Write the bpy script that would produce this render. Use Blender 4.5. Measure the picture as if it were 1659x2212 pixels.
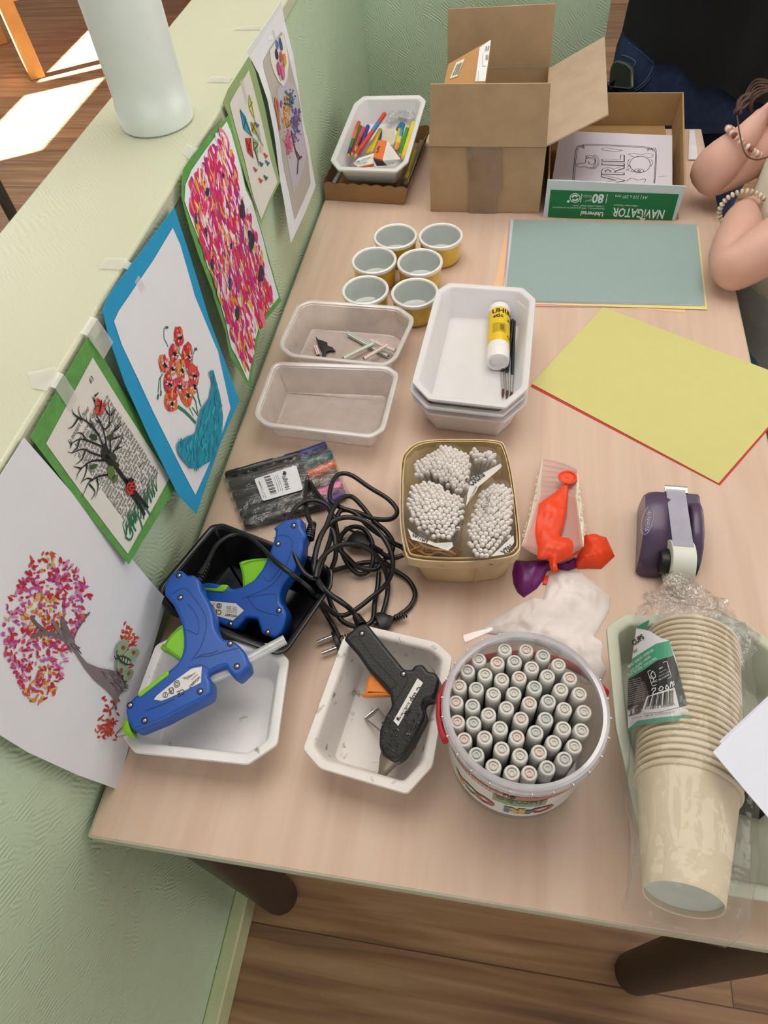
import bpy, bmesh, math, random
from mathutils import Vector, Matrix, noise
from mathutils.geometry import tessellate_polygon
SC = bpy.context.scene
for o in list(bpy.data.objects): bpy.data.objects.remove(o)
COL = SC.collection
RND = random.Random(7)

# ------------------------------------------------------------------ camera
T = 0.64                      # table top height
F, CX, CY = 1520.0, 829.5, 1106.0
def _basis():
    y = Vector((1239-CX, -1007-CY, F)).normalized()
    d = Vector((965-CX, 2206-CY, F)).normalized()
    d = (d - y*d.dot(y)).normalized()
    z = -d; x = y.cross(z)
    return x, y, z
BX, BY, BZ = _basis()
CAM = Vector((0.35709, -0.09554, 0.71+T))
cam = bpy.data.cameras.new('camera'); camo = bpy.data.objects.new('camera', cam); COL.objects.link(camo)
camo.matrix_world = Matrix(((BX[0], -BX[1], -BX[2], CAM.x), (BY[0], -BY[1], -BY[2], CAM.y),
                            (BZ[0], -BZ[1], -BZ[2], CAM.z), (0, 0, 0, 1)))
cam.sensor_fit = 'VERTICAL'; cam.sensor_height = 36; cam.sensor_width = 27; cam.lens = F*36/2212
cam.clip_start = 0.02; cam.clip_end = 60
SC.camera = camo
SC.view_settings.view_transform = 'Standard'; SC.view_settings.look = 'None'
SC.view_settings.gamma = 1; SC.view_settings.use_curve_mapping = False
SC.view_settings.exposure = -0.15
SC.cycles.max_bounces = 10; SC.cycles.transparent_max_bounces = 24
SC.cycles.caustics_reflective = False; SC.cycles.caustics_refractive = False
SC.cycles.use_denoising = True

# ------------------------------------------------------------------ light
w = bpy.data.worlds.new('sky'); SC.world = w; w.use_nodes = True
w.node_tree.nodes['Background'].inputs[0].default_value = (0.80, 0.90, 1.0, 1)
w.node_tree.nodes['Background'].inputs[1].default_value = 1.5
def area(name, loc, target, sx, sy, power, col):
    l = bpy.data.lights.new(name, 'AREA'); l.shape = 'RECTANGLE'; l.size = sx; l.size_y = sy
    l.energy = power; l.color = col
    o = bpy.data.objects.new(name, l); COL.objects.link(o); o.location = loc
    o.rotation_euler = (Vector(target)-Vector(loc)).to_track_quat('-Z', 'Y').to_euler()
    return o
# area panels stand in for unseen window daylight; the ceiling one is added fill
area('window_light_right', (3.19, 1.7, 1.45), (0, 1.7, 1.45), 3.0, 1.7, 38, (1.0, 0.99, 0.98))
area('window_light_left', (-3.19, 2.4, 2.17), (0.0, 2.4, 2.17), 3.6, .74, 38, (0.86, 0.94, 1.0))
area('window_light_behind', (0.7, -2.59, 1.45), (0.7, 0, 1.45), 3.4, 1.7, 31, (0.93, 0.97, 1.0))
area('ceiling_fill', (0.25, 1.2, 2.61), (0.25, 1.2, 0), 1.8, 1.8, 40, (1.0, 0.95, 0.90))
sun = bpy.data.lights.new('sun', 'SUN'); sun.energy = 80; sun.angle = 0.009; sun.color = (1.0, 0.96, 0.90)
suno = bpy.data.objects.new('sun', sun); COL.objects.link(suno)
suno.rotation_euler = Vector((0.86, 0.50, -0.90)).to_track_quat('-Z', 'Y').to_euler()

# ------------------------------------------------------------------ pixel -> place
def ray(u, v):
    a, b = u-CX, v-CY
    return Vector((BX[0]*a+BX[1]*b+BX[2]*F, BY[0]*a+BY[1]*b+BY[2]*F, BZ[0]*a+BZ[1]*b+BZ[2]*F))
def P(u, v, z=0.0):           # point at height z above the table top
    r = ray(u, v); return CAM + r*((z+T-CAM.z)/r.z)
def PX(u, v, x):
    r = ray(u, v); return CAM + r*((x-CAM.x)/r.x)
def PY(u, v, y):
    r = ray(u, v); return CAM + r*((y-CAM.y)/r.y)
def PP(u, v, o, n):           # point on a plane
    r = ray(u, v); return CAM + r*((o-CAM).dot(n)/r.dot(n))
def lerp(a, b, t): return a+(b-a)*t
def cr(k, sc, ox, oy): return [(ox+x/sc, oy+y/sc) for x, y in k]   # points read off an enlarged detail

# ------------------------------------------------------------------ materials
def lin(h):
    if isinstance(h, str):
        c = [int(h[i:i+2], 16)/255 for i in (0, 2, 4)]
        return tuple(((x+0.055)/1.055)**2.4 if x > 0.04045 else x/12.92 for x in c)
    return tuple(h)
MATS = {}
def nd(nt, t, **k):
    n = nt.nodes.new(t)
    for a, b in k.items():
        if a.startswith('i_'):
            n.inputs[int(a[2:])].default_value = b
        else: setattr(n, a, b)
    return n
def ramp(nt, fac, stops):
    r = nd(nt, 'ShaderNodeValToRGB'); e = r.color_ramp.elements
    while len(e) < len(stops): e.new(0.5)
    for i, (p, c) in enumerate(stops):
        e[i].position = p; e[i].color = (*lin(c), 1)
    nt.links.new(fac, r.inputs[0]); return r.outputs[0]
def pm(name, c, rough=0.5, metal=0.0, var=0.06, vs=40.0, bump=0.0, bs=300.0, spec=0.5, sss=0.0, coat=0.0, trans=0.0, sheen=0.0):
    """plain material with a little procedural mottling and bump"""
    if name in MATS: return MATS[name]
    m = bpy.data.materials.new(name); m.use_nodes = True; nt = m.node_tree; L = nt.links
    b = nt.nodes['Principled BSDF']; c = lin(c)
    tc = nd(nt, 'ShaderNodeTexCoord'); n = nd(nt, 'ShaderNodeTexNoise'); n.inputs['Scale'].default_value = vs
    n.inputs['Detail'].default_value = 4; L.new(tc.outputs['Object'], n.inputs['Vector'])
    r = nd(nt, 'ShaderNodeValToRGB'); e = r.color_ramp.elements
    e[0].position = .3; e[1].position = .7
    e[0].color = (*[max(0, x*(1-var)) for x in c], 1); e[1].color = (*[min(1, x*(1+var)) for x in c], 1)
    L.new(n.outputs['Fac'], r.inputs[0]); L.new(r.outputs[0], b.inputs['Base Color'])
    b.inputs['Roughness'].default_value = rough; b.inputs['Metallic'].default_value = metal
    b.inputs['Specular IOR Level'].default_value = spec
    b.inputs['Coat Weight'].default_value = coat; b.inputs['Transmission Weight'].default_value = trans
    b.inputs['Sheen Weight'].default_value = sheen
    if sss: b.inputs['Subsurface Weight'].default_value = sss; b.inputs['Subsurface Radius'].default_value = (.01, .006, .004)
    if bump:
        n2 = nd(nt, 'ShaderNodeTexNoise'); n2.inputs['Scale'].default_value = bs; n2.inputs['Detail'].default_value = 5
        L.new(tc.outputs['Object'], n2.inputs['Vector'])
        bp = nd(nt, 'ShaderNodeBump'); bp.inputs['Strength'].default_value = bump; bp.inputs['Distance'].default_value = .002
        L.new(n2.outputs['Fac'], bp.inputs['Height']); L.new(bp.outputs[0], b.inputs['Normal'])
    MATS[name] = m; return m
def film(name, c, alpha, rough=0.1, bump=0.0, bs=60.0, gloss=0.12):
    """thin see-through plastic: clear, part milky, with a gloss on top"""
    if name in MATS: return MATS[name]
    m = bpy.data.materials.new(name); m.use_nodes = True; nt = m.node_tree; L = nt.links
    nt.nodes.remove(nt.nodes['Principled BSDF']); out = nt.nodes['Material Output']
    tr = nd(nt, 'ShaderNodeBsdfTransparent'); tr.inputs[0].default_value = (.97, .97, .97, 1)
    df = nd(nt, 'ShaderNodeBsdfPrincipled'); df.inputs['Base Color'].default_value = (*lin(c), 1); df.inputs['Roughness'].default_value = .4
    gl = nd(nt, 'ShaderNodeBsdfGlossy'); gl.inputs['Roughness'].default_value = rough
    tc = nd(nt, 'ShaderNodeTexCoord')
    n0 = nd(nt, 'ShaderNodeTexNoise'); n0.inputs['Scale'].default_value = 25; L.new(tc.outputs['Object'], n0.inputs['Vector'])
    mp = nd(nt, 'ShaderNodeMapRange'); mp.inputs[1].default_value = .3; mp.inputs[2].default_value = .7
    mp.inputs[3].default_value = alpha*.85; mp.inputs[4].default_value = min(1, alpha*1.15); L.new(n0.outputs['Fac'], mp.inputs[0])
    m1 = nd(nt, 'ShaderNodeMixShader'); L.new(mp.outputs[0], m1.inputs[0]); L.new(tr.outputs[0], m1.inputs[1]); L.new(df.outputs[0], m1.inputs[2])
    lw = nd(nt, 'ShaderNodeLayerWeight'); lw.inputs[0].default_value = .25
    mu = nd(nt, 'ShaderNodeMath', operation='MULTIPLY_ADD'); L.new(lw.outputs['Facing'], mu.inputs[0]); mu.inputs[1].default_value = gloss*2.2; mu.inputs[2].default_value = gloss*.35
    m2 = nd(nt, 'ShaderNodeMixShader'); L.new(mu.outputs[0], m2.inputs[0]); L.new(m1.outputs[0], m2.inputs[1]); L.new(gl.outputs[0], m2.inputs[2])
    if bump:
        n2 = nd(nt, 'ShaderNodeTexNoise'); n2.inputs['Scale'].default_value = bs; n2.inputs['Detail'].default_value = 3
        L.new(tc.outputs['Object'], n2.inputs['Vector'])
        bp = nd(nt, 'ShaderNodeBump'); bp.inputs['Strength'].default_value = bump; bp.inputs['Distance'].default_value = .01
        L.new(n2.outputs['Fac'], bp.inputs['Height']); L.new(bp.outputs[0], gl.inputs['Normal']); L.new(bp.outputs[0], df.inputs['Normal'])
    L.new(m2.outputs[0], out.inputs[0]); MATS[name] = m; return m
def vcm(name, rough=.7, bump=.15, bs=500):
    """printed or painted paper: the ink colours are stored on the faces"""
    if name in MATS: return MATS[name]
    m = bpy.data.materials.new(name); m.use_nodes = True; nt = m.node_tree; L = nt.links; b = nt.nodes['Principled BSDF']
    a = nd(nt, 'ShaderNodeAttribute', attribute_name='Col')
    tc = nd(nt, 'ShaderNodeTexCoord'); n = nd(nt, 'ShaderNodeTexNoise'); n.inputs['Scale'].default_value = bs; L.new(tc.outputs['Object'], n.inputs['Vector'])
    mx = nd(nt, 'ShaderNodeMix', data_type='RGBA', blend_type='MULTIPLY'); mx.inputs[0].default_value = .25
    L.new(a.outputs['Color'], mx.inputs[6]); L.new(n.outputs['Color'], mx.inputs[7])
    mx2 = nd(nt, 'ShaderNodeMix', data_type='RGBA'); mx2.inputs[0].default_value = .6; L.new(a.outputs['Color'], mx2.inputs[6]); L.new(mx.outputs[2], mx2.inputs[7])
    L.new(mx2.outputs[2], b.inputs['Base Color']); b.inputs['Roughness'].default_value = rough
    bp = nd(nt, 'ShaderNodeBump'); bp.inputs['Strength'].default_value = bump; bp.inputs['Distance'].default_value = .001
    L.new(n.outputs['Fac'], bp.inputs['Height']); L.new(bp.outputs[0], b.inputs['Normal'])
    MATS[name] = m; return m

# ------------------------------------------------------------------ mesh building
WL = {}                       # world place of every object's origin
def W(o): return WL.get(o.name, Vector((0, 0, 0))) if o else Vector((0, 0, 0))
_TX = {}
def text_geo(s, bold=0.0, italic=0.0):
    k = (s, bold, italic)
    if k not in _TX:
        cu = bpy.data.curves.new('t', 'FONT'); cu.body = s; cu.size = 1; cu.resolution_u = 2; cu.offset = bold; cu.shear = italic
        o = bpy.data.objects.new('t', cu); me = o.to_mesh()
        vs = [v.co.copy() for v in me.vertices]; fs = [tuple(p.vertices) for p in me.polygons]
        o.to_mesh_clear(); bpy.data.objects.remove(o); bpy.data.curves.remove(cu)
        x1 = max([v.x for v in vs] or [1]); x0 = min([v.x for v in vs] or [0])
        _TX[k] = ([Vector((v.x-x0, v.y, 0)) for v in vs], fs, max(x1-x0, 1e-4))
    return _TX[k]
class MB:
    def __init__(s): s.v = []; s.f = []; s.m = []; s.c = []; s.mi = 0; s.col = None
    def add(s, vs, fs):
        n = len(s.v); s.v += [Vector(a) for a in vs]
        for f in fs: s.f.append(tuple(i+n for i in f)); s.m.append(s.mi); s.c.append(s.col)
        return s
    def box(s, lo, hi, M=None):
        vs = [Vector((x, y, z)) for z in (lo[2], hi[2]) for y in (lo[1], hi[1]) for x in (lo[0], hi[0])]
        if M: vs = [M @ v for v in vs]
        return s.add(vs, [(0, 2, 3, 1), (4, 5, 7, 6), (0, 1, 5, 4), (2, 6, 7, 3), (0, 4, 6, 2), (1, 3, 7, 5)])
    def loft(s, rings, cap0=True, cap1=True, close=True):
        n = len(rings[0]); vs = [p for r in rings for p in r]; fs = []
        for i in range(len(rings)-1):
            for j in range(n if close else n-1):
                k = (j+1) % n; fs.append((i*n+j, i*n+k, (i+1)*n+k, (i+1)*n+j))
        if cap0: fs.append(tuple(range(n))[::-1])
        if cap1: fs.append(tuple((len(rings)-1)*n+j for j in range(n)))
        return s.add(vs, fs)
    def lathe(s, prof, seg=32, M=None, cap0=True, cap1=True):
        rings = [[Vector((r*math.cos(2*math.pi*j/seg), r*math.sin(2*math.pi*j/seg), z)) for j in range(seg)] for r, z in prof]
        if M: rings = [[M @ p for p in r] for r in rings]
        return s.loft(rings, cap0, cap1)
    def tube(s, pts, r, seg=8, closed=False, caps=True, flat=1.0):
        pts = [Vector(p) for p in pts]; n = len(pts); rr = r if isinstance(r, (list, tuple)) else [r]*n
        up = None; rings = []
        for i, p in enumerate(pts):
            a = pts[(i-1) % n] if closed or i > 0 else p; b = pts[(i+1) % n] if closed or i < n-1 else p
            t = (b-a).normalized() if (b-a).length > 1e-9 else Vector((0, 0, 1))
            if up is None:
                up = Vector((0, 0, 1)) if abs(t.z) < .9 else Vector((1, 0, 0))
            up = up - t*up.dot(t)
            up = up.normalized() if up.length > 1e-6 else t.orthogonal().normalized()
            sd = t.cross(up)
            rings.append([p + sd*(rr[i]*math.cos(2*math.pi*j/seg)) + up*(rr[i]*flat*math.sin(2*math.pi*j/seg)) for j in range(seg)])
        if closed: rings.append(rings[0]); return s.loft(rings, False, False)
        return s.loft(rings, caps, caps)
    def ell(s, c, r, nu=12, nv=8, M=None):
        c = Vector(c); vs = []; fs = []
        for i in range(nv+1):
            a = math.pi*i/nv - math.pi/2
            for j in range(nu):
                b = 2*math.pi*j/nu
                p = Vector((r[0]*math.cos(a)*math.cos(b), r[1]*math.cos(a)*math.sin(b), r[2]*math.sin(a)))
                vs.append(c + (M @ p if M else p))
        for i in range(nv):
            for j in range(nu):
                k = (j+1) % nu; fs.append((i*nu+j, i*nu+k, (i+1)*nu+k, (i+1)*nu+j))
        return s.add(vs, fs)
    def grid(s, fn, nu, nv):
        vs = [fn(i/nu, j/nv) for j in range(nv+1) for i in range(nu+1)]
        fs = [(j*(nu+1)+i, j*(nu+1)+i+1, (j+1)*(nu+1)+i+1, (j+1)*(nu+1)+i) for j in range(nv) for i in range(nu)]
        return s.add(vs, fs)
    def prism(s, poly, up):     # poly: list of points (counter-clockwise seen from up)
        up = Vector(up); return s.loft([[Vector(p) for p in poly], [Vector(p)+up for p in poly]])
    def face(s, poly): return s.add(poly, [tuple(range(len(poly)))])
    def text(s, txt, o, ex, ey, bold=0.0, italic=0.0, fn=None, width=None):
        """letters from o along ex (a unit of type size long) and up along ey"""
        vs, fs, wd = text_geo(txt, bold, italic); k = (width/wd) if width else 1.0
        out = [o + ex*(v.x*k) + ey*v.y for v in vs]
        if fn: out = [fn(p) for p in out]
        return s.add(out, fs)
    def build(s, name, mats, parent=None, smooth=True, at=None, angle=38, solid=0.0, bevel=0.0, sub=0, off=0.0):
        if not isinstance(mats, (list, tuple)): mats = [mats]
        if parent is not None: org = W(parent)
        elif at is not None: org = Vector(at)
        else:
            xs = [v.x for v in s.v]; ys = [v.y for v in s.v]; zs = [v.z for v in s.v]
            org = Vector(((min(xs)+max(xs))/2, (min(ys)+max(ys))/2, min(zs)))
        me = bpy.data.meshes.new(name); me.from_pydata([v-org for v in s.v], [], s.f)
        for m in mats: me.materials.append(m)
        me.polygons.foreach_set('material_index', s.m)
        if any(c is not None for c in s.c):
            at_ = me.color_attributes.new('Col', 'FLOAT_COLOR', 'CORNER')
            for p, c in zip(me.polygons, s.c):
                for li in p.loop_indices: at_.data[li].color = (*(c or (1, 1, 1)), 1)
        if smooth:
            me.polygons.foreach_set('use_smooth', [True]*len(me.polygons)); me.set_sharp_from_angle(angle=math.radians(angle))
        me.validate()
        o = bpy.data.objects.new(name, me); COL.objects.link(o)
        if parent is not None: o.parent = parent
        else: o.location = org
        WL[o.name] = org
        if bevel:
            b = o.modifiers.new('bevel', 'BEVEL'); b.width = bevel; b.segments = 2; b.limit_method = 'ANGLE'
        if solid:
            b = o.modifiers.new('thickness', 'SOLIDIFY'); b.thickness = solid; b.offset = off
        if sub:
            b = o.modifiers.new('smooth', 'SUBSURF'); b.levels = sub; b.render_levels = sub
        return o
def tag(o, label, cat, group=None):
    o['label'] = label; o['category'] = cat
    if group: o['group'] = group
    return o
def thing(name, label, cat, loc, group=None):
    o = bpy.data.objects.new(name, None); COL.objects.link(o); o.location = loc; o.empty_display_size = .02
    WL[o.name] = Vector(loc); return tag(o, label, cat, group)
def struct(o): o['kind'] = 'structure'; return o
def dup(root, loc, rot=None, label=None):
    """a copy of a thing with copies of its parts and their sub-parts"""
    r = root.copy(); COL.objects.link(r); r.location = loc
    if rot is not None: r.rotation_euler = rot
    if label: r['label'] = label
    for ch in list(root.children):
        c = ch.copy(); COL.objects.link(c); c.parent = r
        for g in list(ch.children):
            d = g.copy(); COL.objects.link(d); d.parent = c
    return r
def orient(a, b):
    """matrix that lays the z axis from a towards b, origin at a"""
    q = (Vector(b)-Vector(a)).to_track_quat('Z', 'Y'); return Matrix.Translation(a) @ q.to_matrix().to_4x4()
def catmull(pts, n=6, closed=False):
    pts = [Vector(p) for p in pts]; out = []; m = len(pts)
    for i in range(m if closed else m-1):
        g = lambda k: pts[k % m] if closed else pts[max(0, min(m-1, k))]
        a, b, c, d = g(i-1), g(i), g(i+1), g(i+2)
        for j in range(n):
            t = j/n
            out.append(.5*((2*b)+(c-a)*t+(2*a-5*b+4*c-d)*t*t+(3*b-a-3*c+d)*t**3))
    if not closed: out.append(pts[-1])
    return out
# --- flat outlines
def ccw(p):
    a = sum(p[i][0]*p[(i+1) % len(p)][1]-p[(i+1) % len(p)][0]*p[i][1] for i in range(len(p)))
    return list(p) if a > 0 else list(p)[::-1]
def inset(p, d):
    n = len(p); out = []
    for i in range(n):
        a, b, c = Vector(p[i-1]).to_2d(), Vector(p[i]).to_2d(), Vector(p[(i+1) % n]).to_2d()
        e1 = (b-a).normalized(); e2 = (c-b).normalized()
        n1 = Vector((-e1.y, e1.x)); n2 = Vector((-e2.y, e2.x)); bs = n1+n2
        k = max(.35, 1+n1.dot(n2)); out.append(b + bs*(d/k))
    return out
def rounded(p, r, n=3):
    out = []; m = len(p)
    for i in range(m):
        a, b, c = Vector(p[i-1]).to_2d(), Vector(p[i]).to_2d(), Vector(p[(i+1) % m]).to_2d()
        q = min(r, (a-b).length*.45, (c-b).length*.45)
        s, e = b+(a-b).normalized()*q, b+(c-b).normalized()*q
        for j in range(n+1):
            t = j/n; out.append(s*(1-t)**2 + b*(2*t*(1-t)) + e*t*t)
    return out
def frame(o, ex, n):
    n = n.normalized(); ex = (ex-n*ex.dot(n)).normalized(); ey = n.cross(ex)
    return Matrix(((ex.x, ey.x, n.x, o.x), (ex.y, ey.y, n.y, o.y), (ex.z, ey.z, n.z, o.z), (0, 0, 0, 1)))
FLAT = lambda z: frame(Vector((0, 0, T+z)), Vector((1, 0, 0)), Vector((0, 0, 1)))
def onplane(px, M):
    """pixels -> 2D coordinates on the plane of frame M"""
    Mi = M.inverted(); o = M.to_translation(); n = M.to_3x3() @ Vector((0, 0, 1))
    return [(Mi @ PP(u, v, o, n)).to_2d() for u, v in px]
def shell(mb, ring, prof, M, cap0=True, cap1=True, r=0):
    """prof: (inset, height) pairs swept round an outline lying in frame M; r rounds its corners"""
    ring = ccw(ring); rd = (lambda q: rounded(q, r, 3)) if r else (lambda q: q)
    mb.loft([[M @ Vector((q.x, q.y, h)) for q in rd(inset(ring, d))] for d, h in prof], cap0, cap1); return mb
def slab(mb, ring, h0, h1, M, r=.002):
    """a plate with rounded rims between two heights"""
    return shell(mb, ring, [(r, h0), (r*.3, h0+r*.3), (0, h0+r), (0, h1-r), (r*.3, h1-r*.3), (r, h1)], M)
def cut_poly(poly, step, axes=(0, 1)):
    """fill a flat outline and cut it into a fine grid; returns verts, faces, edge flags"""
    bm = bmesh.new(); bm.faces.new([bm.verts.new((p[0], p[1], 0)) for p in poly])
    for ax in axes:
        lo = min(p[ax] for p in poly); hi = max(p[ax] for p in poly); k = lo+step*.5
        while k < hi:
            bmesh.ops.bisect_plane(bm, geom=bm.verts[:]+bm.edges[:]+bm.faces[:], plane_co=(k, k, 0), plane_no=(1, 0, 0) if ax == 0 else (0, 1, 0)); k += step
    bmesh.ops.triangulate(bm, faces=[f for f in bm.faces if len(f.verts) > 4])
    bm.verts.index_update(); vs = [v.co.copy() for v in bm.verts]; fs = [tuple(v.index for v in f.verts) for f in bm.faces]
    bm.free(); return vs, fs
def edge_dist(p, poly):
    best = 9
    for i in range(len(poly)):
        a = Vector(poly[i-1]).to_2d(); b = Vector(poly[i]).to_2d(); ab = b-a
        t = max(0, min(1, (p-a).dot(ab)/max(ab.length_squared, 1e-12))); best = min(best, (a+ab*t-p).length)
    return best
def pillow(mb, poly, h, M, fold=.5, fs=60, d0=.012, step=.004, base=0.0, seed=0):
    """soft limp thing lying in an outline: bulges up from its edge, with folds"""
    poly = ccw(poly); vs, fc = cut_poly(poly, step)
    top = []
    for v in vs:
        d = min(1, edge_dist(v.to_2d(), poly)/d0); k = math.sqrt(d)
        q = noise.noise(Vector((v.x*fs, v.y*fs*.7, seed)))*.6 + abs(noise.noise(Vector((v.x*fs*1.7, v.y*fs*1.3, seed+5))))*.8
        top.append(M @ Vector((v.x, v.y, base + h*k*(1-fold+fold*(q+.4)))))
    mb.add(top, fc)
    mb.add([M @ Vector((v.x, v.y, base)) for v in vs], [f[::-1] for f in fc]); return mb
def inside(p, poly):
    c = False; n = len(poly)
    for i in range(n):
        a, b = poly[i], poly[i-1]
        if (a[1] > p[1]) != (b[1] > p[1]) and p[0] < (b[0]-a[0])*(p[1]-a[1])/(b[1]-a[1])+a[0]: c = not c
    return c
# ================================================================== the room
def wallpaper(name, c):
    m = bpy.data.materials.new(name); m.use_nodes = True; nt = m.node_tree; L = nt.links; b = nt.nodes['Principled BSDF']
    tc = nd(nt, 'ShaderNodeTexCoord')
    # short parallel ridges whose direction changes from patch to patch
    uv = nd(nt, 'ShaderNodeMapping'); L.new(tc.outputs['Object'], uv.inputs[0])
    vo = nd(nt, 'ShaderNodeTexVoronoi'); vo.inputs['Scale'].default_value = 38; L.new(uv.outputs[0], vo.inputs['Vector'])
    sx = nd(nt, 'ShaderNodeSeparateXYZ'); L.new(uv.outputs[0], sx.inputs[0])
    sm = nd(nt, 'ShaderNodeMath', operation='ADD'); L.new(sx.outputs[0], sm.inputs[0]); L.new(sx.outputs[1], sm.inputs[1])
    sc = nd(nt, 'ShaderNodeSeparateColor'); L.new(vo.outputs['Color'], sc.inputs[0])
    an = nd(nt, 'ShaderNodeMath', operation='MULTIPLY_ADD'); L.new(sc.outputs[0], an.inputs[0]); an.inputs[1].default_value = 1.1; an.inputs[2].default_value = .1
    cs = nd(nt, 'ShaderNodeMath', operation='COSINE'); L.new(an.outputs[0], cs.inputs[0])
    sn = nd(nt, 'ShaderNodeMath', operation='SINE'); L.new(an.outputs[0], sn.inputs[0])
    a = nd(nt, 'ShaderNodeMath', operation='MULTIPLY'); L.new(sm.outputs[0], a.inputs[0]); L.new(cs.outputs[0], a.inputs[1])
    c2 = nd(nt, 'ShaderNodeMath', operation='MULTIPLY'); L.new(sx.outputs[2], c2.inputs[0]); L.new(sn.outputs[0], c2.inputs[1])
    su = nd(nt, 'ShaderNodeMath', operation='ADD'); L.new(a.outputs[0], su.inputs[0]); L.new(c2.outputs[0], su.inputs[1])
    fr = nd(nt, 'ShaderNodeMath', operation='MULTIPLY'); L.new(su.outputs[0], fr.inputs[0]); fr.inputs[1].default_value = 1250
    wv = nd(nt, 'ShaderNodeMath', operation='SINE'); L.new(fr.outputs[0], wv.inputs[0])
    n = nd(nt, 'ShaderNodeTexNoise'); n.inputs['Scale'].default_value = 60; n.inputs['Detail'].default_value = 3; L.new(uv.outputs[0], n.inputs['Vector'])
    mk = nd(nt, 'ShaderNodeMapRange'); mk.inputs[1].default_value = .42; mk.inputs[2].default_value = .6; L.new(n.outputs['Fac'], mk.inputs[0])
    h = nd(nt, 'ShaderNodeMath', operation='MULTIPLY'); L.new(wv.outputs[0], h.inputs[0]); L.new(mk.outputs[0], h.inputs[1])
    n3 = nd(nt, 'ShaderNodeTexNoise'); n3.inputs['Scale'].default_value = 420; L.new(uv.outputs[0], n3.inputs['Vector'])
    h2 = nd(nt, 'ShaderNodeMath', operation='ADD'); L.new(h.outputs[0], h2.inputs[0]); L.new(n3.outputs['Fac'], h2.inputs[1])
    bp = nd(nt, 'ShaderNodeBump'); bp.inputs['Strength'].default_value = .35; bp.inputs['Distance'].default_value = .0012; L.new(h2.outputs[0], bp.inputs['Height'])
    L.new(bp.outputs[0], b.inputs['Normal'])
    cc = lin(c); n4 = nd(nt, 'ShaderNodeTexNoise'); n4.inputs['Scale'].default_value = 6; L.new(uv.outputs[0], n4.inputs['Vector'])
    r = nd(nt, 'ShaderNodeValToRGB'); r.color_ramp.elements[0].color = (*[x*.95 for x in cc], 1); r.color_ramp.elements[1].color = (*[x*1.05 for x in cc], 1)
    L.new(n4.outputs['Fac'], r.inputs[0]); L.new(r.outputs[0], b.inputs['Base Color']); b.inputs['Roughness'].default_value = .42
    return m
def woodmat(name, dark, mid, light, plank=None, rough=.45, gs=1.0, axis='Y', bumpk=.08):
    m = bpy.data.materials.new(name); m.use_nodes = True; nt = m.node_tree; L = nt.links; b = nt.nodes['Principled BSDF']
    tc = nd(nt, 'ShaderNodeTexCoord'); mp = nd(nt, 'ShaderNodeMapping')
    mp.inputs['Scale'].default_value = {'Y': (55*gs, 3.2*gs, 20*gs), 'X': (3.2*gs, 55*gs, 20*gs)}[axis]
    L.new(tc.outputs['Object'], mp.inputs[0])
    src = mp.outputs[0]; pk = None
    if plank:
        br = nd(nt, 'ShaderNodeTexBrick'); br.inputs['Scale'].default_value = 1; br.inputs['Mortar Size'].default_value = .0012
        br.inputs['Brick Width'].default_value = plank[0]; br.inputs['Row Height'].default_value = plank[1]; br.offset = .37
        br.inputs['Color1'].default_value = (0, 0, 0, 1); br.inputs['Color2'].default_value = (1, 1, 1, 1); br.inputs['Mortar'].default_value = (.5, .5, .5, 1)
        mb_ = nd(nt, 'ShaderNodeMapping'); L.new(tc.outputs['Object'], mb_.inputs[0])
        if axis == 'Y': mb_.inputs['Rotation'].default_value = (0, 0, math.pi/2)
        L.new(mb_.outputs[0], br.inputs['Vector']); pk = br
        ad = nd(nt, 'ShaderNodeVectorMath', operation='MULTIPLY_ADD'); L.new(br.outputs['Color'], ad.inputs[0]); ad.inputs[1].default_value = (37, 19, 11); L.new(src, ad.inputs[2]); src = ad.outputs[0]
    n = nd(nt, 'ShaderNodeTexNoise'); n.inputs['Scale'].default_value = 1; n.inputs['Detail'].default_value = 6; n.inputs['Distortion'].default_value = .6
    L.new(src, n.inputs['Vector'])
    col = ramp(nt, n.outputs['Fac'], [(.28, dark), (.5, mid), (.72, light)])
    if pk:
        mx = nd(nt, 'ShaderNodeMix', data_type='RGBA', blend_type='MULTIPLY'); L.new(col, mx.inputs[6])
        rr = ramp(nt, pk.outputs['Color'], [(0, 'd8d8d8'), (1, 'ffffff')]); L.new(rr, mx.inputs[7]); mx.inputs[0].default_value = 1
        mo = nd(nt, 'ShaderNodeMix', data_type='RGBA'); L.new(pk.outputs['Fac'], mo.inputs[0]); L.new(mx.outputs[2], mo.inputs[6]); mo.inputs[7].default_value = (*[x*.45 for x in lin(dark)], 1); col = mo.outputs[2]
    L.new(col, b.inputs['Base Color']); b.inputs['Roughness'].default_value = rough
    bp = nd(nt, 'ShaderNodeBump'); bp.inputs['Strength'].default_value = bumpk; bp.inputs['Distance'].default_value = .001
    L.new(n.outputs['Fac'], bp.inputs['Height']); L.new(bp.outputs[0], b.inputs['Normal'])
    return m
M_GREEN = wallpaper('green_wallpaper', 'c2d8bc')
M_CREAM = wallpaper('cream_painted_paper', 'c9cbb2'); [setattr(n.inputs['Strength'], 'default_value', .16) for n in M_CREAM.node_tree.nodes if n.type == 'BUMP']; M_CREAM.node_tree.nodes['Principled BSDF'].inputs['Roughness'].default_value = .30
M_FLOOR = woodmat('oak_floor', '84604a', 'b08664', 'caa480', plank=(1.25, .19), rough=.38, axis='X', gs=.8)
M_TABLE = woodmat('maple_laminate', 'd0b29f', 'd6baa7', 'dac1b0', rough=.52, gs=.9, bumpk=.03)
M_WHITEWALL = pm('white_wall', 'e6e4dc', .8, bump=.1)
M_SKIRT = pm('pale_green_gloss', 'c9cfa6', .3)
M_KRAFTEDGE = pm('cream_edge', 'ddd6b8', .4)
XW = -0.006
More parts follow.
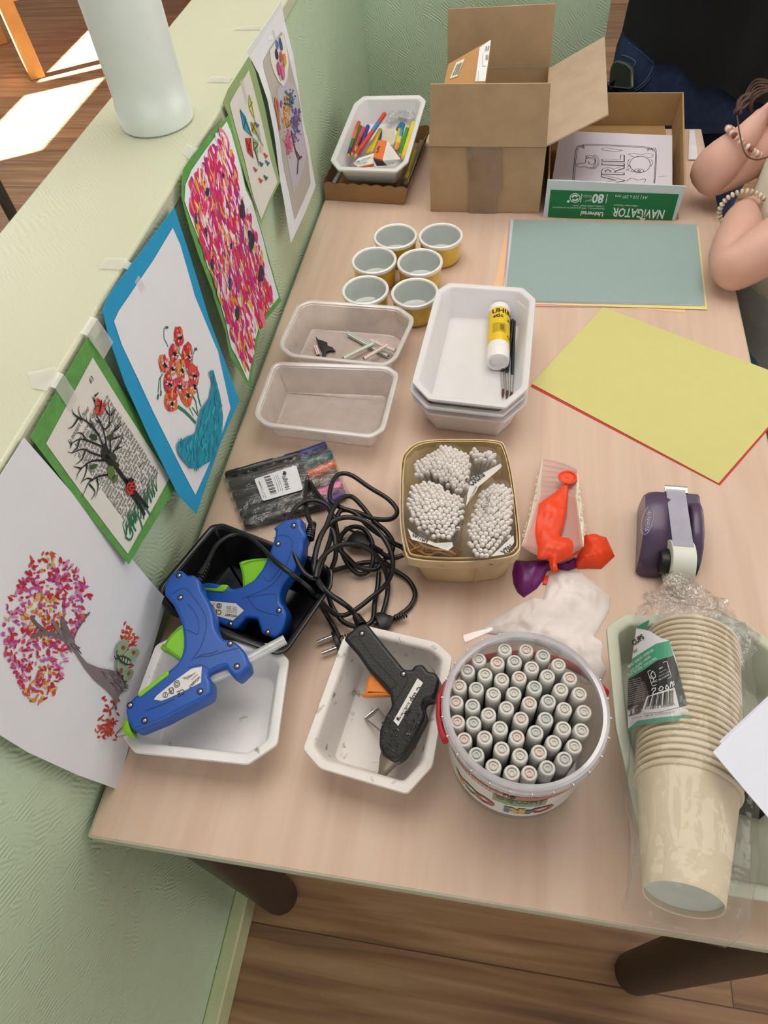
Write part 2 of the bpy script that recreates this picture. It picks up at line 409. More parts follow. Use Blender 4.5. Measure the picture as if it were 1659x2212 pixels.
struct(MB().box((-3.3, -2.6, -.05), (3.3, 6.1, 0)).build('floor', M_FLOOR, at=(0, 0, 0)))
struct(MB().box((-3.3, -2.6, 2.62), (3.3, 6.1, 2.72)).build('ceiling', M_WHITEWALL, at=(0, 0, 2.62)))
# low wall along the table, its shelf-like top and skirting
struct(MB().box((-.15, -1.6, 0), (XW, 1.645, T+.312)).build('wall_left', M_GREEN, at=(0, 0, 0)))
struct(MB().box((-.158, -1.6, T+.312), (XW+.003, 1.645, T+.332)).build('trim_1', M_CREAM, at=(0, 0, 0), bevel=.003))
struct(MB().box((XW, -1.6, 0), (.018, 1.645, .062)).build('baseboard_left', M_SKIRT, at=(0, 0, 0), bevel=.003))
struct(MB().box((-.158, 1.645, 0), (.513, 1.765, 2.62)).build('wall_back', M_GREEN, at=(0, 1.645, 0)))
# the outer walls; sunlight falls in through the openings of the far left wall
def wall_with_holes(name, x0, x1, y0, y1, z1, holes, m):
    mb = MB(); ys = sorted({y0, y1, *[h[0] for h in holes], *[h[1] for h in holes]}); zs = sorted({0, z1, *[h[2] for h in holes], *[h[3] for h in holes]})
    for a, b in zip(ys, ys[1:]):
        for c, d in zip(zs, zs[1:]):
            if any(h[0] <= a and b <= h[1] and h[2] <= c and d <= h[3] for h in holes): continue
            mb.box((x0, a, c), (x1, b, d))
    return struct(mb.build(name, m, at=(x0, y0, 0)))
wall_with_holes('wall_far_left', -3.3, -3.2, -2.6, 6.1, 2.62, [(1.57, 2.3, 1.35, 1.78), (2.38, 3.05, 1.35, 1.78)], M_WHITEWALL)
struct(MB().box((3.2, -2.6, 0), (3.3, 6.1, 2.62)).build('wall_right', M_WHITEWALL))
struct(MB().box((-3.2, -2.7, 0), (3.2, -2.6, 2.62)).build('wall_front', M_WHITEWALL))
struct(MB().box((-3.2, 6.0, 0), (3.2, 6.1, 2.62)).build('wall_far', M_WHITEWALL))
for i, (a, b) in enumerate(((1.57, 2.3), (2.38, 3.05))):
    mb = MB()
    for lo, hi in (((-3.27, a-.03, 1.32), (-3.22, a, 1.81)), ((-3.27, b, 1.32), (-3.22, b+.03, 1.81)), ((-3.27, a, 1.32), (-3.22, b, 1.35)), ((-3.27, a, 1.78), (-3.22, b, 1.81))): mb.box(lo, hi)
    struct(mb.build('window_%d' % (i+1), pm('white_frame', 'f0f0ee', .4)))

# ------------------------------------------------------------------ the table
TW, TD = .703, 1.405
t = thing('table', 'long maple laminate table with grey edging and dark round legs', 'table', (.35, .7, 0))
MB().box((.0015, .0015, T-.022), (TW-.0015, TD-.0015, T)).build('table_top', M_TABLE, t, bevel=.001)
mb = MB(); ring = [(0, 0), (TW, 0), (TW, TD), (0, TD)]
shell(mb, rounded(ring, .003, 2), [(.0016, -.0215), (.0003, -.0215), (0, -.020), (0, -.002), (.0003, -.0006), (.0016, -.0004), (.0016, -.0215)], FLAT(0), False, False)
mb.build('edge_band', pm('edge_band_grey', 'b9b6a4', .35), t)
M_LEG = pm('dark_leg', '2c221e', .45, bump=.05)
for x, y in ((.058, .045), (TW-.062, .022), (.058, TD-.045), (TW-.062, TD-.045)):
    MB().lathe([(.028, .012), (.03, .014), (.03, T-.022)], 28, Matrix.Translation((x, y, 0))).build('leg', M_LEG, t)
    l = [c for c in t.children if c.name.startswith('leg')][-1]
    MB().lathe([(.026, 0), (.029, .003), (.029, .012)], 28, Matrix.Translation((x, y, 0))).build('foot_cap', pm('black_cap', '121214', .4), l)

# ------------------------------------------------------------------ beyond the low wall
M_BEECH = pm('varnished_beech', 'd9a35e', .35, var=.1, vs=12)
ch = thing('bench', 'orange varnished wooden bench on the floor beyond the low wall', 'bench', (-2.1, 3.6, 0))
def beam(a, b, w, h, name, par, m):
    a, b = Vector(a), Vector(b); M = orient(a, b); return MB().box((-w/2, -h/2, 0), (w/2, h/2, (b-a).length), M).build(name, m, par, bevel=.004)
def bench_leg(x, y, lx=.0, ly=.0):
    u, v = Vector((.78, .63, 0)), Vector((-.63, .78, 0)); q = [Vector((x, y, 0))+u*a+v*b for a, b in ((-.035, -.025), (.035, -.025), (.035, .025), (-.035, .025))]
    mb = MB(); mb.loft([q, [p+Vector((lx, ly, .5)) for p in q]]); mb.build('leg', M_BEECH, ch, bevel=.004)
bench_leg(-1.94, 3.24, -.02, .02); bench_leg(-2.34, 3.64); bench_leg(-1.15, 3.95); bench_leg(-1.55, 4.36)
beam((-1.95, 3.27, .33), (-1.15, 3.95, .33), .03, .07, 'rail', ch, M_BEECH)
beam((-2.35, 3.65, .33), (-1.55, 4.36, .33), .03, .07, 'rail', ch, M_BEECH)
mb = MB(); mb.prism([(-2.03, 3.14, .5), (-1.05, 3.95, .5), (-1.5, 4.45, .5), (-2.46, 3.64, .5)], (0, 0, .03)); mb.build('seat', M_BEECH, ch, bevel=.005)
ps = thing('side_table', 'small table on thin dark metal legs beyond the low wall', 'table', (-1.6, 1.6, 0))
M_STEEL = pm('dark_steel', '5a5b56', .35, metal=.7)
lp = P(104, 610, -T)
for dx, dy in ((0, 0), (-.6, 0), (0, -.6), (-.6, -.6)): MB().tube([(lp.x+dx, lp.y+dy, 0), (lp.x+dx, lp.y+dy, .70)], .017, 14).build('leg', M_STEEL, ps)
MB().box((lp.x-.64, lp.y-.64, .70), (lp.x+.04, lp.y+.04, .725)).build('table_top', M_TABLE, ps, bevel=.003)

# white plastic bottle on the ledge
c = P(342, 262, .332); c.z = T+.332
b = thing('bottle', 'tall white plastic bottle standing on the cream ledge', 'bottle', c)
Mt = Matrix.Translation(c)
MB().lathe([(.040, 0), (.0425, .002), (.043, .006), (.043, .026), (.0418, .028), (.0415, .05), (.0415, .30), (.036, .325), (.018, .335), (.016, .338), (.016, .36)], 48, Mt).build('body', pm('milky_plastic', 'dfe8e4', .28, sss=.15, var=.02), b)
MB().lathe([(.019, .352), (.0195, .354), (.0195, .378), (.018, .38)], 32, Mt).build('cap', pm('white_cap', 'f2f2ee', .35), b)
# ================================================================== trays and pots
M_TRAY = pm('white_food_tray', 'dddbde', .3, var=.02, sss=.05)
M_BTRAY = pm('black_food_tray', '101012', .22, var=.02)
M_GTRAY = pm('grey_green_tray', 'c2c6b4', .35, var=.02)
def soil(m, cols, sc=55, lo=.62, hi=.72):
    """brown glue specks and stains on a tray"""
    nt = m.node_tree; L = nt.links; b = nt.nodes['Principled BSDF']; old = b.inputs['Base Color'].links[0].from_socket
    tc = nd(nt, 'ShaderNodeTexCoord'); n = nd(nt, 'ShaderNodeTexNoise'); n.inputs['Scale'].default_value = sc; n.inputs['Detail'].default_value = 6; n.inputs['Roughness'].default_value = .6
    L.new(tc.outputs['Object'], n.inputs['Vector']); mr = nd(nt, 'ShaderNodeMapRange'); mr.inputs[1].default_value = lo; mr.inputs[2].default_value = hi; mr.inputs[4].default_value = .75
    L.new(n.outputs['Fac'], mr.inputs[0]); mx = nd(nt, 'ShaderNodeMix', data_type='RGBA'); L.new(mr.outputs[0], mx.inputs[0]); L.new(old, mx.inputs[6]); mx.inputs[7].default_value = (*lin(cols), 1)
    L.new(mx.outputs[2], b.inputs['Base Color'])
def tray_geo(mb, ring, h, rim, slope, M, th=.0012, foot=.0, lip=.004, cr_=.004):
    """moulded tray: outline of its rim, total height h, flat rim width, wall slope"""
    b = rim+slope
    return shell(mb, ring, [(b+.004, foot), (b, foot), (b-.002, foot+.0015), (rim*.9, h-lip), (rim*.5, h-lip*.6), (.0004, h-lip*.9), (0, h-lip*.4), (.0008, h), (rim*.8, h), (rim, h-.0008), (rim+.0015, h-.003),
                  (b-.001+th, foot+.004), (b+th+.002, foot+th)], M, r=cr_)
# --- tray with the blue gun
ring1 = [(335,1393),(378,1372),(590,1390),(625,1425),(600,1608),(535,1652),(290,1626),(263,1590)]
ring2 = [(740,1378),(790,1350),(942,1386),(978,1418),(935,1655),(880,1716),(690,1660),(653,1618)]
M_SOIL = pm('soiled_white_tray', 'e6e4e4', .33, var=.03); soil(M_SOIL, '8c6a4a', 60, .64, .72)
M_SOIL2 = pm('stained_white_tray', 'e2dcd8', .33, var=.03); soil(M_SOIL2, '7a5236', 75, .60, .70)
def tray(name, label, px, zr, rim, slope, m, group=None, z0=0.0, **k):
    M = FLAT(z0); mb = MB(); tray_geo(mb, onplane(px, FLAT(z0+zr)), zr, rim, slope, M, **k)
    return tag(mb.build(name, m), label, 'tray', group)
tray('food_tray', 'white plastic tray with glue specks lying under the front blue glue gun', ring1, .042, .0095, .010, M_SOIL)
tray('food_tray', 'white plastic tray with brown stains holding the black glue gun', ring2, .045, .0095, .010, M_SOIL2)
blk = [(340,1268),(455,1133),(482,1129),(690,1208),(720,1232),(718,1265),(622,1405),(596,1414),(365,1325),(340,1290)]
tray('food_tray', 'shiny black plastic tray under the rear blue glue gun', blk, .048, .006, .018, M_BTRAY)
big = onplane([(1309,1356),(1348,1327),(1590,1330),(1659,1377)], FLAT(.062))
big = big + [(.664, .235), (.668, .06), (.650, .024), (.53, .026), (.507, .043), (.4865, .15)]
mb = MB(); tray_geo(mb, big, .062, .0105, .012, FLAT(0)); tag(mb.build('catering_tray', M_GTRAY), 'large grey green tray holding the wrapped stack of paper cups', 'tray')
# --- stack of three white trays
stk = [(970,610),(1130,621),(1158,646),(1142,838),(1092,881),(925,862),(889,825),(942,628)]
r3 = onplane(stk, FLAT(.07)); cen = sum(r3, Vector((0, 0)))/len(r3)
for i, (zr, lab, j) in enumerate(((.046, 'lowest white tray of the stack of three beside the yellow sheet', (0, -.002)), (.058, 'middle white tray of the stack of three beside the yellow sheet', (-.003, -.003)), (.070, 'top white tray of the stack, holding glue stick and brushes', (0, 0)))):
    mb = MB(); tray_geo(mb, [p+Vector(j) for p in r3], .046, .0085, .0105, FLAT(zr-.046))
    tag(mb.build('food_tray', M_TRAY), lab, 'tray', 'stacked white trays')
# --- clear containers
M_CLEAR = film('clear_polypropylene', 'fff4f2', .30, .18, gloss=.16)
M_CLEARRIM = film('milky_polypropylene_rim', 'f2ecec', .55, .2, gloss=.2)
c1 = [(668,647),(862,661),(895,685),(893,700),(858,775),(832,791),(625,770),(602,750),(604,735),(640,658)]
c2 = [(600,781),(838,789),(862,806),(860,822),(832,928),(802,946),(572,920),(549,900),(551,882),(585,790)]
for px, lab in ((c1, 'clear plastic tub holding straw pieces and a black cutout'), (c2, 'empty clear plastic tub in front of the tub with straw pieces')):
    R = ccw(onplane(px, FLAT(.042))); M = FLAT(0)
    cc_ = [M @ Vector((p.x, p.y, 0)) for p in R]; ctr = sum(cc_, Vector())/len(cc_)
    t = thing('plastic_tub', lab, 'container', ctr, 'clear plastic tubs')
    mb = MB(); shell(mb, R, [(.020, 0), (.0185, .001), (.007, .039), (.0068, .0395), (.0082, .039), (.0197, .0022), (.022, .0016)], M, r=.008); mb.build('tub_body', M_CLEAR, t)
    mb = MB(); shell(mb, R, [(.0068, .0395), (.0005, .0395), (0, .041), (.0008, .0425), (.004, .043), (.0068, .0415)], M, False, False, r=.008); mb.build('rim', M_CLEARRIM, t)
# --- ramekins
M_OCHRE = pm('ochre_glaze', 'dfbe50', .22, coat=.4, var=.08, vs=60); M_GLAZE = pm('pale_grey_glaze', 'c9cfcc', .1, coat=.6, var=.02); M_RIMW = pm('white_rim_glaze', 'eceae6', .18, coat=.5)
def ramekin(loc, label):
    t = thing('ramekin', label, 'ramekin', loc, 'yellow ramekins'); Mt = Matrix.Translation(loc)
    MB().lathe([(.026, 0), (.0285, .001), (.031, .004), (.0332, .012), (.0338, .030), (.0336, .037)], 48, Mt, True, False).build('outer_wall', M_OCHRE, t)
    MB().lathe([(.0336, .037), (.0362, .0385), (.0368, .041), (.0362, .0437), (.0345, .0447), (.0325, .0440), (.0316, .042)], 48, Mt, False, False).build('rim', M_RIMW, t)
    MB().lathe([(.0316, .042), (.0312, .038), (.0308, .018), (.028, .009), (.021, .0055), (.012, .0045), (.004, .0042)], 48, Mt, False, True).build('lining', M_GLAZE, t)
    return t
spots = [((854,510), 'yellow ramekin at the far left of the six, nearest the pencil tray'), ((952,509), 'yellow ramekin at the far right of the six, nearest the cardboard box'),
         ((808,562), 'yellow ramekin in the middle row on the left'), ((907,566), 'yellow ramekin in the middle row on the right'),
         ((789,626), 'yellow ramekin in the front row behind the clear tub'), ((896,632), 'yellow ramekin in the front row touching the white tray stack')]
r0 = None
for (u, v), lab in spots:
    p = P(u, v, .043); p.z = T
    if r0 is None: r0 = ramekin(p, lab)
    else: dup(r0, p, (0, 0, RND.uniform(0, 6)), lab)
# --- straw pieces and black cutout in the first tub
M_STRAW = vcm('striped_straw', .4, .02)
def straw(a, b, stripe, frayed, label, z=.0055):
    a, b = P(*a, z), P(*b, z); M = orient(a, b); ln = (b-a).length; mb = MB(); r = .0029; seg = 18
    for k in range(seg):
        mb.col = lin(stripe) if k % 6 in (4,) or k % 9 == 1 else lin('f0eeec')
        a0, a1 = 2*math.pi*k/seg, 2*math.pi*(k+1)/seg
        for rr, fl in ((r, 1), (r*.9, -1)):
            q = [M @ Vector((rr*math.cos(x), rr*math.sin(x), z_)) for x, z_ in ((a0, 0), (a1, 0), (a1, ln), (a0, ln))]; mb.add(q if fl > 0 else q[::-1], [(0, 1, 2, 3)])
        if frayed:
            mid = (a0+a1)/2; e = Vector((math.cos(mid), math.sin(mid), 0)); tip = M @ (e*(r*2.4)+Vector((0, 0, ln+.006+.003*(k % 3))))
            q0, q1 = M @ Vector((r*math.cos(a0), r*math.sin(a0), ln)), M @ Vector((r*math.cos(a1), r*math.sin(a1), ln)); mb.add([q0, q1, tip], [(0, 1, 2), (0, 2, 1)])
    tag(mb.build('straw_piece', M_STRAW), label, 'straw', 'cut straw pieces')
straw((838,770), (756,724), '2f8a5a', True, 'green striped straw piece with frayed end lying lowest in the tub')
straw((742,774), (806,742), '4fae78', True, 'pale green striped straw piece pointing at the crossing in the tub', .011)
straw((786,775), (836,745), 'd03a48', False, 'red and green striped straw piece with clean ends', .0145)
straw((802,735), (852,757), 'd0505a', True, 'red striped frayed straw piece near the tub corner', .0125)
straw((688,768), (681,748), 'd8304a', False, 'short red striped straw piece beside the black cutout')
mb = MB(); po = cr([(335,703),(352,722),(375,728),(400,738),(402,755),(430,765),(446,785),(415,782),(395,790),(388,816),(370,812),(372,785),(355,760)], 2.552, 550, 450)
slab(mb, ccw(onplane(po, FLAT(.006))), .003, .006, FLAT(0), .0008); tag(mb.build('foam_cutout', pm('black_foam', '141416', .55)), 'black foam cutout shaped like a swallow in the clear tub', 'craft shape')
# --- glue stick and brushes in the top white tray
zf = .070-.046+.0016
a = P(1079, 672, zf+.0165); b = P(1076, 778, zf+.0165); a.z = b.z = T+zf+.0163; d = (b-a).normalized(); a -= d*.004
L_ = (b-a).length+.004; Mg = orient(a, b)
g = thing('glue_stick', 'yellow and white glue stick lying in the top tray', 'glue stick', (a+b)/2)
MB().lathe([(.011, 0), (.0150, .001), (.0158, .004), (.0158, .012), (.0150, .013)], 36, Mg).build('base_knob', pm('glue_white', 'eeecea', .3), g)
mb = MB(); mb.lathe([(.0152, .0125), (.0155, .014), (.0155, L_-.031), (.0152, L_-.03)], 36, Mg, False, False); mb.build('barrel', pm('glue_yellow', 'e8c41c', .35, var=.02), g)
barrel = g.children[-1]
mb = MB(); prof = [(.0150, L_-.031), (.0158, L_-.029), (.0158, L_-.004), (.0150, L_), (.0120, L_), (.0105, L_-.004), (.004, L_-.004)]
mb.lathe(prof, 36, Mg, False, True); mb.build('cap', pm('glue_cap', 'f2f0ee', .25), g)
def wrap_text(mb, txt, Mg, r, s0, ang0, size, rev=1, along=True, bold=.01, width=None):
    """letters wrapped on a barrel whose axis is z of Mg: baseline runs along the axis or round it"""
    vs, fs, wd = text_geo(txt, bold); k = size if not width else width/wd
    out = []
    for v in vs:
        if along: s, q = s0 + rev*v.x*k, ang0 + rev*v.y*size/r
        else: s, q = s0 - rev*v.y*size, ang0 + rev*v.x*k/r
        out.append(Mg @ Vector((r*math.cos(q), r*math.sin(q), s)))
    mb.add(out, fs)
# the printed face looks up and to the left; angle on the barrel that points up
def up_angle(M): 
    u = M.to_3x3().inverted() @ Vector((0, 0, 1)); return math.atan2(u.y, u.x)
ua = up_angle(Mg); M_INKB = pm('black_ink', '161412', .5)
rgt = Mg.to_3x3().inverted() @ Vector((1, 0, 0)); sgn = 1 if math.sin(math.atan2(rgt.y, rgt.x)-ua) > 0 else -1
def on_barrel(mb, txt, sx, ax, size, bold=.02):   # reads left to right as seen from above, stacked down the stick
    vs, fs, wd = text_geo(txt, bold)
    mb.add([Mg @ Vector((.01565*math.cos(ua+sgn*(ax+v.x*size/.0155)), .01565*math.sin(ua+sgn*(ax+v.x*size/.0155)), sx - v.y*size)) for v in vs], fs)
mb = MB(); on_barrel(mb, 'UHU', .026, -.75, .013, .035); on_barrel(mb, 'stic', .036, -.62, .011, .03)
for q in range(9): on_barrel(mb, 'colle blanche sans solvant', .050+q*.0022, -.7+.1*(q % 2), .0019)
on_barrel(mb, 'UHU', .026, .72, .013, .035); on_barrel(mb, 'stic', .040, .8, .008, .03); on_barrel(mb, 'CE', .075, .75, .007, .03)
mb.build('print', M_INKB, barrel)
mb = MB()
for k in range(13):
    for s in (0,):
        q0 = ua+sgn*(.05+k*.03); wq = .008+.010*((k*7) % 3)/2
        mb.add([Mg @ Vector((.0156*math.cos(q0+sgn*w_), .0156*math.sin(q0+sgn*w_), z_)) for w_, z_ in ((0, .052), (wq, .052), (wq, .064), (0, .064))], [(0, 1, 2, 3)])
mb.build('barcode', M_INKB, barrel)
M_BRB = pm('black_lacquer', '131315', .18, coat=.5); M_FER = pm('tin_ferrule', 'c8c4c0', .25, metal=.9); M_HAIR = pm('brown_bristle', '4a2c1e', .6)
for (a, f, h, tip), lab, z in ((((1103,690),(1085,806),(1087,842),(1086,860)), 'left paintbrush of three beside the glue stick', .003), (((1108,688),(1095,808),(1096,845),(1094,862)), 'middle paintbrush of three beside the glue stick', .0032), (((1112,691),(1106,812),(1105,848),(1103,865)), 'right paintbrush of three, against the tray wall', .003)):
    z += zf; pa, pf, ph, pt_ = P(*a, z), P(*f, z), P(*h, z), P(*tip, z)
    br = thing('paintbrush', lab+', black with silver ferrule', 'paintbrush', P(*f, z), 'three paintbrushes')
    MB().tube([pa, lerp(pa, pf, .05), lerp(pa, pf, .6), lerp(pa, pf, .9), pf], [.001, .0018, .0026, .0024, .002], 12).build('handle', M_BRB, br)
    MB().tube([pf, lerp(pf, ph, .5), ph], [.0022, .0020, .0018], 12).build('ferrule', M_FER, br)
    MB().tube([ph, lerp(ph, pt_, .4), pt_], [.0017, .0021, .0003], 10).build('bristles', M_HAIR, br)
# --- loose coloured paper
def paper(px, z, c, label, group, th=.0003, sag=0.0):
    M = FLAT(z); mb = MB(); R = ccw(onplane(px, M)); mb.loft([[M @ Vector((p[0], p[1], 0)) for p in R], [M @ Vector((p[0], p[1], th)) for p in R]])
    return tag(mb.build('paper_sheet', pm('paper_'+c, c, .8, var=.015, bump=.06, bs=700), smooth=False), label, 'paper', group)
G_ = 'pastel paper stack'
paper([(1096,486),(1480,492),(1480,676),(1062,640)], .0002, 'ecc39a', 'peach paper sheet at the bottom of the pastel stack', G_)
paper([(1100,478),(1500,487),(1518,664),(1082,662)], .0008, 'e2a0ae', 'pink paper sheet near the bottom of the pastel stack', G_)
paper([(1104,480),(1508,489),(1528,669),(1084,655)], .0014, 'e3da92', 'yellow paper sheet inside the pastel stack', G_)
paper([(1100,477),(1505,487),(1523,661),(1088,652)], .0020, 'b4a4cc', 'lilac paper sheet inside the pastel stack', G_)
paper([(1103,475),(1503,486),(1521,660),(1089,650)], .0026, 'ccd4d2', 'pale grey paper sheet second from top of the pastel stack', G_)
paper([(1110,474),(1504,485),(1522,658),(1090,649)], .0032, '96acab', 'blue green paper sheet on top of the pastel stack', G_)
paper([(1302,667),(1146,835),(1555,1049),(1740,835)], .0002, 'c23a34', 'red paper sheet showing as a thin edge under the yellow sheet', None)
paper([(1303,663),(1148,829),(1552,1044),(1740,830)], .0009, 'd2cc84', 'large yellow paper sheet lying askew at the table edge', None)
# ================================================================== pictures taped to the low wall
class Sheet:
    """a sheet hanging from the ledge; bow(s) says how far it stands off the wall, s = 0 at the top, 1 at 30 cm below"""
    def __init__(s, bow, yk=0.0, y0=0.5): s.bow = bow; s.yk = yk; s.y0 = y0
    def x(s, y, z):
        q = (T+.332-z)/.3; b = s.bow; n = len(b)-1; t = max(0, min(.9999, q))*n; i = int(t); return lerp(b[i], b[i+1], t-i) + s.yk*(y-s.y0)*max(0, q)
    def at(s, u, v, off=0.0):
        x = .002
        for _ in range(12): p = PX(u, v, x); x = s.x(p.y, p.z)
        return Vector((x+off, p.y, p.z))
    def put(s, y, z, off=0.0): return Vector((s.x(y, z)+off, y, z))
    def area(s, mb, px, off=0.0, step=.02):
        """filled outline given in photo pixels, following the bow of the sheet"""
        o = [s.at(u, v) for u, v in px]; vs, fs = cut_poly(ccw([(p.y, p.z) for p in o]), step, (1,))
        mb.add([s.put(v.x, v.y, off) for v in vs], fs); return mb
    def blob(s, mb, c, a, b, ang, off, col=None, n=9, jit=.18):
        if col: mb.col = lin(col)
        ca, sa = math.cos(ang), math.sin(ang); pts = []
        for k in range(n):
            t = 2*math.pi*k/n; q = 1+RND.uniform(-jit, jit); x, y = a*q*math.cos(t), b*q*math.sin(t)
            pts.append(s.at(c[0]+x*ca-y*sa, c[1]+x*sa+y*ca, off))
        mb.face(pts[::-1])
    def line(s, mb, px, w, off, col=None, taper=False):
        if col: mb.col = lin(col)
        pts = [s.at(u, v, off) for u, v in px]; L_, R_ = [], []
        for i, p in enumerate(pts):
            d = pts[min(i+1, len(pts)-1)]-pts[max(i-1, 0)]; n = Vector((0, -d.z, d.y)); n = n.normalized() if n.length > 1e-9 else Vector((0, 1, 0))
            q = w*(1-.85*i/(len(pts)-1)) if taper else w
            L_.append(p+n*q); R_.append(p-n*q)
        mb.add(L_+R_, [(i, i+1, len(pts)+i+1, len(pts)+i) for i in range(len(pts)-1)])
    def text(s, mb, txt, p0, p1, hk, off, bold=0.0, italic=0.0, width=True, size=None):
        a, b = s.at(*p0), s.at(*p1); e = Vector((0, b.y-a.y, b.z-a.z)); ln = e.length; e = e/ln; up = Vector((0, -e.z, e.y))*hk
        wd = text_geo(txt, bold, italic)[2]; k = ln/wd if width else size
        mb.text(txt, a, e*k, up*k, bold, italic, fn=lambda p: s.put(p.y, p.z, off))
M_ART = vcm('painted_ink', .6); M_PRINT = vcm('printed_ink', .75)
M_TAPE = film('clear_tape', 'f6f4f0', .36, .25, gloss=.1)
M_WPAPER = pm('white_drawing_paper', 'e2e3ea', .75, var=.012, bump=.05, bs=900)
M_PAGE = pm('book_page_paper', 'dcdad4', .8, var=.02, bump=.05, bs=900)
M_GCARD = pm('grass_green_card', '5c9a4c', .8, var=.12, vs=90, bump=.5, bs=160)
M_PCARD = pm('sage_green_card', '94ab76', .8, var=.05, bump=.1)
M_BCARD = pm('bright_blue_card', '1795c8', .75, var=.03, bump=.08)
def ptop(px, sh): return sh.at(*px)
def tape(root, px, sh, dz=.333):
    """strip from the ledge over the edge on to the sheet: pixels of its outline on the ledge"""
    mb = MB(); q = [P(u, v, .3335) for u, v in px]
    q = [Vector((min(p.x, -.001), p.y, T+.3336)) for p in q]; mb.face(q)
    ys = sorted(p.y for p in q); y0, y1 = ys[0]+(ys[-1]-ys[0])*.2, ys[-1]-(ys[-1]-ys[0])*.2
    mb.add([Vector((-.003, y0, T+.3336)), Vector((-.003, y1, T+.3336)), Vector((.0022, y0, T+.331)), Vector((.0022, y1, T+.331)), sh.put(y0, T+.305, .0012), sh.put(y1, T+.305, .0012)], [(0, 1, 3, 2), (2, 3, 5, 4)])
    return mb.build('tape_strip', M_TAPE, root, smooth=False)
def mounted(name, label, sh, px, mat, top):
    r = thing(name, label, 'picture', sh.at(*top)); mb = MB(); sh.area(mb, px); mb.build('mount_card' if mat not in (M_WPAPER,) else 'paper', mat, r, solid=.0004, smooth=False); return r
def words_line(n):
    return ''.join(RND.choice(['la ', 'de ', 'le ', 'et ', 'que ', 'une ', 'pour ', 'dans ', 'Meg ', 'mais ', 'petite ', 'voix ', 'maison ', 'encore ', 'hiver ', 'quand ', 'il ', 'elle ', 'sur ', 'jamais ', 'bien ', 'ferme ']) for _ in range(n)).strip()

# --- 1: page with black tree, ladybird and butterfly on grass green card
sh = Sheet([.001, .004, .009, .016, .022]); px = [(65,944),(193,722),(389,1037),(278,1219)]
r = mounted('picture', 'green mounted book page with black tree, ladybird and butterfly', sh, px, M_GCARD, (130,830))
pg = [(98,958),(199,772),(366,1031),(275,1196)]
mb = MB(); sh.area(mb, pg, .0006); page = mb.build('book_page', M_PAGE, r, smooth=False)
A = [sh.at(*p) for p in pg]     # top left, top right, bottom right, bottom left of the page
mb = MB(); mb.col = lin('66666c')
def on_page(u, v): # u 0..1 across, v 0..1 down -> y, z
    p = lerp(lerp(A[0], A[1], u), lerp(A[3], A[2], u), v); return p
body = ['La morsure de l\'hiver', '', '\u2014 Je m\'occupe de Meg.', '\u2014 Je ne sais pas, Meg. Tu as dit que tu', 'et j\'ai deux mains vides. Et pourtant', 'Comme on respire sans y penser, il ne', 's\'agissait que de toi et de ton travail.', 'et puis le soir il faut que je rentre', 'Tout le monde le sait ici, dans ce domaine', 'Je ne veux plus en parler, dit-elle.', 'On ne le fait jamais sans raison...', 'que la maison de la petite Meg, un peu', 'et de la ferme. On y ajoute la grosse', '\u00e0 l\'autre bout de la cour et la neige', '\u2014 Oui, on ne se dit pas tout. Une f\u00e9e, il', 'comme la premi\u00e8re fois, il a failli', 'tomber des murs ou quelque vieux', 'petits pains pour ma belle-m\u00e8re', 'Pourtant rien ne bouge dans le hameau', 'On ne le dit qu\'\u00e0 voix basse. Ou', 'lorsque le feu de bois prend enfin', 'Bien s\u00fbr, Bree aimait tant ce conte', 'quand il \u00e9tait l\u00e0 avec Meg lui', 'La voix de Fiona ne tremble', 'fort le manche de sa pelle, et sert', 'pour la marmite. Meg serre', '\u2014 Tous mes v\u0153ux, Fiona dit elle', '\u2014 Cela ne fait rien, la voix de', 'est, Elle ne mange pas devant', 'plus loin dans la neige.']
for k, tx in enumerate(body):
    if not tx: continue
    v = .15+k*.0262; u0 = .20 if tx[0] != '\u2014' else .16; a = on_page(u0, v); b = on_page(.90 if k else .62, v); e = b-a; ln = e.length; e.x = 0; e.normalize(); up = Vector((0, -e.z, e.y)); sz = .0062 if k else .0075
    wd = text_geo(tx, .004, .25 if not k else 0)[2]; kk = min(sz*1.05, ln/wd)
    mb.text(tx, a, e*kk, up*sz, .004, .25 if not k else 0, fn=lambda p: sh.put(p.y, p.z, .001))
a = on_page(.80, .075); b = on_page(.9, .075); e = b-a; e.x = 0; e.normalize(); mb.text('83', a, e*.007, Vector((0, -e.z, e.y))*.007, fn=lambda p: sh.put(p.y, p.z, .001))
mb.build('printed_text', M_PRINT, page, smooth=False)
mb = MB(); K = lambda *p: cr(p, 2.37, 0, 400)
def strokes(lst, w, col, off=.0014, taper=True):
    for l in lst: sh.line(mb, catmull([Vector((x, y, 0)) for x, y in cr(l, 2.37, 0, 400)], 4) and [(q.x, q.y) for q in catmull([Vector((x, y, 0)) for x, y in cr(l, 2.37, 0, 400)], 4)], w, off, col, taper)
strokes([[(752,1655),(700,1590),(650,1530),(600,1460),(570,1420)], [(735,1690),(690,1610),(640,1550)], [(575,1430),(545,1360),(520,1330)]], .0024, '15151a', taper=False)
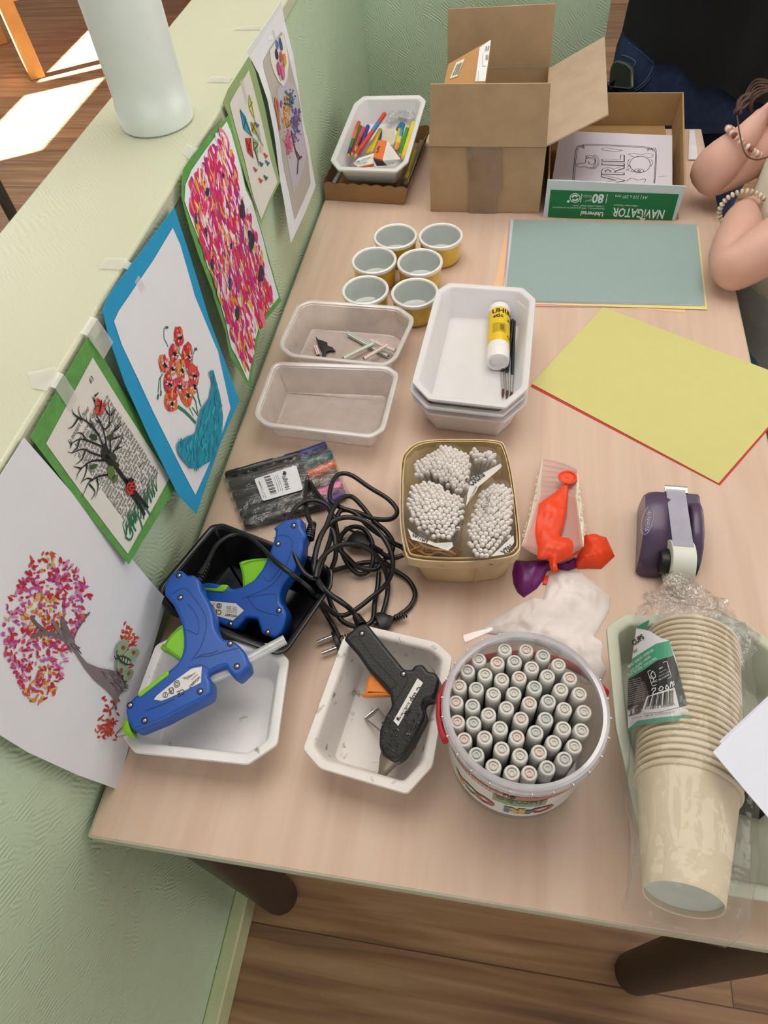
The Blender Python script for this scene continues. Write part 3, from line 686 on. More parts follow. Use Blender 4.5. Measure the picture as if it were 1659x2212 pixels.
br_ = [[(560,1400),(520,1330),(500,1280),(470,1230),(455,1190),(460,1160)], [(500,1280),(450,1220),(410,1190),(395,1150),(400,1130)], [(410,1200),(370,1170),(362,1140)], [(395,1190),(365,1235),(340,1245)], [(540,1350),(530,1280),(510,1220),(490,1180),(480,1120),(478,1080)], [(500,1200),(530,1250),(570,1200),(580,1150)], [(560,1370),(560,1300),(580,1250),(610,1210),(612,1170)], [(575,1260),(600,1240),(622,1220)], [(550,1240),(555,1180),(548,1110)], [(555,1180),(535,1150),(530,1120)],
 [(560,1180),(585,1140)], [(520,1340),(450,1310),(400,1300),(360,1320),(345,1310)], [(440,1310),(410,1270),(380,1270)], [(400,1300),(390,1340),(360,1370)], [(530,1390),(460,1370),(420,1350),(360,1370),(340,1360)], [(430,1350),(415,1400),(380,1430)], [(540,1410),(470,1410),(420,1440),(390,1480),(385,1510)], [(440,1430),(430,1480),(405,1530)], [(410,1450),(370,1440)], [(560,1480),(500,1490),(450,1520),(430,1560),(410,1600)], [(470,1510),(440,1500),(410,1520)], [(450,1530),(480,1570),(460,1610)], [(490,1490),(495,1550),(480,1600)],
 [(570,1370),(600,1330),(620,1290),(625,1270)], [(590,1350),(625,1335)], [(560,1300),(600,1290),(625,1270)], [(465,1230),(440,1210),(436,1180)], [(478,1080),(500,1060)], [(480,1110),(465,1080)], [(510,1220),(480,1200)], [(360,1320),(352,1350)], [(580,1440),(560,1400),(555,1375)]]
strokes(br_, .0011, '18181c')
for c, a_, b_, an, col in (((470,1290),26,16,.6,'2e4022'), ((555,1290),22,14,2.3,'33472a'), ((530,1380),34,20,1.2,'1c2418'), ((565,1390),30,18,.5,'2c3a22'), ((585,1430),22,14,.9,'222c1c'), ((470,1440),22,12,-.4,'3c5430'), ((560,1470),20,34,-.1,'5c7a34'), ((580,1500),18,24,.4,'54702f'), ((550,1410),36,14,1.0,'101410')):
    q = cr([c], 2.37, 0, 400)[0]; sh.blob(mb, q, a_/2.37, b_/2.37, an, .0018, col, 10, .22)
for k in range(30):
    t = k/29; bx, by = lerp(640, 800, t), lerp(1800, 1560, t); q0 = cr([(bx+RND.uniform(-8, 8), by+RND.uniform(-5, 15)), (bx-8+RND.uniform(-14, 14), by-55), (bx+RND.uniform(-22, 10), by-100+RND.uniform(-30, 30))], 2.37, 0, 400); sh.line(mb, q0, .0009, .0013, RND.choice(['1f7a54', '2b8a62', '186a4a']), True)
for l in ([(640,1790),(650,1740),(675,1780),(660,1815),(635,1800)], [(690,1770),(660,1700),(700,1690),(725,1760)], [(730,1710),(735,1650),(765,1690)]): strokes([l], .001, '1f7a54', .0014, False)
mb.build('drawn_tree', M_ART, page, smooth=False)
def bug(name, blobs, par, off=.003):
    m_ = MB()
    for c, a_, b_, an, col, dz in blobs: sh.blob(m_, cr([c], 2.37, 0, 400)[0], a_/2.37, b_/2.37, an, off+dz, col, 14, .04)
    return m_.build(name, M_ART, par, smooth=False)
bug('ladybird', [((656,1548),24,38,.15,'d8352c',0), ((654,1508),18,12,.1,'17171a',.0004), ((645,1535),5,5,0,'17171a',.0006), ((668,1530),5,5,0,'17171a',.0006), ((648,1562),5,5,0,'17171a',.0006), ((668,1565),5,5,0,'17171a',.0006), ((660,1548),5,6,0,'17171a',.0006), ((640,1550),4,4,0,'17171a',.0006), ((673,1548),4,4,0,'17171a',.0006)], page)
bug('butterfly', [((490,1108),12,22,-.5,'dd4436',0), ((512,1128),14,20,.7,'dd4436',.0002), ((484,1150),14,20,.3,'d93f33',.0001), ((500,1160),12,18,-.2,'d93f33',.0003), ((497,1130),4,36,.15,'2a1a18',.0006), ((488,1105),4,4,0,'2a1a18',.0007), ((514,1128),4,4,0,'2a1a18',.0007)], page)
tape(r, [(60,805),(118,792),(126,800),(115,845),(70,838)], sh)

# --- 2: flowers in a teal horn on bright blue card
sh = Sheet([.003, .010, .016, .022, .028]); px = [(222,672),(233,640),(376,448),(408,545),(452,690),(517,866),(475,960),(424,1110),(385,1070),(320,940),(270,830),(235,730)]
r = mounted('picture', 'blue mounted picture of red poppies in a teal horn shaped vase', sh, px, M_BCARD, (300,560))
ins = [(245,694),(255,672),(330,562),(372,492),(388,528),(420,640),(470,760),(497,882),(470,960),(421,1069),(395,1020),(330,890),(262,745)]
mb = MB(); sh.area(mb, ins, .0006); page = mb.build('drawing_sheet', M_WPAPER, r, smooth=False)
S4 = lambda *p: cr(p, 6.706, 330, 690)
mb = MB()
for l, w_ in (([(210,390),(150,270),(150,140),(180,110)], .0007), ([(555,650),(570,520),(600,430)], .0007), ([(130,790),(80,870),(65,1060)], .0007), ([(100,850),(100,1040)], .0007), ([(370,400),(370,480),(410,540)], .0008), ([(480,720),(490,790)], .0008), ([(280,880),(300,960)], .0007), ([(620,950),(650,1120),(680,1240)], .0012), ([(560,1090),(610,1180),(640,1360)], .0012), ([(520,1280),(580,1400)], .0006), ([(560,1270),(640,1390)], .0008), ([(350,1260),(450,1330),(540,1420),(610,1500)], .002), ([(640,1100),(660,1180),(690,1260)], .001)):
    sh.line(mb, S4(*l), w_, .001, RND.choice(['2f7d5c', '3a8a66', '28694e']))
for c, a_, b_ in (((190,115),26,22), ((610,430),24,24), ((62,1120),14,50), ((105,1070),12,45)): sh.blob(mb, S4(c)[0], a_/6.7, b_/6.7, .1, .0011, '2a7a58', 9, .1)
fl = [((360,250),70,155,-.12,'d8323e'), ((285,480),70,130,-.1,'d4384c'), ((485,510),75,185,.05,'d02f38'), ((145,640),72,140,-.25,'e08a3a'), ((250,700),80,110,0,'d85060'), ((390,720),70,160,-.1,'e2a03a'), ((580,800),78,160,-.15,'d9483e'), ((205,920),65,150,0,'d03444'), ((360,960),95,120,-.1,'d63a4c'), ((470,1080),90,190,-.15,'dd6a34'), ((560,960),60,120,-.2,'d9486a'), ((250,1200),95,150,-.15,'dd7a34'), ((290,1060),70,90,.2,'d83c50')]
for c, a_, b_, an, col in fl: sh.blob(mb, S4(c)[0], a_/6.7, b_/6.7, an, .0012+RND.uniform(0, .0003), col, 16, .10)
for c, a_, b_, an, col in fl:
    for k in range(16):
        t = RND.uniform(0, 6.3); q = (c[0]+a_*.65*math.cos(t), c[1]+b_*.65*math.sin(t)); sh.blob(mb, S4(q)[0], RND.uniform(8, 20)/6.7, RND.uniform(25, 60)/6.7, RND.uniform(-.5, .5), .0017+RND.uniform(0, .0003), RND.choice([col, 'c9222f', 'e2604a', 'e6a24a', 'e58a9a', 'd8304a']), 8, .2)
for c, _, _, _, _ in fl[:-1]:
    c = (c[0]+10, c[1]+20)
    for k in range(6):
        t = RND.uniform(0, 6.3); sh.blob(mb, S4((c[0]+28*math.cos(t), c[1]+40*math.sin(t)))[0], 10/6.7, 30/6.7, t+1.2, .0022, 'ece0e4', 7, .2)
    for k in range(4): sh.blob(mb, S4((c[0]+RND.uniform(-16, 16), c[1]+RND.uniform(-22, 22)))[0], 14/6.7, 24/6.7, RND.uniform(0, 3), .0025, '1c1a22', 7, .25)
mb.build('painted_poppies', M_ART, page, smooth=False)
hn = [(835,728),(850,745),(870,830),(905,960),(940,1090),(965,1230),(985,1400),(975,1600),(945,1760),(900,1930),(840,2030),(720,2100),(620,2160),(500,2140),(420,2050),(350,1960),(315,1860),(325,1780),(400,1740),(470,1690),(560,1660),(600,1620),(615,1500),(640,1400),(660,1310),(740,1200),(790,1130),(810,1010),(830,930),(815,840),(785,790),(795,750)]
mb = MB(); mb.col = lin('0f93b0'); q = S4(*hn); o = [sh.at(u, v) for u, v in q]; vs, fs = cut_poly(ccw([(p.y, p.z) for p in o]), .012, (1,)); mb.add([sh.put(v.x, v.y, .003) for v in vs], fs)
n = len(q)
for k in range(330):
    u, v = RND.uniform(375, 478), RND.uniform(800, 1012)
    if inside((u, v), q) and edge_dist(Vector((u, v)), q) > 3: sh.blob(mb, (u, v), RND.uniform(1, 2.5), RND.uniform(5, 14), RND.uniform(-.2, .5), .0033+k*1e-6, RND.choice(['1aa4b8', '0d86aa', '2fb0bc', '1590b4', '0f7fa6']), 8, .2)
mb.build('teal_vase_cutout', M_ART, page, smooth=False)
tape(r, [(213,580),(230,556),(276,558),(266,582)], sh); tape(r, [(200,700),(225,672),(238,690),(215,735)], sh)

# --- 3: dabbed painting on grass green card
sh = Sheet([.004, .016, .024, .022, .020, .024, .032], .05, .72); S5 = lambda *p: cr(p, 3.75, 380, 250)
px = S5((45,660),(55,440),(120,340),(250,180),(430,-10),(500,270),(560,560),(640,760),(700,960),(760,1180),(855,1500),(700,1690),(660,1830),(600,2205),(520,2080),(440,1950),(400,1750),(310,1480),(250,1300),(180,1120),(120,940),(70,760))
r = mounted('picture', 'green mounted abstract painting dabbed in pink, red, yellow and navy', sh, px, M_GCARD, (450,330))
ins = S5((62,690),(70,560),(120,440),(230,280),(405,45),(440,130),(490,310),(560,600),(640,800),(700,1000),(760,1230),(828,1470),(690,1640),(640,1800),(580,2150),(510,2000),(445,1880),(400,1680),(330,1440),(250,1220),(200,1050),(130,880))
mb = MB(); sh.area(mb, ins, .001); page = mb.build('painting_sheet', M_WPAPER, r, smooth=False)
mb = MB(); reg = S5((105,700),(125,600),(190,440),(270,300),(390,170),(440,290),(470,450),(500,590),(545,700),(600,880),(640,1020),(690,1150),(720,1270),(770,1470),(690,1620),(640,1720),(600,1880),(560,2050),(490,1900),(440,1760),(400,1600),(350,1480),(300,1300),(220,1080),(170,930),(130,830))
cols = ['c4187e']*6+['d81e46']*6+['e0345a']*3+['ea7a94']*3+['f0dfe8']*6+['e6b224']*3+['e8963a']*2+['a02a90']*2+['d8248a']*3
k = 0
while k < 1500:
    u, v = RND.uniform(400, 590), RND.uniform(290, 800)
    if inside((u, v), reg):
        k += 1; big_ = k < 700; g_ = noise.noise(Vector((u*.03, v*.02, 3))); cl_ = cols if g_ < .12 else cols+['f0e4ec']*14+['ecc4d0']*6
        sh.blob(mb, (u, v), RND.uniform(2.5, 6.5) if big_ else RND.uniform(.8, 2.2), RND.uniform(10, 26) if big_ else RND.uniform(8, 22), RND.uniform(-.45, .05), .0014+k*4e-7, RND.choice(cl_), 10, .14)
for c, a_, b_ in (((525,760),26,90), ((600,1010),34,100), ((680,1280),30,100), ((480,1610),26,70), ((370,480),16,26), ((425,1350),16,70), ((435,1050),12,36), ((240,610),22,45), ((225,930),14,30), ((145,830),14,50), ((280,1200),18,60), ((555,1880),8,30), ((235,970),8,30)):
    for j in range(6): sh.blob(mb, S5((c[0]+RND.uniform(-.3, .3)*a_, c[1]+RND.uniform(-.4, .4)*b_))[0], a_*.5/3.75, b_*.6/3.75, RND.uniform(-.2, .1), .0022+j*1e-5, RND.choice(['18284a', '16213e', '24406a', '2c2436', '3a3050']), 8, .2)
mb.build('dabbed_paint', M_ART, page, smooth=False)
tape(r, [(392,330),(405,310),(428,322),(412,345)], sh)

# --- 4: page with kites on sage card
sh = Sheet([.001, .005, .010, .016, .022]); S6 = lambda *p: cr(p, 4.096, 480, 0)
px = S6((5,905),(50,790),(235,500),(290,620),(380,960),(440,1270),(510,1610),(420,1790),(345,1990),(300,1850),(200,1560),(120,1260),(50,1010))
r = mounted('picture', 'sage green mounted book page with small coloured kites', sh, px, M_PCARD, (512,170))
ins = S6((60,920),(105,830),(230,620),(265,750),(340,1050),(420,1400),(485,1610),(410,1770),(340,1945),(270,1740),(190,1400),(110,1120))
mb = MB(); sh.area(mb, ins, .0008); page = mb.build('book_page', M_PAGE, r, smooth=False)
mb = MB(); mb.col = lin('85858a'); Lp = lambda v: (lerp(78, 335, v), lerp(930, 1890, v)); Rp = lambda v: (lerp(228, 470, v), lerp(680, 1600, v))
for k in range(40):
    v = .02+k*.0235; a, b = Lp(v), Rp(v); f = .28 if k in (7, 15, 22) else .05; a2 = (lerp(a[0], b[0], f), lerp(a[1], b[1], f)); b2 = (lerp(a[0], b[0], .93), lerp(a[1], b[1], .93))
    sh.text(mb, words_line(8), S6(a2)[0], S6(b2)[0], .0042, .0012)
mb.build('printed_text', M_PRINT, page, smooth=False)
mb = MB()
for pl, col in (([(145,965),(195,1030),(255,1210),(180,1140)], '1f9cc4'), ([(225,835),(255,900),(275,1055),(225,950)], 'd8d868'), ([(240,1080),(275,1085),(300,1195),(260,1165)], 'c8b41e'), ([(193,1222),(243,1220),(265,1400),(215,1345)], 'd23a2e'), ([(325,1290),(355,1280),(350,1330),(325,1345)], 'e6c4b4'), ([(265,1215),(300,1250),(310,1360),(270,1330)], '8fb08a'), ([(280,1330),(300,1345),(318,1460)], '9ab592')):
    mb.col = lin(col); mb.face([sh.at(u, v, .0018) for u, v in S6(*pl)][::-1])
for l, col in (([(145,965),(255,1210)], '1a3a4a'), ([(195,1030),(180,1140)], '1a3a4a'), ([(225,835),(275,1055)], '6a6a30'), ([(255,900),(228,950)], '6a6a30'), ([(240,1080),(300,1195)], '4a4410'), ([(275,1085),(255,1165)], '4a4410'), ([(193,1222),(265,1400)], '5a1a14'), ([(243,1220),(215,1345)], '5a1a14'), ([(300,1195),(350,1290)], '555'*2), ([(255,1210),(270,1300),(300,1400),(318,1470)], '555'*2), ([(275,1055),(310,1200),(305,1280),(270,1330)], '555'*2), ([(310,1120),(330,1250)], '777'*2), ([(265,1260),(305,1270),(275,1320)], '222'*2)):
    sh.line(mb, S6(*l), .0007, .0021, col)
for c, col in (((298,1105),'2a6ea8'), ((283,1500),'d2452e'), ((335,1450),'2f6a66'), ((390,1440),'2a6ea8'), ((375,1375),'d2452e'), ((330,1595),'d2452e'), ((375,1570),'2f6a66')):
    sh.blob(mb, S6((c[0]-7, c[1]-8))[0], 2.2, 4.6, -.6, .0019, col, 6, .1); sh.blob(mb, S6((c[0]+7, c[1]+8))[0], 2.2, 4.6, .5, .0019, col, 6, .1)
mb.build('paper_kites', M_ART, page, smooth=False)
tape(r, [(446,177),(456,164),(503,166),(494,178)], sh)

# --- 5: printed sheet with palette and tree, farthest
sh = Sheet([.000, .010, .013, .012, .016, .022, .028], .03, 1.0)
px = S6((215,450),(235,480),(320,650),(400,880),(450,1130),(500,1500),(550,1800),(608,2150),(720,1910),(810,1690),(825,1640),(760,1250),(690,900),(600,380),(520,5),(400,190))
r = mounted('picture', 'white printed sheet with paint palette and colourful tree, farthest along the wall', sh, px, M_WPAPER, (575,50))
ph = S6((358,540),(420,420),(520,280),(545,310),(600,560),(690,950),(760,1400),(780,1620),(710,1790),(640,1945),(590,1700),(510,1240),(420,800),(362,600))
mb = MB(); mb.col = lin('bdb5ae'); q = [sh.at(u, v) for u, v in ph]; vs, fs = cut_poly(ccw([(p.y, p.z) for p in q]), .012, (1,)); mb.add([sh.put(v.x, v.y, .0006) for v in vs], fs)
mb.col = lin('c4bfce'); q = [sh.at(u, v) for u, v in S6((480,790),(560,700),(640,760),(690,1000),(745,1370),(690,1560),(630,1730),(590,1500),(540,1180),(500,950))]; vs, fs = cut_poly(ccw([(p.y, p.z) for p in q]), .012, (1,)); mb.add([sh.put(v.x, v.y, .0009) for v in vs], fs)
mb.col = lin('e6e2de'); q = [sh.at(u, v) for u, v in S6((412,450),(470,360),(530,300),(560,400),(580,560),(570,700),(535,768),(490,720),(450,640),(425,560))]; mb.face([p+Vector((.0014, 0, 0)) for p in q][::-1])
for c, a_, b_, an, col in (((475,395),14,40,-.1,'5a72b8'), ((508,390),14,60,-.2,'2c5a7c'), ((472,480),14,50,-.15,'3a2a52'), ((510,500),13,50,-.1,'d2483a'), ((543,530),13,58,-.05,'d2962a'), ((492,605),13,62,-.15,'c83f7a'), ((528,640),15,70,-.1,'d66a9a')): sh.blob(mb, S6((c))[0], a_/4.1, b_/4.1, an, .0018, col, 12, .1)
for k in range(420):
    t = k/420
    if k < 110: c = (RND.gauss(585, 18), RND.gauss(890, 45)); col = RND.choice(['2f5f74', '3a7082', '274a5e', '4a6a8a'])
    elif k < 230: c = (RND.gauss(640, 16), RND.gauss(1080, 75)); col = RND.choice(['6a5a9a', '5a4a86', '7a68a8', '4a5a92'])
    elif k < 330: c = (RND.gauss(562, 16), RND.gauss(1010, 85)); col = RND.choice(['d8a050', 'd08a44', 'd9764a', 'e0b06a'])
    else: c = (RND.gauss(585, 17), RND.gauss(1270, 55)); col = RND.choice(['d8608e', 'c84a7a', 'e08aaa', 'd07098'])
    sh.blob(mb, S6(c)[0], RND.uniform(1, 2), RND.uniform(2, 4), RND.uniform(-1, 1), .0014+k*1e-6, col, 6, .2)
for l, w_ in (([(600,1150),(625,1270),(650,1370),(665,1410),(655,1540)], .0018), ([(665,1410),(695,1385)], .0014), ([(650,1370),(640,1330),(680,1395)], .0012), ([(560,1130),(585,1110),(600,1080)], .0007), ([(575,1070),(580,1110)], .0007)): sh.line(mb, S6(*l), w_, .002, '5a2e2c')
for l in ([(460,860),(470,960),(490,1060),(505,1150)], [(480,880),(490,960),(492,1050)], [(455,910),(478,980)]): sh.line(mb, S6(*l), .0035, .0016, 'c8704e')
sh.blob(mb, S6((513,915))[0], 2, 9, 0, .0016, '7a5aa0', 9, .3); sh.blob(mb, S6((415,335))[0], 5, 8, .5, .0012, 'eef2f8', 4, .05)
mb.build('printed_photo', M_ART, r, smooth=False)
tape(r, [(504,64),(520,56),(570,54),(566,64)], sh)

# --- 6: white sheet with the pink tree, nearest
sh = Sheet([.001, .003, .005, .006, .007, .008, .011]); S7 = lambda *p: cr(p, 2.37, 0, 900)
px = [(52,946),(110,1012),(190,1105),(270,1190),(361,1296),(330,1400),(300,1520),(255,1706),(170,1675),(60,1625),(0,1588),(-60,1540),(-130,1480),(-125,1240),(-60,1120),(0,1028)]
r = mounted('picture', 'white sheet with painted pink and red tree, nearest on the low wall', sh, px, M_WPAPER, (30,985))
mb = MB()
reg = S7((150,720),(250,690),(380,760),(440,850),(470,930),(440,1020),(390,1100),(330,1260),(310,1380),(260,1440),(190,1480),(130,1430),(70,1380),(60,1280),(10,1210),(0,1120),(20,960),(80,860))
k = 0
while k < 620:
    u, v = RND.uniform(0, 200), RND.uniform(1180, 1530)
    if inside((u, v), reg):
        k += 1; g = math.sin(u*.05)+math.cos(v*.04); c5 = RND.choice(['c02030', 'c8283a', 'd84a6a', 'b8348a', 'c45aa8', 'd88ab8']) if g > -.3 else RND.choice(['c83a28', 'd8582c', 'dd8a3a', 'e0b044', 'c02838', 'b84a98'])
        sh.blob(mb, (u, v), RND.uniform(1.5, 4), RND.uniform(3.5, 8), RND.uniform(0, 3.1), .0006+k*1e-6, c5, 8, .3)
for c, n_, cs, sp in (((555,1540),40,['c82e22', 'd84a2a', 'c02030'],(22,55)), ((540,1610),26,['d2402c', 'dd6a34', 'c83a3a'],(26,30)), ((660,1140),36,['d23a28', 'dd5a34', 'c8302c'],(20,38)), ((650,1240),14,['c8442c', 'b83a44'],(15,40))):
    for j in range(n_): sh.blob(mb, S7((c[0]+RND.gauss(0, sp[0]), c[1]+RND.gauss(0, sp[1])))[0], RND.uniform(1.5, 4), RND.uniform(3, 7), RND.uniform(0, 3), .0007+j*1e-6, RND.choice(cs), 8, .35)
tr_ = S7((370,1140),(400,1215),(440,1260),(500,1285),(580,1300),(655,1330),(630,1380),(600,1440),(585,1500),(575,1440),(540,1400),(480,1350),(430,1290),(380,1210),(330,1160),(350,1130))
mb.col = lin('86787a'); q = [sh.at(u, v) for u, v in tr_]; vs, fs = cut_poly(ccw([(p.y, p.z) for p in q]), .015, (1,)); mb.add([sh.put(v.x, v.y, .0014) for v in vs], fs)
for l, w_ in (([(370,1160),(330,1080),(310,1030)], .0025), ([(350,1150),(290,1090),(260,1040)], .0018), ([(350,1150),(260,1110),(200,1110),(160,1130)], .0018), ([(370,1140),(390,1090),(430,1030),(455,1000)], .0010), ([(240,1110),(180,1060),(150,1020)], .0014), ([(370,1170),(340,1190)], .001), ([(585,1500),(590,1420)], .001), ([(310,1050),(320,1110),(360,1150)], .002)): sh.line(mb, S7(*l), w_, .0013, RND.choice(['86787a', '75686c', '6e6066']))
for k in range(240):
    t = RND.random(); c = (lerp(360, 640, t**.8)+RND.uniform(-14, 14)*(1+t*1.6), lerp(1160, 1400, t)+RND.uniform(-22, 22)*(.5+t)); c = (c[0], c[1]-40*math.sin(math.pi*t)*0)
    if inside(S7(c)[0], tr_): sh.line(mb, S7(c, (c[0]+RND.uniform(8, 26), c[1]+RND.uniform(4, 34))), .0006, .0017, RND.choice(['6c5e62', '9a8c8c', '5e5258', '7e7074']))
mb.build('painted_tree', M_ART, r, smooth=False)
mb = MB()
for c, a_, b_, an, col, dz in (((610,1180),26,46,.5,'9ab08a',0), ((655,1215),28,46,1.1,'9cb28c',.0003), ((605,1270),24,52,-.1,'94aa84',.0001), ((640,1320),22,36,.6,'98ae88',.0002), ((620,1245),34,13,.45,'c6d2b4',.0008), ((612,1180),9,10,0,'b03a34',.001), ((664,1205),9,10,0,'b03a34',.001), ((600,1300),8,18,.2,'9a4a40',.001), ((640,1310),7,12,.4,'9a4a40',.001)):
    sh.blob(mb, S7(c)[0], a_/2.37, b_/2.37, an, .0035+dz, col, 14, .05)
for l in ([(592,1222),(620,1228),(645,1245),(650,1262),(630,1268),(600,1252),(588,1236),(592,1222)], [(605,1228),(600,1250)], [(618,1230),(612,1258)], [(632,1238),(626,1264)], [(590,1230),(575,1222),(572,1200),(580,1195)], [(588,1236),(566,1236),(560,1220)]): sh.line(mb, S7(*l), .0008, .005, '2a3a30')
mb.build('moth_cutout', M_ART, r, smooth=False)
# ================================================================== glue guns
def plane3(pts):
    """frame of the plane through three (pixel, height) marks"""
    a, b, c = [P(u, v, z) for (u, v), z in pts]; n = (b-a).cross(c-a).normalized()
    if n.z < 0: n = -n
    return frame((a+b+c)/3, Vector((1, 0, 0)), n)
M_BLUE = pm('blue_gun_plastic', '1450a8', .38, var=.03, bump=.08, bs=900); M_LIME = pm('lime_gun_plastic', '7ec41e', .35, var=.02)
M_DARKBLUE = pm('groove_shade_blue', '0c3676', .5); M_BLACKP = pm('black_gun_plastic', '17171a', .42, var=.05, bump=.15, bs=500)
M_CORD = pm('black_cord', '101012', .38, var=.03); M_STEELB = pm('bright_steel', 'b8b8ba', .25, metal=1.0); M_LABEL = pm('silver_label', 'd6d4d2', .35, var=.02)
M_INK = pm('label_ink', '2a2a2e', .5); M_HOLE = pm('screw_hole_shade', '0a1c40', .5); M_GLUE = film('glue_stick_clear', 'e6e8ea', .5, .15, gloss=.2)
def solid(px, Mp, h, r=.004, mid=0.0):
    """rounded plate over an outline: h half thickness about the plane"""
    mb = MB(); R = ccw(onplane(px, Mp)); r = min(r, .003)
    ci = lambda d: rounded(inset(R, d), .0025, 2)
    rings = [(r, -h), (r*.45, -h+r*.25), (r*.12, -h+r*.6), (0, -h+r), (0, h-r), (r*.12, h-r*.6), (r*.45, h-r*.25), (r, h), (r+.0008, h)]
    rr = [[Mp @ Vector((q.x, q.y, z+mid)) for q in ci(d)] for d, z in rings]
    mb.loft(rr, False, False); n = len(rr[0])
    for k, rg in ((0, rr[0]), (len(rr)-1, rr[-1])):
        fl = [Mp.inverted() @ p for p in rg]
        for t in tessellate_polygon([[Vector((p.x, p.y, 0)) for p in fl]]):
            a, b, c = [fl[i] for i in t]; up = (b.x-a.x)*(c.y-a.y)-(b.y-a.y)*(c.x-a.x) > 0
            mb.f.append(tuple(k*n+i for i in (t if up == (k > 0) else t[::-1]))); mb.m.append(mb.mi); mb.c.append(mb.col)
    return mb
def ribbon(mb, px, Mp, w, h):
    q = [Vector((p.x, p.y)) for p in onplane(px, Mp)]; q = [Vector((a.x, a.y, 0)) for a in q]; q = catmull(q, 5); L_, R_ = [], []
    for i, p in enumerate(q):
        d = (q[min(i+1, len(q)-1)]-q[max(0, i-1)]).normalized(); n = Vector((-d.y, d.x, 0)); L_.append(Mp @ (p+n*w+Vector((0, 0, h)))); R_.append(Mp @ (p-n*w+Vector((0, 0, h))))
    mb.add(L_+R_, [(i, len(q)+i, len(q)+i+1, i+1) for i in range(len(q)-1)]); return mb
def screws(px, Mp, h, par, m=None):
    for q in onplane(px, Mp):
        a, b = MB(), MB(); M = Mp @ Matrix.Translation((q.x, q.y, h)); a.lathe([(.0034, -.002), (.0034, .0003), (.0026, .0004), (.0024, -.0004)], 18, M, False, False); a.lathe([(.0025, .0001), (.0001, .0001)], 18, M, False, False)  # dark disc lies flush; the shade of the recess is in its colour
        b.lathe([(.0017, 0), (.0018, .0005), (.0012, .0009)], 14, M); 
        b.build('screw', M_STEELB, a.build('screw_recess_shade', m or M_HOLE, par))
def ptext(mb, txt, p0, p1, size, Mp, h, bold=.0, flip=1):
    """letters on plane Mp from pixel p0 towards p1"""
    a, b = onplane([p0, p1], Mp); e = (b-a); ln = e.length; e = e/ln; up = Vector((-e.y, e.x))*flip; wd = text_geo(txt, bold)[2]
    mb.text(txt, Mp @ Vector((a.x, a.y, h)), (Mp.to_3x3() @ Vector((e.x, e.y, 0)))*(ln/wd), (Mp.to_3x3() @ Vector((up.x, up.y, 0)))*size, bold)
Z0 = lambda *p: cr(p, 3.19, 240, 1100)
Z1 = lambda *p: cr(p, 3.016, 400, 930)
def relief(mb, a, b, r=.0042, n=6):
    for i in range(n):
        c0 = lerp(a, b, i/n); c1 = lerp(a, b, (i+.55)/n); k = r*(1.15-.35*i/n); mb.tube([c0, c1], k, 12)
    mb.tube([a, b], r*.7, 10)
# --- front blue gun: nose on the white tray's rim, handle on the black tray
Mg1 = plane3([((165,1540), .0), ((450,1380), .0), ((390,1270), .0)])
Mg1 = plane3([((310,1560), .060), ((520,1450), .064), ((390,1270), .074)])
g1 = thing('glue_gun', 'blue glue gun in front, lying across the white tray with lime trigger', 'glue gun', P(400, 1450, .06), 'blue glue guns')
H1 = .0125
body1 = Z0((393,590),(398,535),(440,478),(490,447),(520,460),(545,488),(590,482),(635,520),(645,580),(672,625),(702,680),(727,745),(732,805),(748,862),(792,925),(850,927),(902,965),(942,1012),(962,1062),(971,1112),(890,1190),(835,1155),(812,1108),(770,1115),(700,1150),(690,1172),(712,1210),(710,1288),(690,1316),(636,1345),(500,1412),(380,1475),(200,1547),(170,1535),(142,1470),(130,1412),(142,1368),(185,1318),(365,1180),(430,1130),(478,1090),(508,1040),(523,980),(523,900),(513,830),(488,760),(450,685),(418,640),(392,622))
solid(body1, Mg1, H1).build('body', M_BLUE, g1)
solid(Z0((352,962),(370,948),(388,935),(425,880),(470,832),(512,802),(540,850),(540,960),(530,1040),(503,1062),(450,1030),(390,990),(352,975)), Mg1, .0075, .002).build('trigger', M_LIME, g1)
mb = MB(); ribbon(mb, Z0((372,950),(430,1000),(500,1050)), Mg1, .0011, .0079); ribbon(mb, Z0((388,960),(430,890),(500,830)), Mg1, .0009, .0079); mb.build('trigger_ridge', pm('lime_dark', '5a9a14', .4), g1.children[-1])
solid(Z0((216,1302),(300,1235),(370,1180),(415,1140),(428,1150),(425,1172),(380,1205),(236,1318),(220,1316)), Mg1, .0035, .0012, .0108).build('switch', M_LIME, g1)
pa = [Mg1 @ Vector((q.x, q.y, 0)) for q in onplane(Z0((150,1502),(122,1514),(96,1528),(84,1534),(44,1556)), Mg1)]
MB().tube(pa[:3], [.0105, .0095, .0055], 18).build('nozzle_sleeve', M_LIME, g1)
MB().tube([pa[2], pa[3], pa[4]], [.005, .0045, .0026], 16).build('nozzle', M_STEELB, g1)
sq = [Mg1 @ Vector((q.x, q.y, -.001)) for q in onplane(Z0((640,1190),(820,1115),(950,1030),(1198,895)), Mg1)]
MB().tube(sq, .0052, 18).build('glue_cartridge', M_GLUE, g1)
lb = onplane(Z0((325,1337),(345,1310),(385,1276),(480,1200),(580,1127),(650,1113),(645,1220),(540,1275),(420,1330),(380,1345)), Mg1)
mb = MB(); mb.face([Mg1 @ Vector((q.x, q.y, H1+.0004)) for q in ccw(lb)]); mb.build('rating_label', M_LABEL, g1, smooth=False); lab1 = g1.children[-1]
mb = MB(); h = H1+.0008
ptext(mb, 'H\u00d6GERT', *Z0((632,1178),(560,1250)), .0034, Mg1, h, .02); ptext(mb, 'HT3D101', *Z0((618,1162),(580,1200)), .0022, Mg1, h)
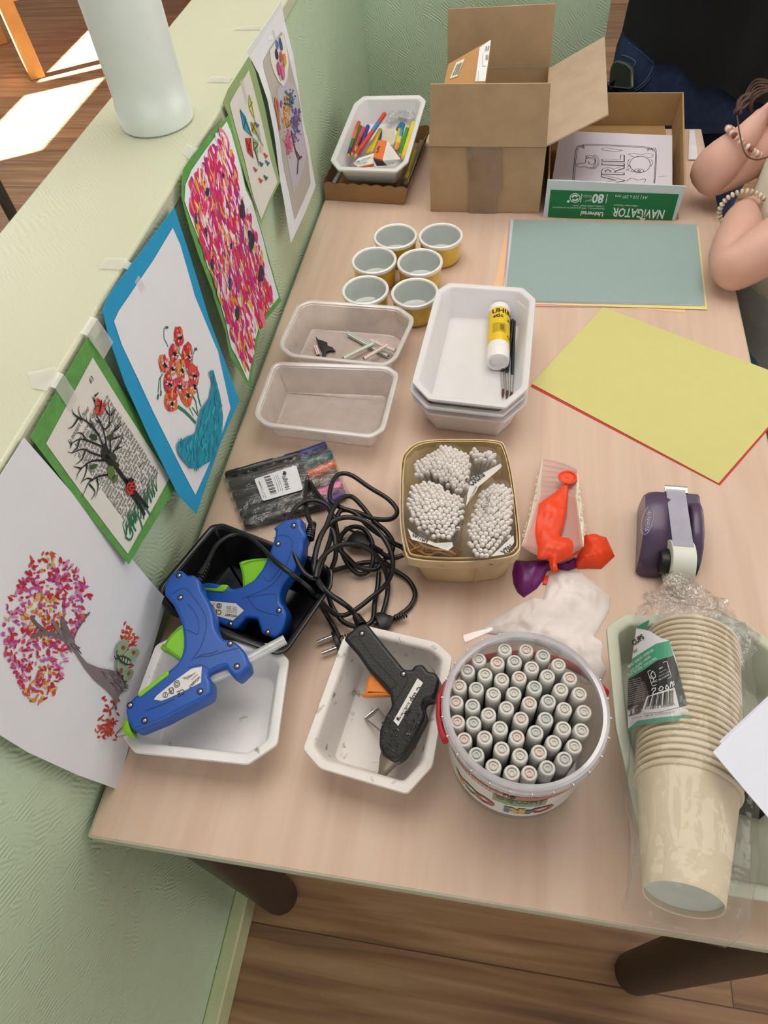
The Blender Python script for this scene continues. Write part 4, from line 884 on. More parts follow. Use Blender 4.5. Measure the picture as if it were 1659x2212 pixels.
for k in range(4): ptext(mb, ['230V~50Hz 60W', 'klej 11mm', '3270', 'art. 600'][k], *Z0((606-k*14,1150-k*3+k*12),(550-k*10,1200-k*4)), .0018, Mg1, h)
ptext(mb, 'CE', *Z0((528,1262),(480,1285)), .0075, Mg1, h, .01)
for l in ([(462,1222),(490,1208),(500,1240),(472,1254),(462,1222)], [(472,1226),(486,1219),(491,1236),(477,1243),(472,1226)], [(425,1268),(458,1300)], [(460,1262),(425,1300)], [(430,1262),(455,1258),(458,1290),(440,1296),(430,1262)]): ribbon(mb, Z0(*l), Mg1, .0003, h)
ribbon(mb, [(372+12*math.cos(t/12*6.3)*.32*1.0 - 5, 1508) for t in range(0)] or Z0((420,1306),(414,1320),(398,1322),(388,1310),(394,1294),(410,1290),(420,1306)), Mg1, .0003, h); ribbon(mb, Z0((404,1295),(404,1318)), Mg1, .0003, h)
mb.build('label_print', M_INK, lab1, smooth=False)
for l in ([(445,620),(480,595),(540,580),(600,650),(650,720),(680,800),(670,890),(640,980),(580,1070)], [(525,855),(575,872),(620,890),(630,820),(600,740),(555,690)], [(600,1060),(660,1030),(720,1020),(760,1000)], [(620,1045),(700,1040),(800,1010),(900,985)], [(700,1130),(640,1100),(560,1120)], [(270,1410),(380,1372),(470,1330)]): ribbon(MB(), Z0(*l), Mg1, .0004, H1+.0003).build('groove_shade', M_DARKBLUE, g1)  # flat darker ribbons paint the shade of the moulded grooves
screws(Z0((493,490),(503,641),(842,955),(889,1110),(639,1281),(263,1479),(164,1375)), Mg1, H1, g1)
# --- rear blue gun in the black tray
Mg2 = plane3([((620,1160), .064), ((600,1340), .034), ((480,1290), .036)])
g2 = thing('glue_gun', 'blue glue gun behind, lying in the black tray with lime trigger', 'glue gun', P(560, 1260, .04), 'blue glue guns')
body2 = Z1((594,655),(640,622),(690,597),(772,588),(776,650),(797,672),(806,712),(786,742),(784,800),(742,920),(702,962),(660,1020),(636,1080),(640,1130),(664,1160),(680,1210),(665,1290),(640,1340),(602,1365),(522,1336),(508,1290),(492,1240),(420,1234),(362,1303),(330,1305),(226,1262),(190,1200),(150,1120),(118,1060),(118,1012),(180,1003),(250,1016),(300,1030),(340,1046),(400,1030),(470,990),(530,910),(562,840),(582,780),(606,710),(611,672))
solid(body2, Mg2, .0125).build('body', M_BLUE, g2)
solid(Z1((365,868),(388,858),(450,845),(560,838),(560,880),(480,990),(405,1030),(388,1035),(392,990),(380,910)), Mg2, .0075, .002).build('trigger', M_LIME, g2)
mb = MB(); ribbon(mb, Z1((375,870),(395,950),(400,1025)), Mg2, .0011, .0079); ribbon(mb, Z1((392,885),(450,862),(545,850)), Mg2, .0009, .0079); mb.build('trigger_ridge', pm('lime_dark', '5a9a14', .4), g2.children[-1])
solid(Z1((118,1036),(238,1046),(268,1018),(316,1024),(285,1066),(240,1066),(118,1052)), Mg2, .0035, .0012, .0108).build('switch', M_LIME, g2)
lb = onplane(Z1((150,1118),(250,1130),(358,1140),(411,1186),(340,1250),(220,1216),(170,1196)), Mg2)
mb = MB(); mb.face([Mg2 @ Vector((q.x, q.y, .0129)) for q in ccw(lb)]); mb.build('rating_label', M_LABEL, g2, smooth=False); lab2 = g2.children[-1]
mb = MB(); h = .0133
ptext(mb, 'H\u00d6GERT', *Z1((368,1216),(292,1204)), .0034, Mg2, h, .02); ptext(mb, 'CE', *Z1((270,1184),(226,1180)), .0075, Mg2, h, .01)
for k in range(4): ptext(mb, ['HT3D101', 'klej 11mm', '230V~50Hz', 'art. 600'][k], *Z1((366,1196-k*11),(300,1190-k*11)), .002, Mg2, h)
for l in ([(240,1142),(264,1145),(262,1168),(238,1165),(240,1142)], [(246,1148),(257,1150),(256,1162),(245,1160),(246,1148)], [(196,1136),(224,1176)], [(224,1138),(198,1174)]): ribbon(mb, Z1(*l), Mg2, .0003, h)
mb.build('label_print', M_INK, lab2, smooth=False)
for l in ([(600,720),(660,700),(720,740),(700,850),(640,960),(560,1040),(400,1110)], [(530,965),(570,1000),(610,960),(650,900)], [(430,1105),(500,1090),(610,1080),(620,1130)], [(440,1110),(500,1180),(640,1220)]): ribbon(MB(), Z1(*l), Mg2, .0004, .0128).build('groove_shade', M_DARKBLUE, g2)  # groove shade drawn as darker blue ribbons on the surface
screws(Z1((729,640),(628,758),(635,1185),(563,1325),(323,1273)), Mg2, .0125, g2)
# --- black gun in the stained tray
Z2 = lambda *p: cr(p, 2.37, 640, 1300)
Mg3 = plane3([((790,1380), .057), ((930,1500), .054), ((850,1620), .041)])
g3 = thing('glue_gun', 'black glue gun with orange trigger lying in the stained white tray', 'glue gun', P(870, 1500, .04))
body3 = Z2((257,208),(275,185),(330,135),(375,128),(390,150),(470,250),(562,362),(602,362),(612,342),(650,334),(668,350),(682,372),(720,376),(740,408),(735,450),(715,510),(668,520),(655,550),(672,592),(662,622),(602,738),(560,800),(512,832),(450,792),(436,740),(440,662),(472,592),(500,545),(490,480),(440,425),(380,365),(330,290))
solid(body3, Mg3, .0135, .0045).build('body', M_BLACKP, g3)
solid(Z2((385,365),(400,372),(482,470),(490,484),(420,486),(340,489),(340,474),(362,466),(366,420)), Mg3, .0065, .002).build('trigger', pm('orange_trigger', 'e8821e', .35), g3)
pa = [Mg3 @ Vector((q.x, q.y, 0)) for q in onplane(Z2((485,790),(468,820),(440,880),(430,893)), Mg3)]
MB().tube(pa, [.011, .0088, .0042, .003], 18).build('nozzle', pm('worn_brass_tip', '8d8378', .4, metal=.6, var=.2), g3)
lb = onplane(Z2((631,408),(659,430),(534,648),(510,622)), Mg3)
mb = MB(); mb.face([Mg3 @ Vector((q.x, q.y, .0139)) for q in ccw(lb)]); mb.build('white_sticker', pm('white_sticker', 'e4e2de', .5), g3, smooth=False)
mb = MB(); ptext(mb, 'C top', *Z2((636,447),(592,520)), .0072, Mg3, .0143, .025); ptext(mb, 'la cr\u00e9a, c\'est moi', *Z2((584,528),(530,618)), .0042, Mg3, .0143, .01); mb.build('sticker_print', M_INK, g3.children[-1], smooth=False)
wr = [P(640+x/2.37, 1300+y/2.37, z) for x, y, z in ((437,668,.026),(395,632,.014),(352,597,.004),(380,572,.004),(418,545,.004),(448,585,.018),(480,632,.034),(506,666,.042))]
MB().tube(wr, .0011, 8).build('wire_stand', M_STEELB, g3)
for l in ([(290,215),(330,200),(420,320),(520,430),(500,460)], [(560,365),(580,420),(520,520)], [(470,600),(520,640)], [(600,740),(560,700),(600,640)]): ribbon(MB(), Z2(*l), Mg3, .0005, .0138).build('groove_shade', pm('recess_shade_black', '050506', .6), g3)  # near-black ribbons stand for the shade in the body grooves
mb = MB()
for k in range(70):
    q = (RND.uniform(445, 640), RND.uniform(560, 800))
    if inside(Z2(q)[0], body3):
        c = onplane([Z2(q)[0]], Mg3)[0]; mb.ell(Mg3 @ Vector((c.x, c.y, .0132)), (RND.uniform(.0008, .003), RND.uniform(.0006, .002), RND.uniform(.0006, .0014)), 8, 5, Matrix.Rotation(RND.uniform(0, 3), 3, 'Z'))
mb.build('dried_glue', pm('dried_glue', '1e1d1d', .15, spec=.8), g3)
screws(Z2((350,182),(560,386)), Mg3, .0135, g3, pm('recess_shade_black', '050506', .6))
# --- cords, one to each gun
def cord(par, pts, r=.0029):
    q = [P(400+x/3.016, 930+y/3.016, z) for x, y, z in pts]; mb = MB(); mb.tube(catmull(q, 8), r, 10); return mb.build('cord', M_CORD, par), q
def plug(par, a, b, pins=True):
    a, b = P(*a[:2], a[2]), P(*b[:2], b[2]); M = orient(a, b); L_ = (b-a).length; pg_ = MB()
    pg_.loft([[M @ Vector((w*math.cos(t*math.pi/8), hh*math.sin(t*math.pi/8), z)) for t in range(16)] for w, hh, z in ((.004, .004, 0), (.006, .005, L_*.2), (.010, .0065, L_*.35), (.013, .0065, L_*.7), (.012, .006, L_*.95), (.010, .005, L_))])
    for i in range(5): pg_.tube([M @ Vector((0, 0, -.003-i*.003)), M @ Vector((0, 0, -.0045-i*.003))], .0042-.0002*i, 12)
    o = pg_.build('plug', M_BLACKP, par)
    if pins:
        pn = MB()
        for s in (-1, 1): pn.tube([M @ Vector((s*.0075, 0, L_)), M @ Vector((s*.0075, 0, L_+.010))], .0021, 12); pn.tube([M @ Vector((s*.0075, 0, L_+.010)), M @ Vector((s*.0075, 0, L_+.017))], .002, 12)
        pn.build('plug_pins', M_STEELB, o)
c, q = cord(g1, [(95,945,.077),(150,855,.068),(210,745,.056),(300,685,.050),(400,690,.052),(500,765,.062),(585,850,.078),(680,925,.080),(760,985,.066),(820,1040,.054),(870,1120,.030),(915,1190,.012),(960,1265,.006),(1005,1350,.006)])
mb = MB(); relief(mb, P(*Z0((600,500))[0], .075), P(*Z1((150,868))[0], .068)); mb.build('strain_relief', M_CORD, g1)
plug(g1, (735,1382, .008), (722,1387, .008))
cord(g1, [(860,1075,.05),(920,1150,.03),(1000,1205,.012),(1090,1180,.012),(1210,1090,.014),(1310,1000,.020),(1350,900,.032),(1340,790,.040),(1270,670,.046),(1170,590,.050),(1050,565,.052),(950,600,.056),(885,680,.058),(850,790,.060),(838,900,.062),(870,1000,.055),(930,1060,.046),(1010,1110,.040),(1080,1165,.040)])
c, q = cord(g2, [(800,690,.062),(835,640,.070),(800,560,.062),(782,440,.040),(790,345,.022),(812,340,.018),(860,410,.026),(930,500,.034),(962,590,.040),(950,690,.048),(915,800,.058),(880,890,.062),(850,960,.062),(790,940,.064),(745,880,.066),(705,780,.068),(680,660,.066),(690,555,.060),(740,485,.056),(830,455,.052),(920,485,.050),(965,560,.050),(985,640,.044),(1010,760,.030),(1060,870,.016),(1130,935,.008),(1200,910,.008),(1225,830,.012),(1215,720,.018),(1160,640,.020),(1080,630,.018),(1020,680,.014),(1005,740,.010)])
mb = MB(); relief(mb, P(*Z1((805,705))[0], .066), P(*Z1((832,600))[0], .066), .0055, 7); mb.build('strain_relief', M_CORD, g2)
plug(g2, (800,1180, .016), (760,1160, .012))
cord(g2, [(1220,800,.014),(1240,770,.015),(1270,790,.016),(1340,830,.020),(1420,810,.022),(1425,770,.024),(1360,735,.030),(1300,700,.036),(1200,630,.040),(1110,540,.044),(1010,500,.046),(945,450,.046),(955,350,.042),(1000,287,.038),(1080,290,.034),(1200,370,.030),(1320,445,.026),(1380,520,.024),(1345,575,.026),(1230,575,.032),(1110,530,.040),(1020,520,.044),(985,570,.046)])
c, q = cord(g3, [(1145,1260,.060),(1120,1215,.060),(1060,1150,.048),(960,1080,.048),(890,1010,.052),(850,930,.060),(848,820,.064),(880,700,.064),(920,620,.060),(960,520,.056),(1010,450,.050),(1080,430,.044),(1150,490,.038),(1230,590,.030),(1300,650,.024),(1350,720,.018),(1345,790,.014),(1280,860,.010),(1240,905,.010),(1130,890,.014),(1060,830,.024),(1000,770,.034)])
mb = MB(); relief(mb, P(*Z1((1150,1270))[0], .060), P(*Z1((1112,1205))[0], .058), .0052, 6); mb.build('strain_relief', M_CORD, g3)
cord(g3, [(960,915,.006),(1060,885,.006),(1180,860,.008),(1290,860,.010),(1360,910,.006),(1450,970,.004),(1498,1060,.004),(1470,1140,.004),(1400,1200,.004),(1330,1238,.006)])
plug(g3, (848,1337, .010), (815,1347, .010), False)
cord(g3, [(1230,1260,.008),(1270,1225,.008),(1310,1110,.006),(1320,980,.010),(1290,880,.022),(1230,800,.036),(1140,748,.046),(1020,745,.054),(930,790,.060),(870,870,.066),(850,960,.066)])
cord(g3, [(1262,925,.008),(1255,1010,.006),(1235,1120,.005),(1218,1240,.008),(1130,1278,.010),(1030,1245,.010),(960,1150,.012),(930,1040,.022),(945,930,.034),(980,820,.044),(975,700,.050),(955,640,.052)])
# ================================================================== felt pens in a sleeve
M_PENB = pm('charcoal_pen_barrel', '2b2b2e', .3, var=.05)
pens = [((487,1029),(648,983),(706,962),'43438c','indigo'), ((495,1050),(657,1004),(718,981),'2b6664','dark teal'), ((503,1072),(666,1027),(725,1003),'e0633a','orange'), ((511,1093),(674,1048),(731,1024),'5f3f38','brown'), ((519,1113),(682,1070),(740,1046),'e650a4','pink'), ((527,1133),(690,1092),(747,1066),'5e3396','purple')]
for i, (a, j, b, c, nm) in enumerate(pens):
    a, j, b = P(*a, .0065), P(*j, .0065), P(*b, .0065); a.z = j.z = b.z = T+.0066
    lab = nm+' capped felt pen, '+['farthest in', 'second farthest in', 'third farthest in', 'third nearest in', 'second nearest in', 'nearest in'][i]+' the clear pen sleeve'
    m = thing('felt_pen', lab, 'pen', j, 'felt pens in a sleeve'); d = (b-a).normalized()
    MB().tube([a, a+d*.002, a+d*.004, j-d*.001, j], [.0035, .0058, .0064, .0064, .0058], 20).build('barrel', M_PENB, m)
    bl = m.children[-1]
    MB().tube([j, j+d*.001, j+d*.012, b-d*.003, b-d*.0008, b], [.0060, .0066, .0065, .0060, .0055, .003], 20).build('cap', pm('cap_'+nm.replace(' ', '_'), c, .35), m)
    mb = MB(); M = orient(a, b); ua = up_angle(M)
    for tx, s, q, sz in (('10doigts.fr', .020, .25, .0042), ('pastel art mat markers', .052, .35, .0026), ('Pour le verre, la porcelaine, le papier, le carton', .018, -.3, .0019), ('10doigts', .066, -.2, .005)):
        if (i+len(tx)) % 3 == 0 and i not in (3,): continue
        vs, fs, wd = text_geo(tx); mb.add([M @ Vector((.00655*math.cos(ua-(q+v.y*sz/.0065)), .00655*math.sin(ua-(q+v.y*sz/.0065)), s+text_geo(tx)[2]*sz-v.x*sz)) for v in vs], fs)
    mb.build('print', pm('white_ink', 'd8d8d6', .5), bl, smooth=False)
zs = .0140
sl = thing('pen_sleeve', 'clear plastic sleeve with white bar code label around six felt pens', 'packaging', P(615, 1048, 0))
q = onplane([(478,1030),(705,955),(712,962),(755,1058),(752,1068),(535,1146),(525,1142)], FLAT(zs)); mb = MB(); vs, fs = cut_poly(ccw(q), .006)
for zz, fl in ((zs, 1), (.0003, -1)):
    mb.add([Vector((v.x, v.y, T+(zz+.0012*noise.noise(Vector((v.x*90, v.y*90, 1)))*(1 if fl > 0 else 0) if edge_dist(v.to_2d(), ccw(q)) > .003 else .006))) for v in vs], [f if fl > 0 else f[::-1] for f in fs])
mb.build('film', film('sleeve_film', 'e8e4e4', .06, .12, bump=.3, bs=90, gloss=.12), sl)
Ms = FLAT(zs+.0012); lq = ccw(onplane([(549,1035),(640,1005),(655,1058),(568,1083)], Ms)); mb = MB(); slab(mb, rounded(lq, .003), 0, .0006, Ms, .0002); mb.build('label', pm('label_paper', 'e2e2e4', .6), sl, smooth=False)
mb = MB(); h = .0009; L5 = lambda *p: cr(p, 3.016, 400, 930)
ptext(mb, '10doigts', *L5((650,300),(690,378)), .0078, Ms, h, .012, -1) if False else ptext(mb, '10doigts', *L5((684,380),(650,296)), .0085, Ms, h, .012)
a0, a1 = onplane(L5((512,306),(560,424)), Ms); b0, b1 = onplane(L5((553,296),(600,412)), Ms)
for k in range(30):
    t = k/30; wd = .6/30 if k % 3 else 1/30
    if k % 5 == 3: continue
    mb.face([Ms @ Vector((*p, h)) for p in ccw([lerp(a0, a1, t), lerp(b0, b1, t), lerp(b0, b1, t+wd*.7), lerp(a0, a1, t+wd*.7)])])
for k, tx in enumerate(('FR 05 53 60 20 75', 'Conserver hors de port\u00e9e', '3760 marqueurs pastel art')): ptext(mb, tx, *L5((640-k*13,392-k*0+k*4),(606-k*13,290+k*4)), .0016, Ms, h)
for k, tx in enumerate(('REF 13889', 'Made in PRC www.10doigts.fr')): ptext(mb, tx, *L5((530-k*14,440),(485-k*4+k*0,330)), .0014, Ms, h)
for an in range(5):
    t = an*.7; ribbon(mb, L5((645,282),(645+16*math.cos(t-1.8),282+16*math.sin(t-1.8))), Ms, .0008, h)
mb.ell(Ms @ Vector((*onplane(L5((645,284)), Ms)[0], h)), (.002, .0025, .0002)); mb.build('label_print', M_INK, sl.children[-1], smooth=False)

# ================================================================== bucket of felt pens
bc = Vector((.4005, .1365, T)); Mb = Matrix.Translation(bc); RB, RT, HB = .0635, .0705, .122
bu = thing('bucket', 'clear plastic bucket full of white capped felt pens', 'bucket', bc)
mb = MB(); mb.lathe([(RB-.002, .0005), (RB, .003), (RT-.004, HB-.012), (RT-.0035, HB-.006), (RT-.0055, HB-.006), (RB-.0015, .004), (RB-.004, .002)], 64, Mb); mb.build('bucket_wall', film('bucket_plastic', 'e6e2e6', .26, .12, gloss=.2), bu)
mb = MB(); mb.lathe([(RT-.004, HB-.014), (RT+.0005, HB-.013), (RT+.001, HB-.005), (RT-.0005, HB-.003), (RT-.0005, HB), (RT-.003, HB+.001), (RT-.006, HB), (RT-.0065, HB-.006)], 64, Mb, False, False); mb.build('bucket_rim', film('bucket_rim_plastic', 'e2e0ea', .5, .12, gloss=.3), bu)
rim_ = bu.children[-1]
mb = MB()
for k in range(26):
    t = 2*math.pi*k/26; M = Mb @ Matrix.Rotation(t, 4, 'Z'); mb.box((RT-.0005, -.0005, HB-.012), (RT+.0016, .0005, HB-.003), M)
mb.build('rim_ribs', film('bucket_rim_plastic', 'e2e0ea', .5, .12, gloss=.3), rim_)
tb = onplane([(998,1372),(1062,1352),(1068,1362),(1004,1390)], FLAT(.116)); mb = MB(); slab(mb, rounded(ccw(tb), .002), .1150, .1170, FLAT(0), .0006); mb.build('tear_tab', film('bucket_plastic', 'e6e2e6', .26, .12, gloss=.2), bu)
# red handle: hinged at both sides, hanging down behind
hp = []
for k in range(15):
    t = math.radians(lerp(188, 20, k/14)); s_ = math.sin(math.pi*k/14); rr = RT+.0035+.001*s_
    hp.append(bc + Vector((rr*math.cos(t), rr*math.sin(t)*1.0, HB-.012-.048*s_)))
hp = [bc+Vector((-(RT+.003)*math.cos(a), -(RT+.003)*math.sin(a), HB-.010-.004*k)) for k, a in enumerate([.50, .35, .18, .02])] + hp[1:]
mb = MB(); mb.tube(hp, .0030, 10, flat=1.5); mb.build('handle', pm('red_handle', 'c41c34', .35), bu)
# paper band round the front
def band(mb, a0, a1, z0, z1, n=24, r=.0012):
    f = lambda u, v: bc + Vector(((lerp(RB, RT-.004, lerp(z0, z1, v)/(HB-.012))+r)*math.cos(lerp(a0, a1, u)), (lerp(RB, RT-.004, lerp(z0, z1, v)/(HB-.012))+r)*math.sin(lerp(a0, a1, u)), lerp(z0, z1, v))); mb.grid(f, n, 2)
mb = MB(); band(mb, math.radians(195), math.radians(345), .022, .098); mb.build('label_band', pm('band_paper', 'd8d6d4', .5, var=.02), bu); bd = bu.children[-1]
vM = vcm('band_print', .5, .02); mb = MB(); mb.col = lin('b87870'); band(mb, math.radians(200), math.radians(340), .082, .094, r=.0016)
mb.col = lin('8aa07c'); band(mb, math.radians(252), math.radians(292), .060, .080, 16, .0016)
def band_text(txt, ang, z, size, col, bold=.03, w=None):   # upside down, read from behind the bucket
    mb.col = lin(col); vs, fs, wd = text_geo(txt, bold); k = size if not w else w/wd
    def at(v):
        zz = z-v.y*size; r = lerp(RB, RT-.004, zz/(HB-.012))+.002; a = ang-v.x*k/r
        return bc+Vector((r*math.cos(a), r*math.sin(a), zz))
    mb.add([at(v) for v in vs], fs)
for i, (ch_, co) in enumerate(zip('CARIOCA', ['b0605c', '6a6a70', 'c8b070', '6a7a94', 'b0605c', '8a9a78', 'c49468'])): band_text(ch_, math.radians(301-i*11.5), .052, .026, co, .05)
band_text('60', math.radians(268), .093, .012, '3c3c44', .03); band_text('PENNARELLI', math.radians(262), .091, .007, 'f0e8e6', .01); band_text('Jumbo', math.radians(290), .079, .016, '62705a', .02)
band_text('feutres lavables superwashable', math.radians(338), .060, .0042, '77747a', 0); band_text('Universal colour', math.radians(322), .036, .005, 'b45a5a', 0)
mb.build('band_print', vM, bd, smooth=False)
# --- the pens themselves
M_MW = pm('white_pen_plastic', 'dcdad6', .45, var=.02)
def marker(name='felt_pen'):
    t = thing(name, 'white felt pen standing with its ringed end up in the clear bucket', 'pen', (0, 0, 0), 'felt pens in the bucket'); L_ = .112; rg = []
    def rings(r, z, fl): return [Vector((r*(1+(fl if j % 2 else 0))*math.cos(2*math.pi*j/40), r*(1+(fl if j % 2 else 0))*math.sin(2*math.pi*j/40), z)) for j in range(40)]
    MB().loft([rings(.0052, 0, 0), rings(.0062, .002, 0), rings(.0062, .062, 0), rings(.0066, .063, .02), rings(.0066, L_-.006, .035), rings(.0065, L_-.0018, .03), rings(.0058, L_-.0002, 0), rings(.0050, L_, 0)], True, False).build('barrel', M_MW, t)
    MB().lathe([(.0050, L_), (.0043, L_-.0001), (.0041, L_-.0018), (.0030, L_-.0018), (.0029, L_-.0002), (.0018, L_), (.0015, L_-.0012), (.0001, L_-.0012)], 28, None, False, True).build('end_plug', pm('plug_white', 'd2cec8', .45), t)
    return t
mk = [(1068,240),(1178,243),(1265,272),(1345,318),(935,290),(1030,308),(1118,300),(1207,332),(1288,375),(1403,388),(875,347),(967,368),(1053,393),(1143,383),(1222,433),(1357,445),(1452,467),(828,425),(922,440),(1010,468),(1115,465),(1195,515),(1292,505),(1375,545),(1475,560),(812,510),(903,527),(985,573),(1077,540),(1152,595),(1278,597),(1370,645),(1462,655),(822,612),(907,618),(1045,643),(965,693),(1130,690),(1227,665),(1320,717),(1425,737),(860,702),(922,780),(1053,750),(1147,785),(1245,768),(1375,803),(1010,840),(1105,872),(1195,875),(1287,848)]
ptops = []
for u, v in mk:
    z = .1165; p = P(640+u/2.37, 1300+v/2.37, z); d = (p-bc).to_2d(); mr = .0590
    if d.length > mr: d = d*(mr/d.length)
    ptops.append(d)
for it in range(60):             # keep neighbours from running into one another
    for i in range(len(ptops)):
        for j in range(i):
            d = ptops[i]-ptops[j]; q = d.length
            if 1e-6 < q < .0139: s_ = d*((.0139-q)/q*.5); ptops[i] = ptops[i]+s_; ptops[j] = ptops[j]-s_
    ptops = [p if p.length < .0592 else p*(.0592/p.length) for p in ptops]
proto = marker(); tints = [pm('plug_white', 'd2cec8', .45), pm('plug_grey', 'c2c4c2', .45), pm('plug_blush', 'd6c8c0', .45)]
for i, d in enumerate(ptops):
    o = proto if i == 0 else dup(proto, (0, 0, 0)); bt = d*.93; a = bc+Vector((bt.x, bt.y, .0035)); b = bc+Vector((d.x, d.y, .1155+.002*math.sin(i*2.3)))
    o.location = a; o.rotation_euler = (b-a).to_track_quat('Z', 'Y').to_euler()
    if i:
        for c in o.children:
            if c.name.startswith('end_plug'): c.data = c.data if i % 3 else c.data
tip = [c for c in proto.children if c.name.startswith('end_plug')][0]; alt = tip.data.copy(); alt.materials[0] = pm('plug_blush', 'd6c4ba', .45); alt2 = tip.data.copy(); alt2.materials[0] = pm('plug_grey', 'c6c8c6', .45)
k = 0
for o in list(COL.objects):
    if o.name.startswith('end_plug.'):
        k += 1; o.data = (alt if k % 4 == 1 else alt2 if k % 4 == 2 else o.data)
# ================================================================== cardboard box with parcels
def kraft(name, c, k=1.0):
    m = pm(name, c, .8, var=.07, vs=30, bump=.1, bs=700); return m
M_KR = kraft('brown_cardboard', 'b09574'); M_KRIN = kraft('pale_cardboard_inside', 'b8a08a'); M_KRP = kraft('parcel_cardboard', 'b98a58')
y0, y1, x0, x1, hb, th = 1.093, 1.392, .2045, .398, .1185, .003
bx = thing('cardboard_box', 'open brown cardboard box with raised flaps and brown tape on its front', 'box', (.30, 1.24, T))
B = lambda lo, hi, n, m=M_KR, b=.0006: MB().box((lo[0], lo[1], T+lo[2]), (hi[0], hi[1], T+hi[2])).build(n, m, bx, bevel=b)
B((x0, y0, .0005), (x1, y1, .0035), 'base'); B((x0, y0, .0035), (x1, y0+th, hb), 'front_panel'); B((x0, y1-th, .0035), (x1, y1, hb), 'back_panel')
B((x0, y0+th, .0035), (x0+th, y1-th, hb), 'side_panel'); B((x1-th, y0+th, .0035), (x1, y1-th, hb), 'side_panel')
def flap(q, n, m=M_KR, t=.003):
    q = [Vector(a) for a in q]; nn = (q[1]-q[0]).cross(q[3]-q[0]).normalized()*t; mb = MB(); mb.loft([q, [a+nn for a in q]]); return mb.build(n, m, bx, bevel=.0007, smooth=False)
fl_, fr_ = PY(930, 180, y0-.002), PY(1190, 178, y0-.002)
flap([(x0, y0-.0035, T+hb+.0015), (x1, y0-.0035, T+hb+.0015), (fr_.x, y0-.002, fr_.z), (fl_.x, y0-.002, fl_.z)], 'front_flap')
bl_, br_2 = PY(968, 18, y1+.004), PY(1201, 7, y1+.004)
flap([(x0, y1-.001, T+hb+.002), (x1, y1-.001, T+hb+.002), (br_2.x, y1+.004, br_2.z), (bl_.x, y1+.004, bl_.z)], 'back_flap')
# right flap leans out over the paper box
ff, fb = PX(1314, 246, .493), PX(1306, 78, .497)
q0, q1 = Vector((x1-.001, y0+.004, T+hb)), Vector((x1-.001, y1-.004, T+hb))
for dz in (0,):
    best = min(((PX(1314, 246, x) - q0).length-.098)**2 for x in [.42+.005*i for i in range(30)])
    ff = [PX(1314, 246, x) for x in [.42+.005*i for i in range(30)] if ((PX(1314, 246, x)-q0).length-.098)**2 == best][0]
    best = min(((PX(1306, 78, x) - q1).length-.098)**2 for x in [.40+.005*i for i in range(30)])
    fb = [PX(1306, 78, x) for x in [.40+.005*i for i in range(30)] if ((PX(1306, 78, x)-q1).length-.098)**2 == best][0]
flap([q0, q1, fb, ff], 'side_flap', M_KRIN)
# left flap folded down inside
flap([(x0+.0045, y0+.006, T+hb), (x0+.012, y0+.008, T+hb-.09), (x0+.012, y1-.008, T+hb-.09), (x0+.0045, y1-.006, T+hb)], 'side_flap')
tp = film('parcel_tape', '8c745c', .75, .12, gloss=.2)
def facade(px, y, n, m, off=.0006, par=None):
    mb = MB(); mb.face([PY(u, v, y)-Vector((0, off, 0)) for u, v in px]); return mb.build(n, m, par or bx, smooth=False)
tapef = cr([(850,755),(885,735),(1000,725),(1028,770),(1030,960),(1005,985),(1000,1085),(862,1083),(860,900)], 2.37, 650, 0)
facade(tapef, y0, 'tape_strip', tp, .0042)
facade(cr([(880,760),(1025,755),(1032,965),(985,985),(930,970),(870,985)], 2.37, 650, 0), y0, 'tape_strip', tp, .0046)
mb = MB(); mb.box((x0, y0-.0036, T+hb-.0008), (x1, y0-.0001, T+hb+.0015)); mb.build('fold_crease', kraft('crease_cardboard', '8c6e4e'), bx)
# parcels standing inside: tilted brown mailer with labels
p0_, p1_, p2_ = PY(957, 178, 1.17), PY(1046, 178, 1.165), PY(1060, 85, 1.25)
nrm = (p1_-p0_).cross(p2_-p0_).normalized(); nrm = nrm if nrm.dot(CAM-p0_) > 0 else -nrm
d_ = nrm*-.022; pr = thing('parcel', 'flat brown mailer leaning in the cardboard box with white bar code labels', 'parcel', (.26, 1.2, T+.06))
fq = [p0_, p1_, p2_, PP(968, 138, p0_, nrm)]
dn = (p1_-p2_).normalized(); lo1 = p1_+dn*.05; lo0 = p0_+dn*.05
mb = MB(); q = [lo0, lo1, fq[2], fq[3]]; mb.loft([q, [a+d_ for a in q]]); mb.build('mailer', M_KRP, pr, bevel=.001, smooth=False)
def on_mailer(px, off): return [PP(u, v, q[0], nrm)+nrm*off for u, v in px]
K9 = lambda *p: cr(p, 4.1475, 930, 0)
mb = MB(); mb.face(on_mailer(K9((172,712),(240,690),(307,530),(230,565)), .0012)); mb.build('bar_code_label', pm('cream_label', 'dcd8c4', .6), pr, smooth=False); l1 = pr.children[-1]
mb = MB()
for k in range(16):
    t0 = k/16; a, b = (lerp(190, 252, t0), lerp(690, 672, t0)), (lerp(236, 290, t0), lerp(588, 560, t0)); w_ = 2.4 if k % 3 else 1.2
    if k % 5 == 4: continue
    mb.face(on_mailer(K9(a, (a[0]+w_, a[1]-.7), (b[0]+w_, b[1]-.9), b), .0016))
mb.build('bar_code', M_INK, l1, smooth=False)
mb = MB(); mb.face(on_mailer(K9((400,735),(490,735),(522,520),(541,362),(440,432)), .0012)); mb.build('address_label', pm('white_label', 'e4e4e6', .6), pr, smooth=False); l2 = pr.children[-1]
mb = MB()
for k, (u, v) in enumerate(((484,470),(493,468),(500,466),(510,464),(518,462))): mb.face(on_mailer(K9((u, v), (u+(5 if k % 2 else 2.5), v-1), (u+6+(5 if k % 2 else 2.5), v-48), (u+6, v-46)), .0016))
for k in range(5): mb.face(on_mailer(K9((492+k*5, 545), (494.5+k*5, 545), (497.5+k*5, 498), (495+k*5, 499)), .0016))
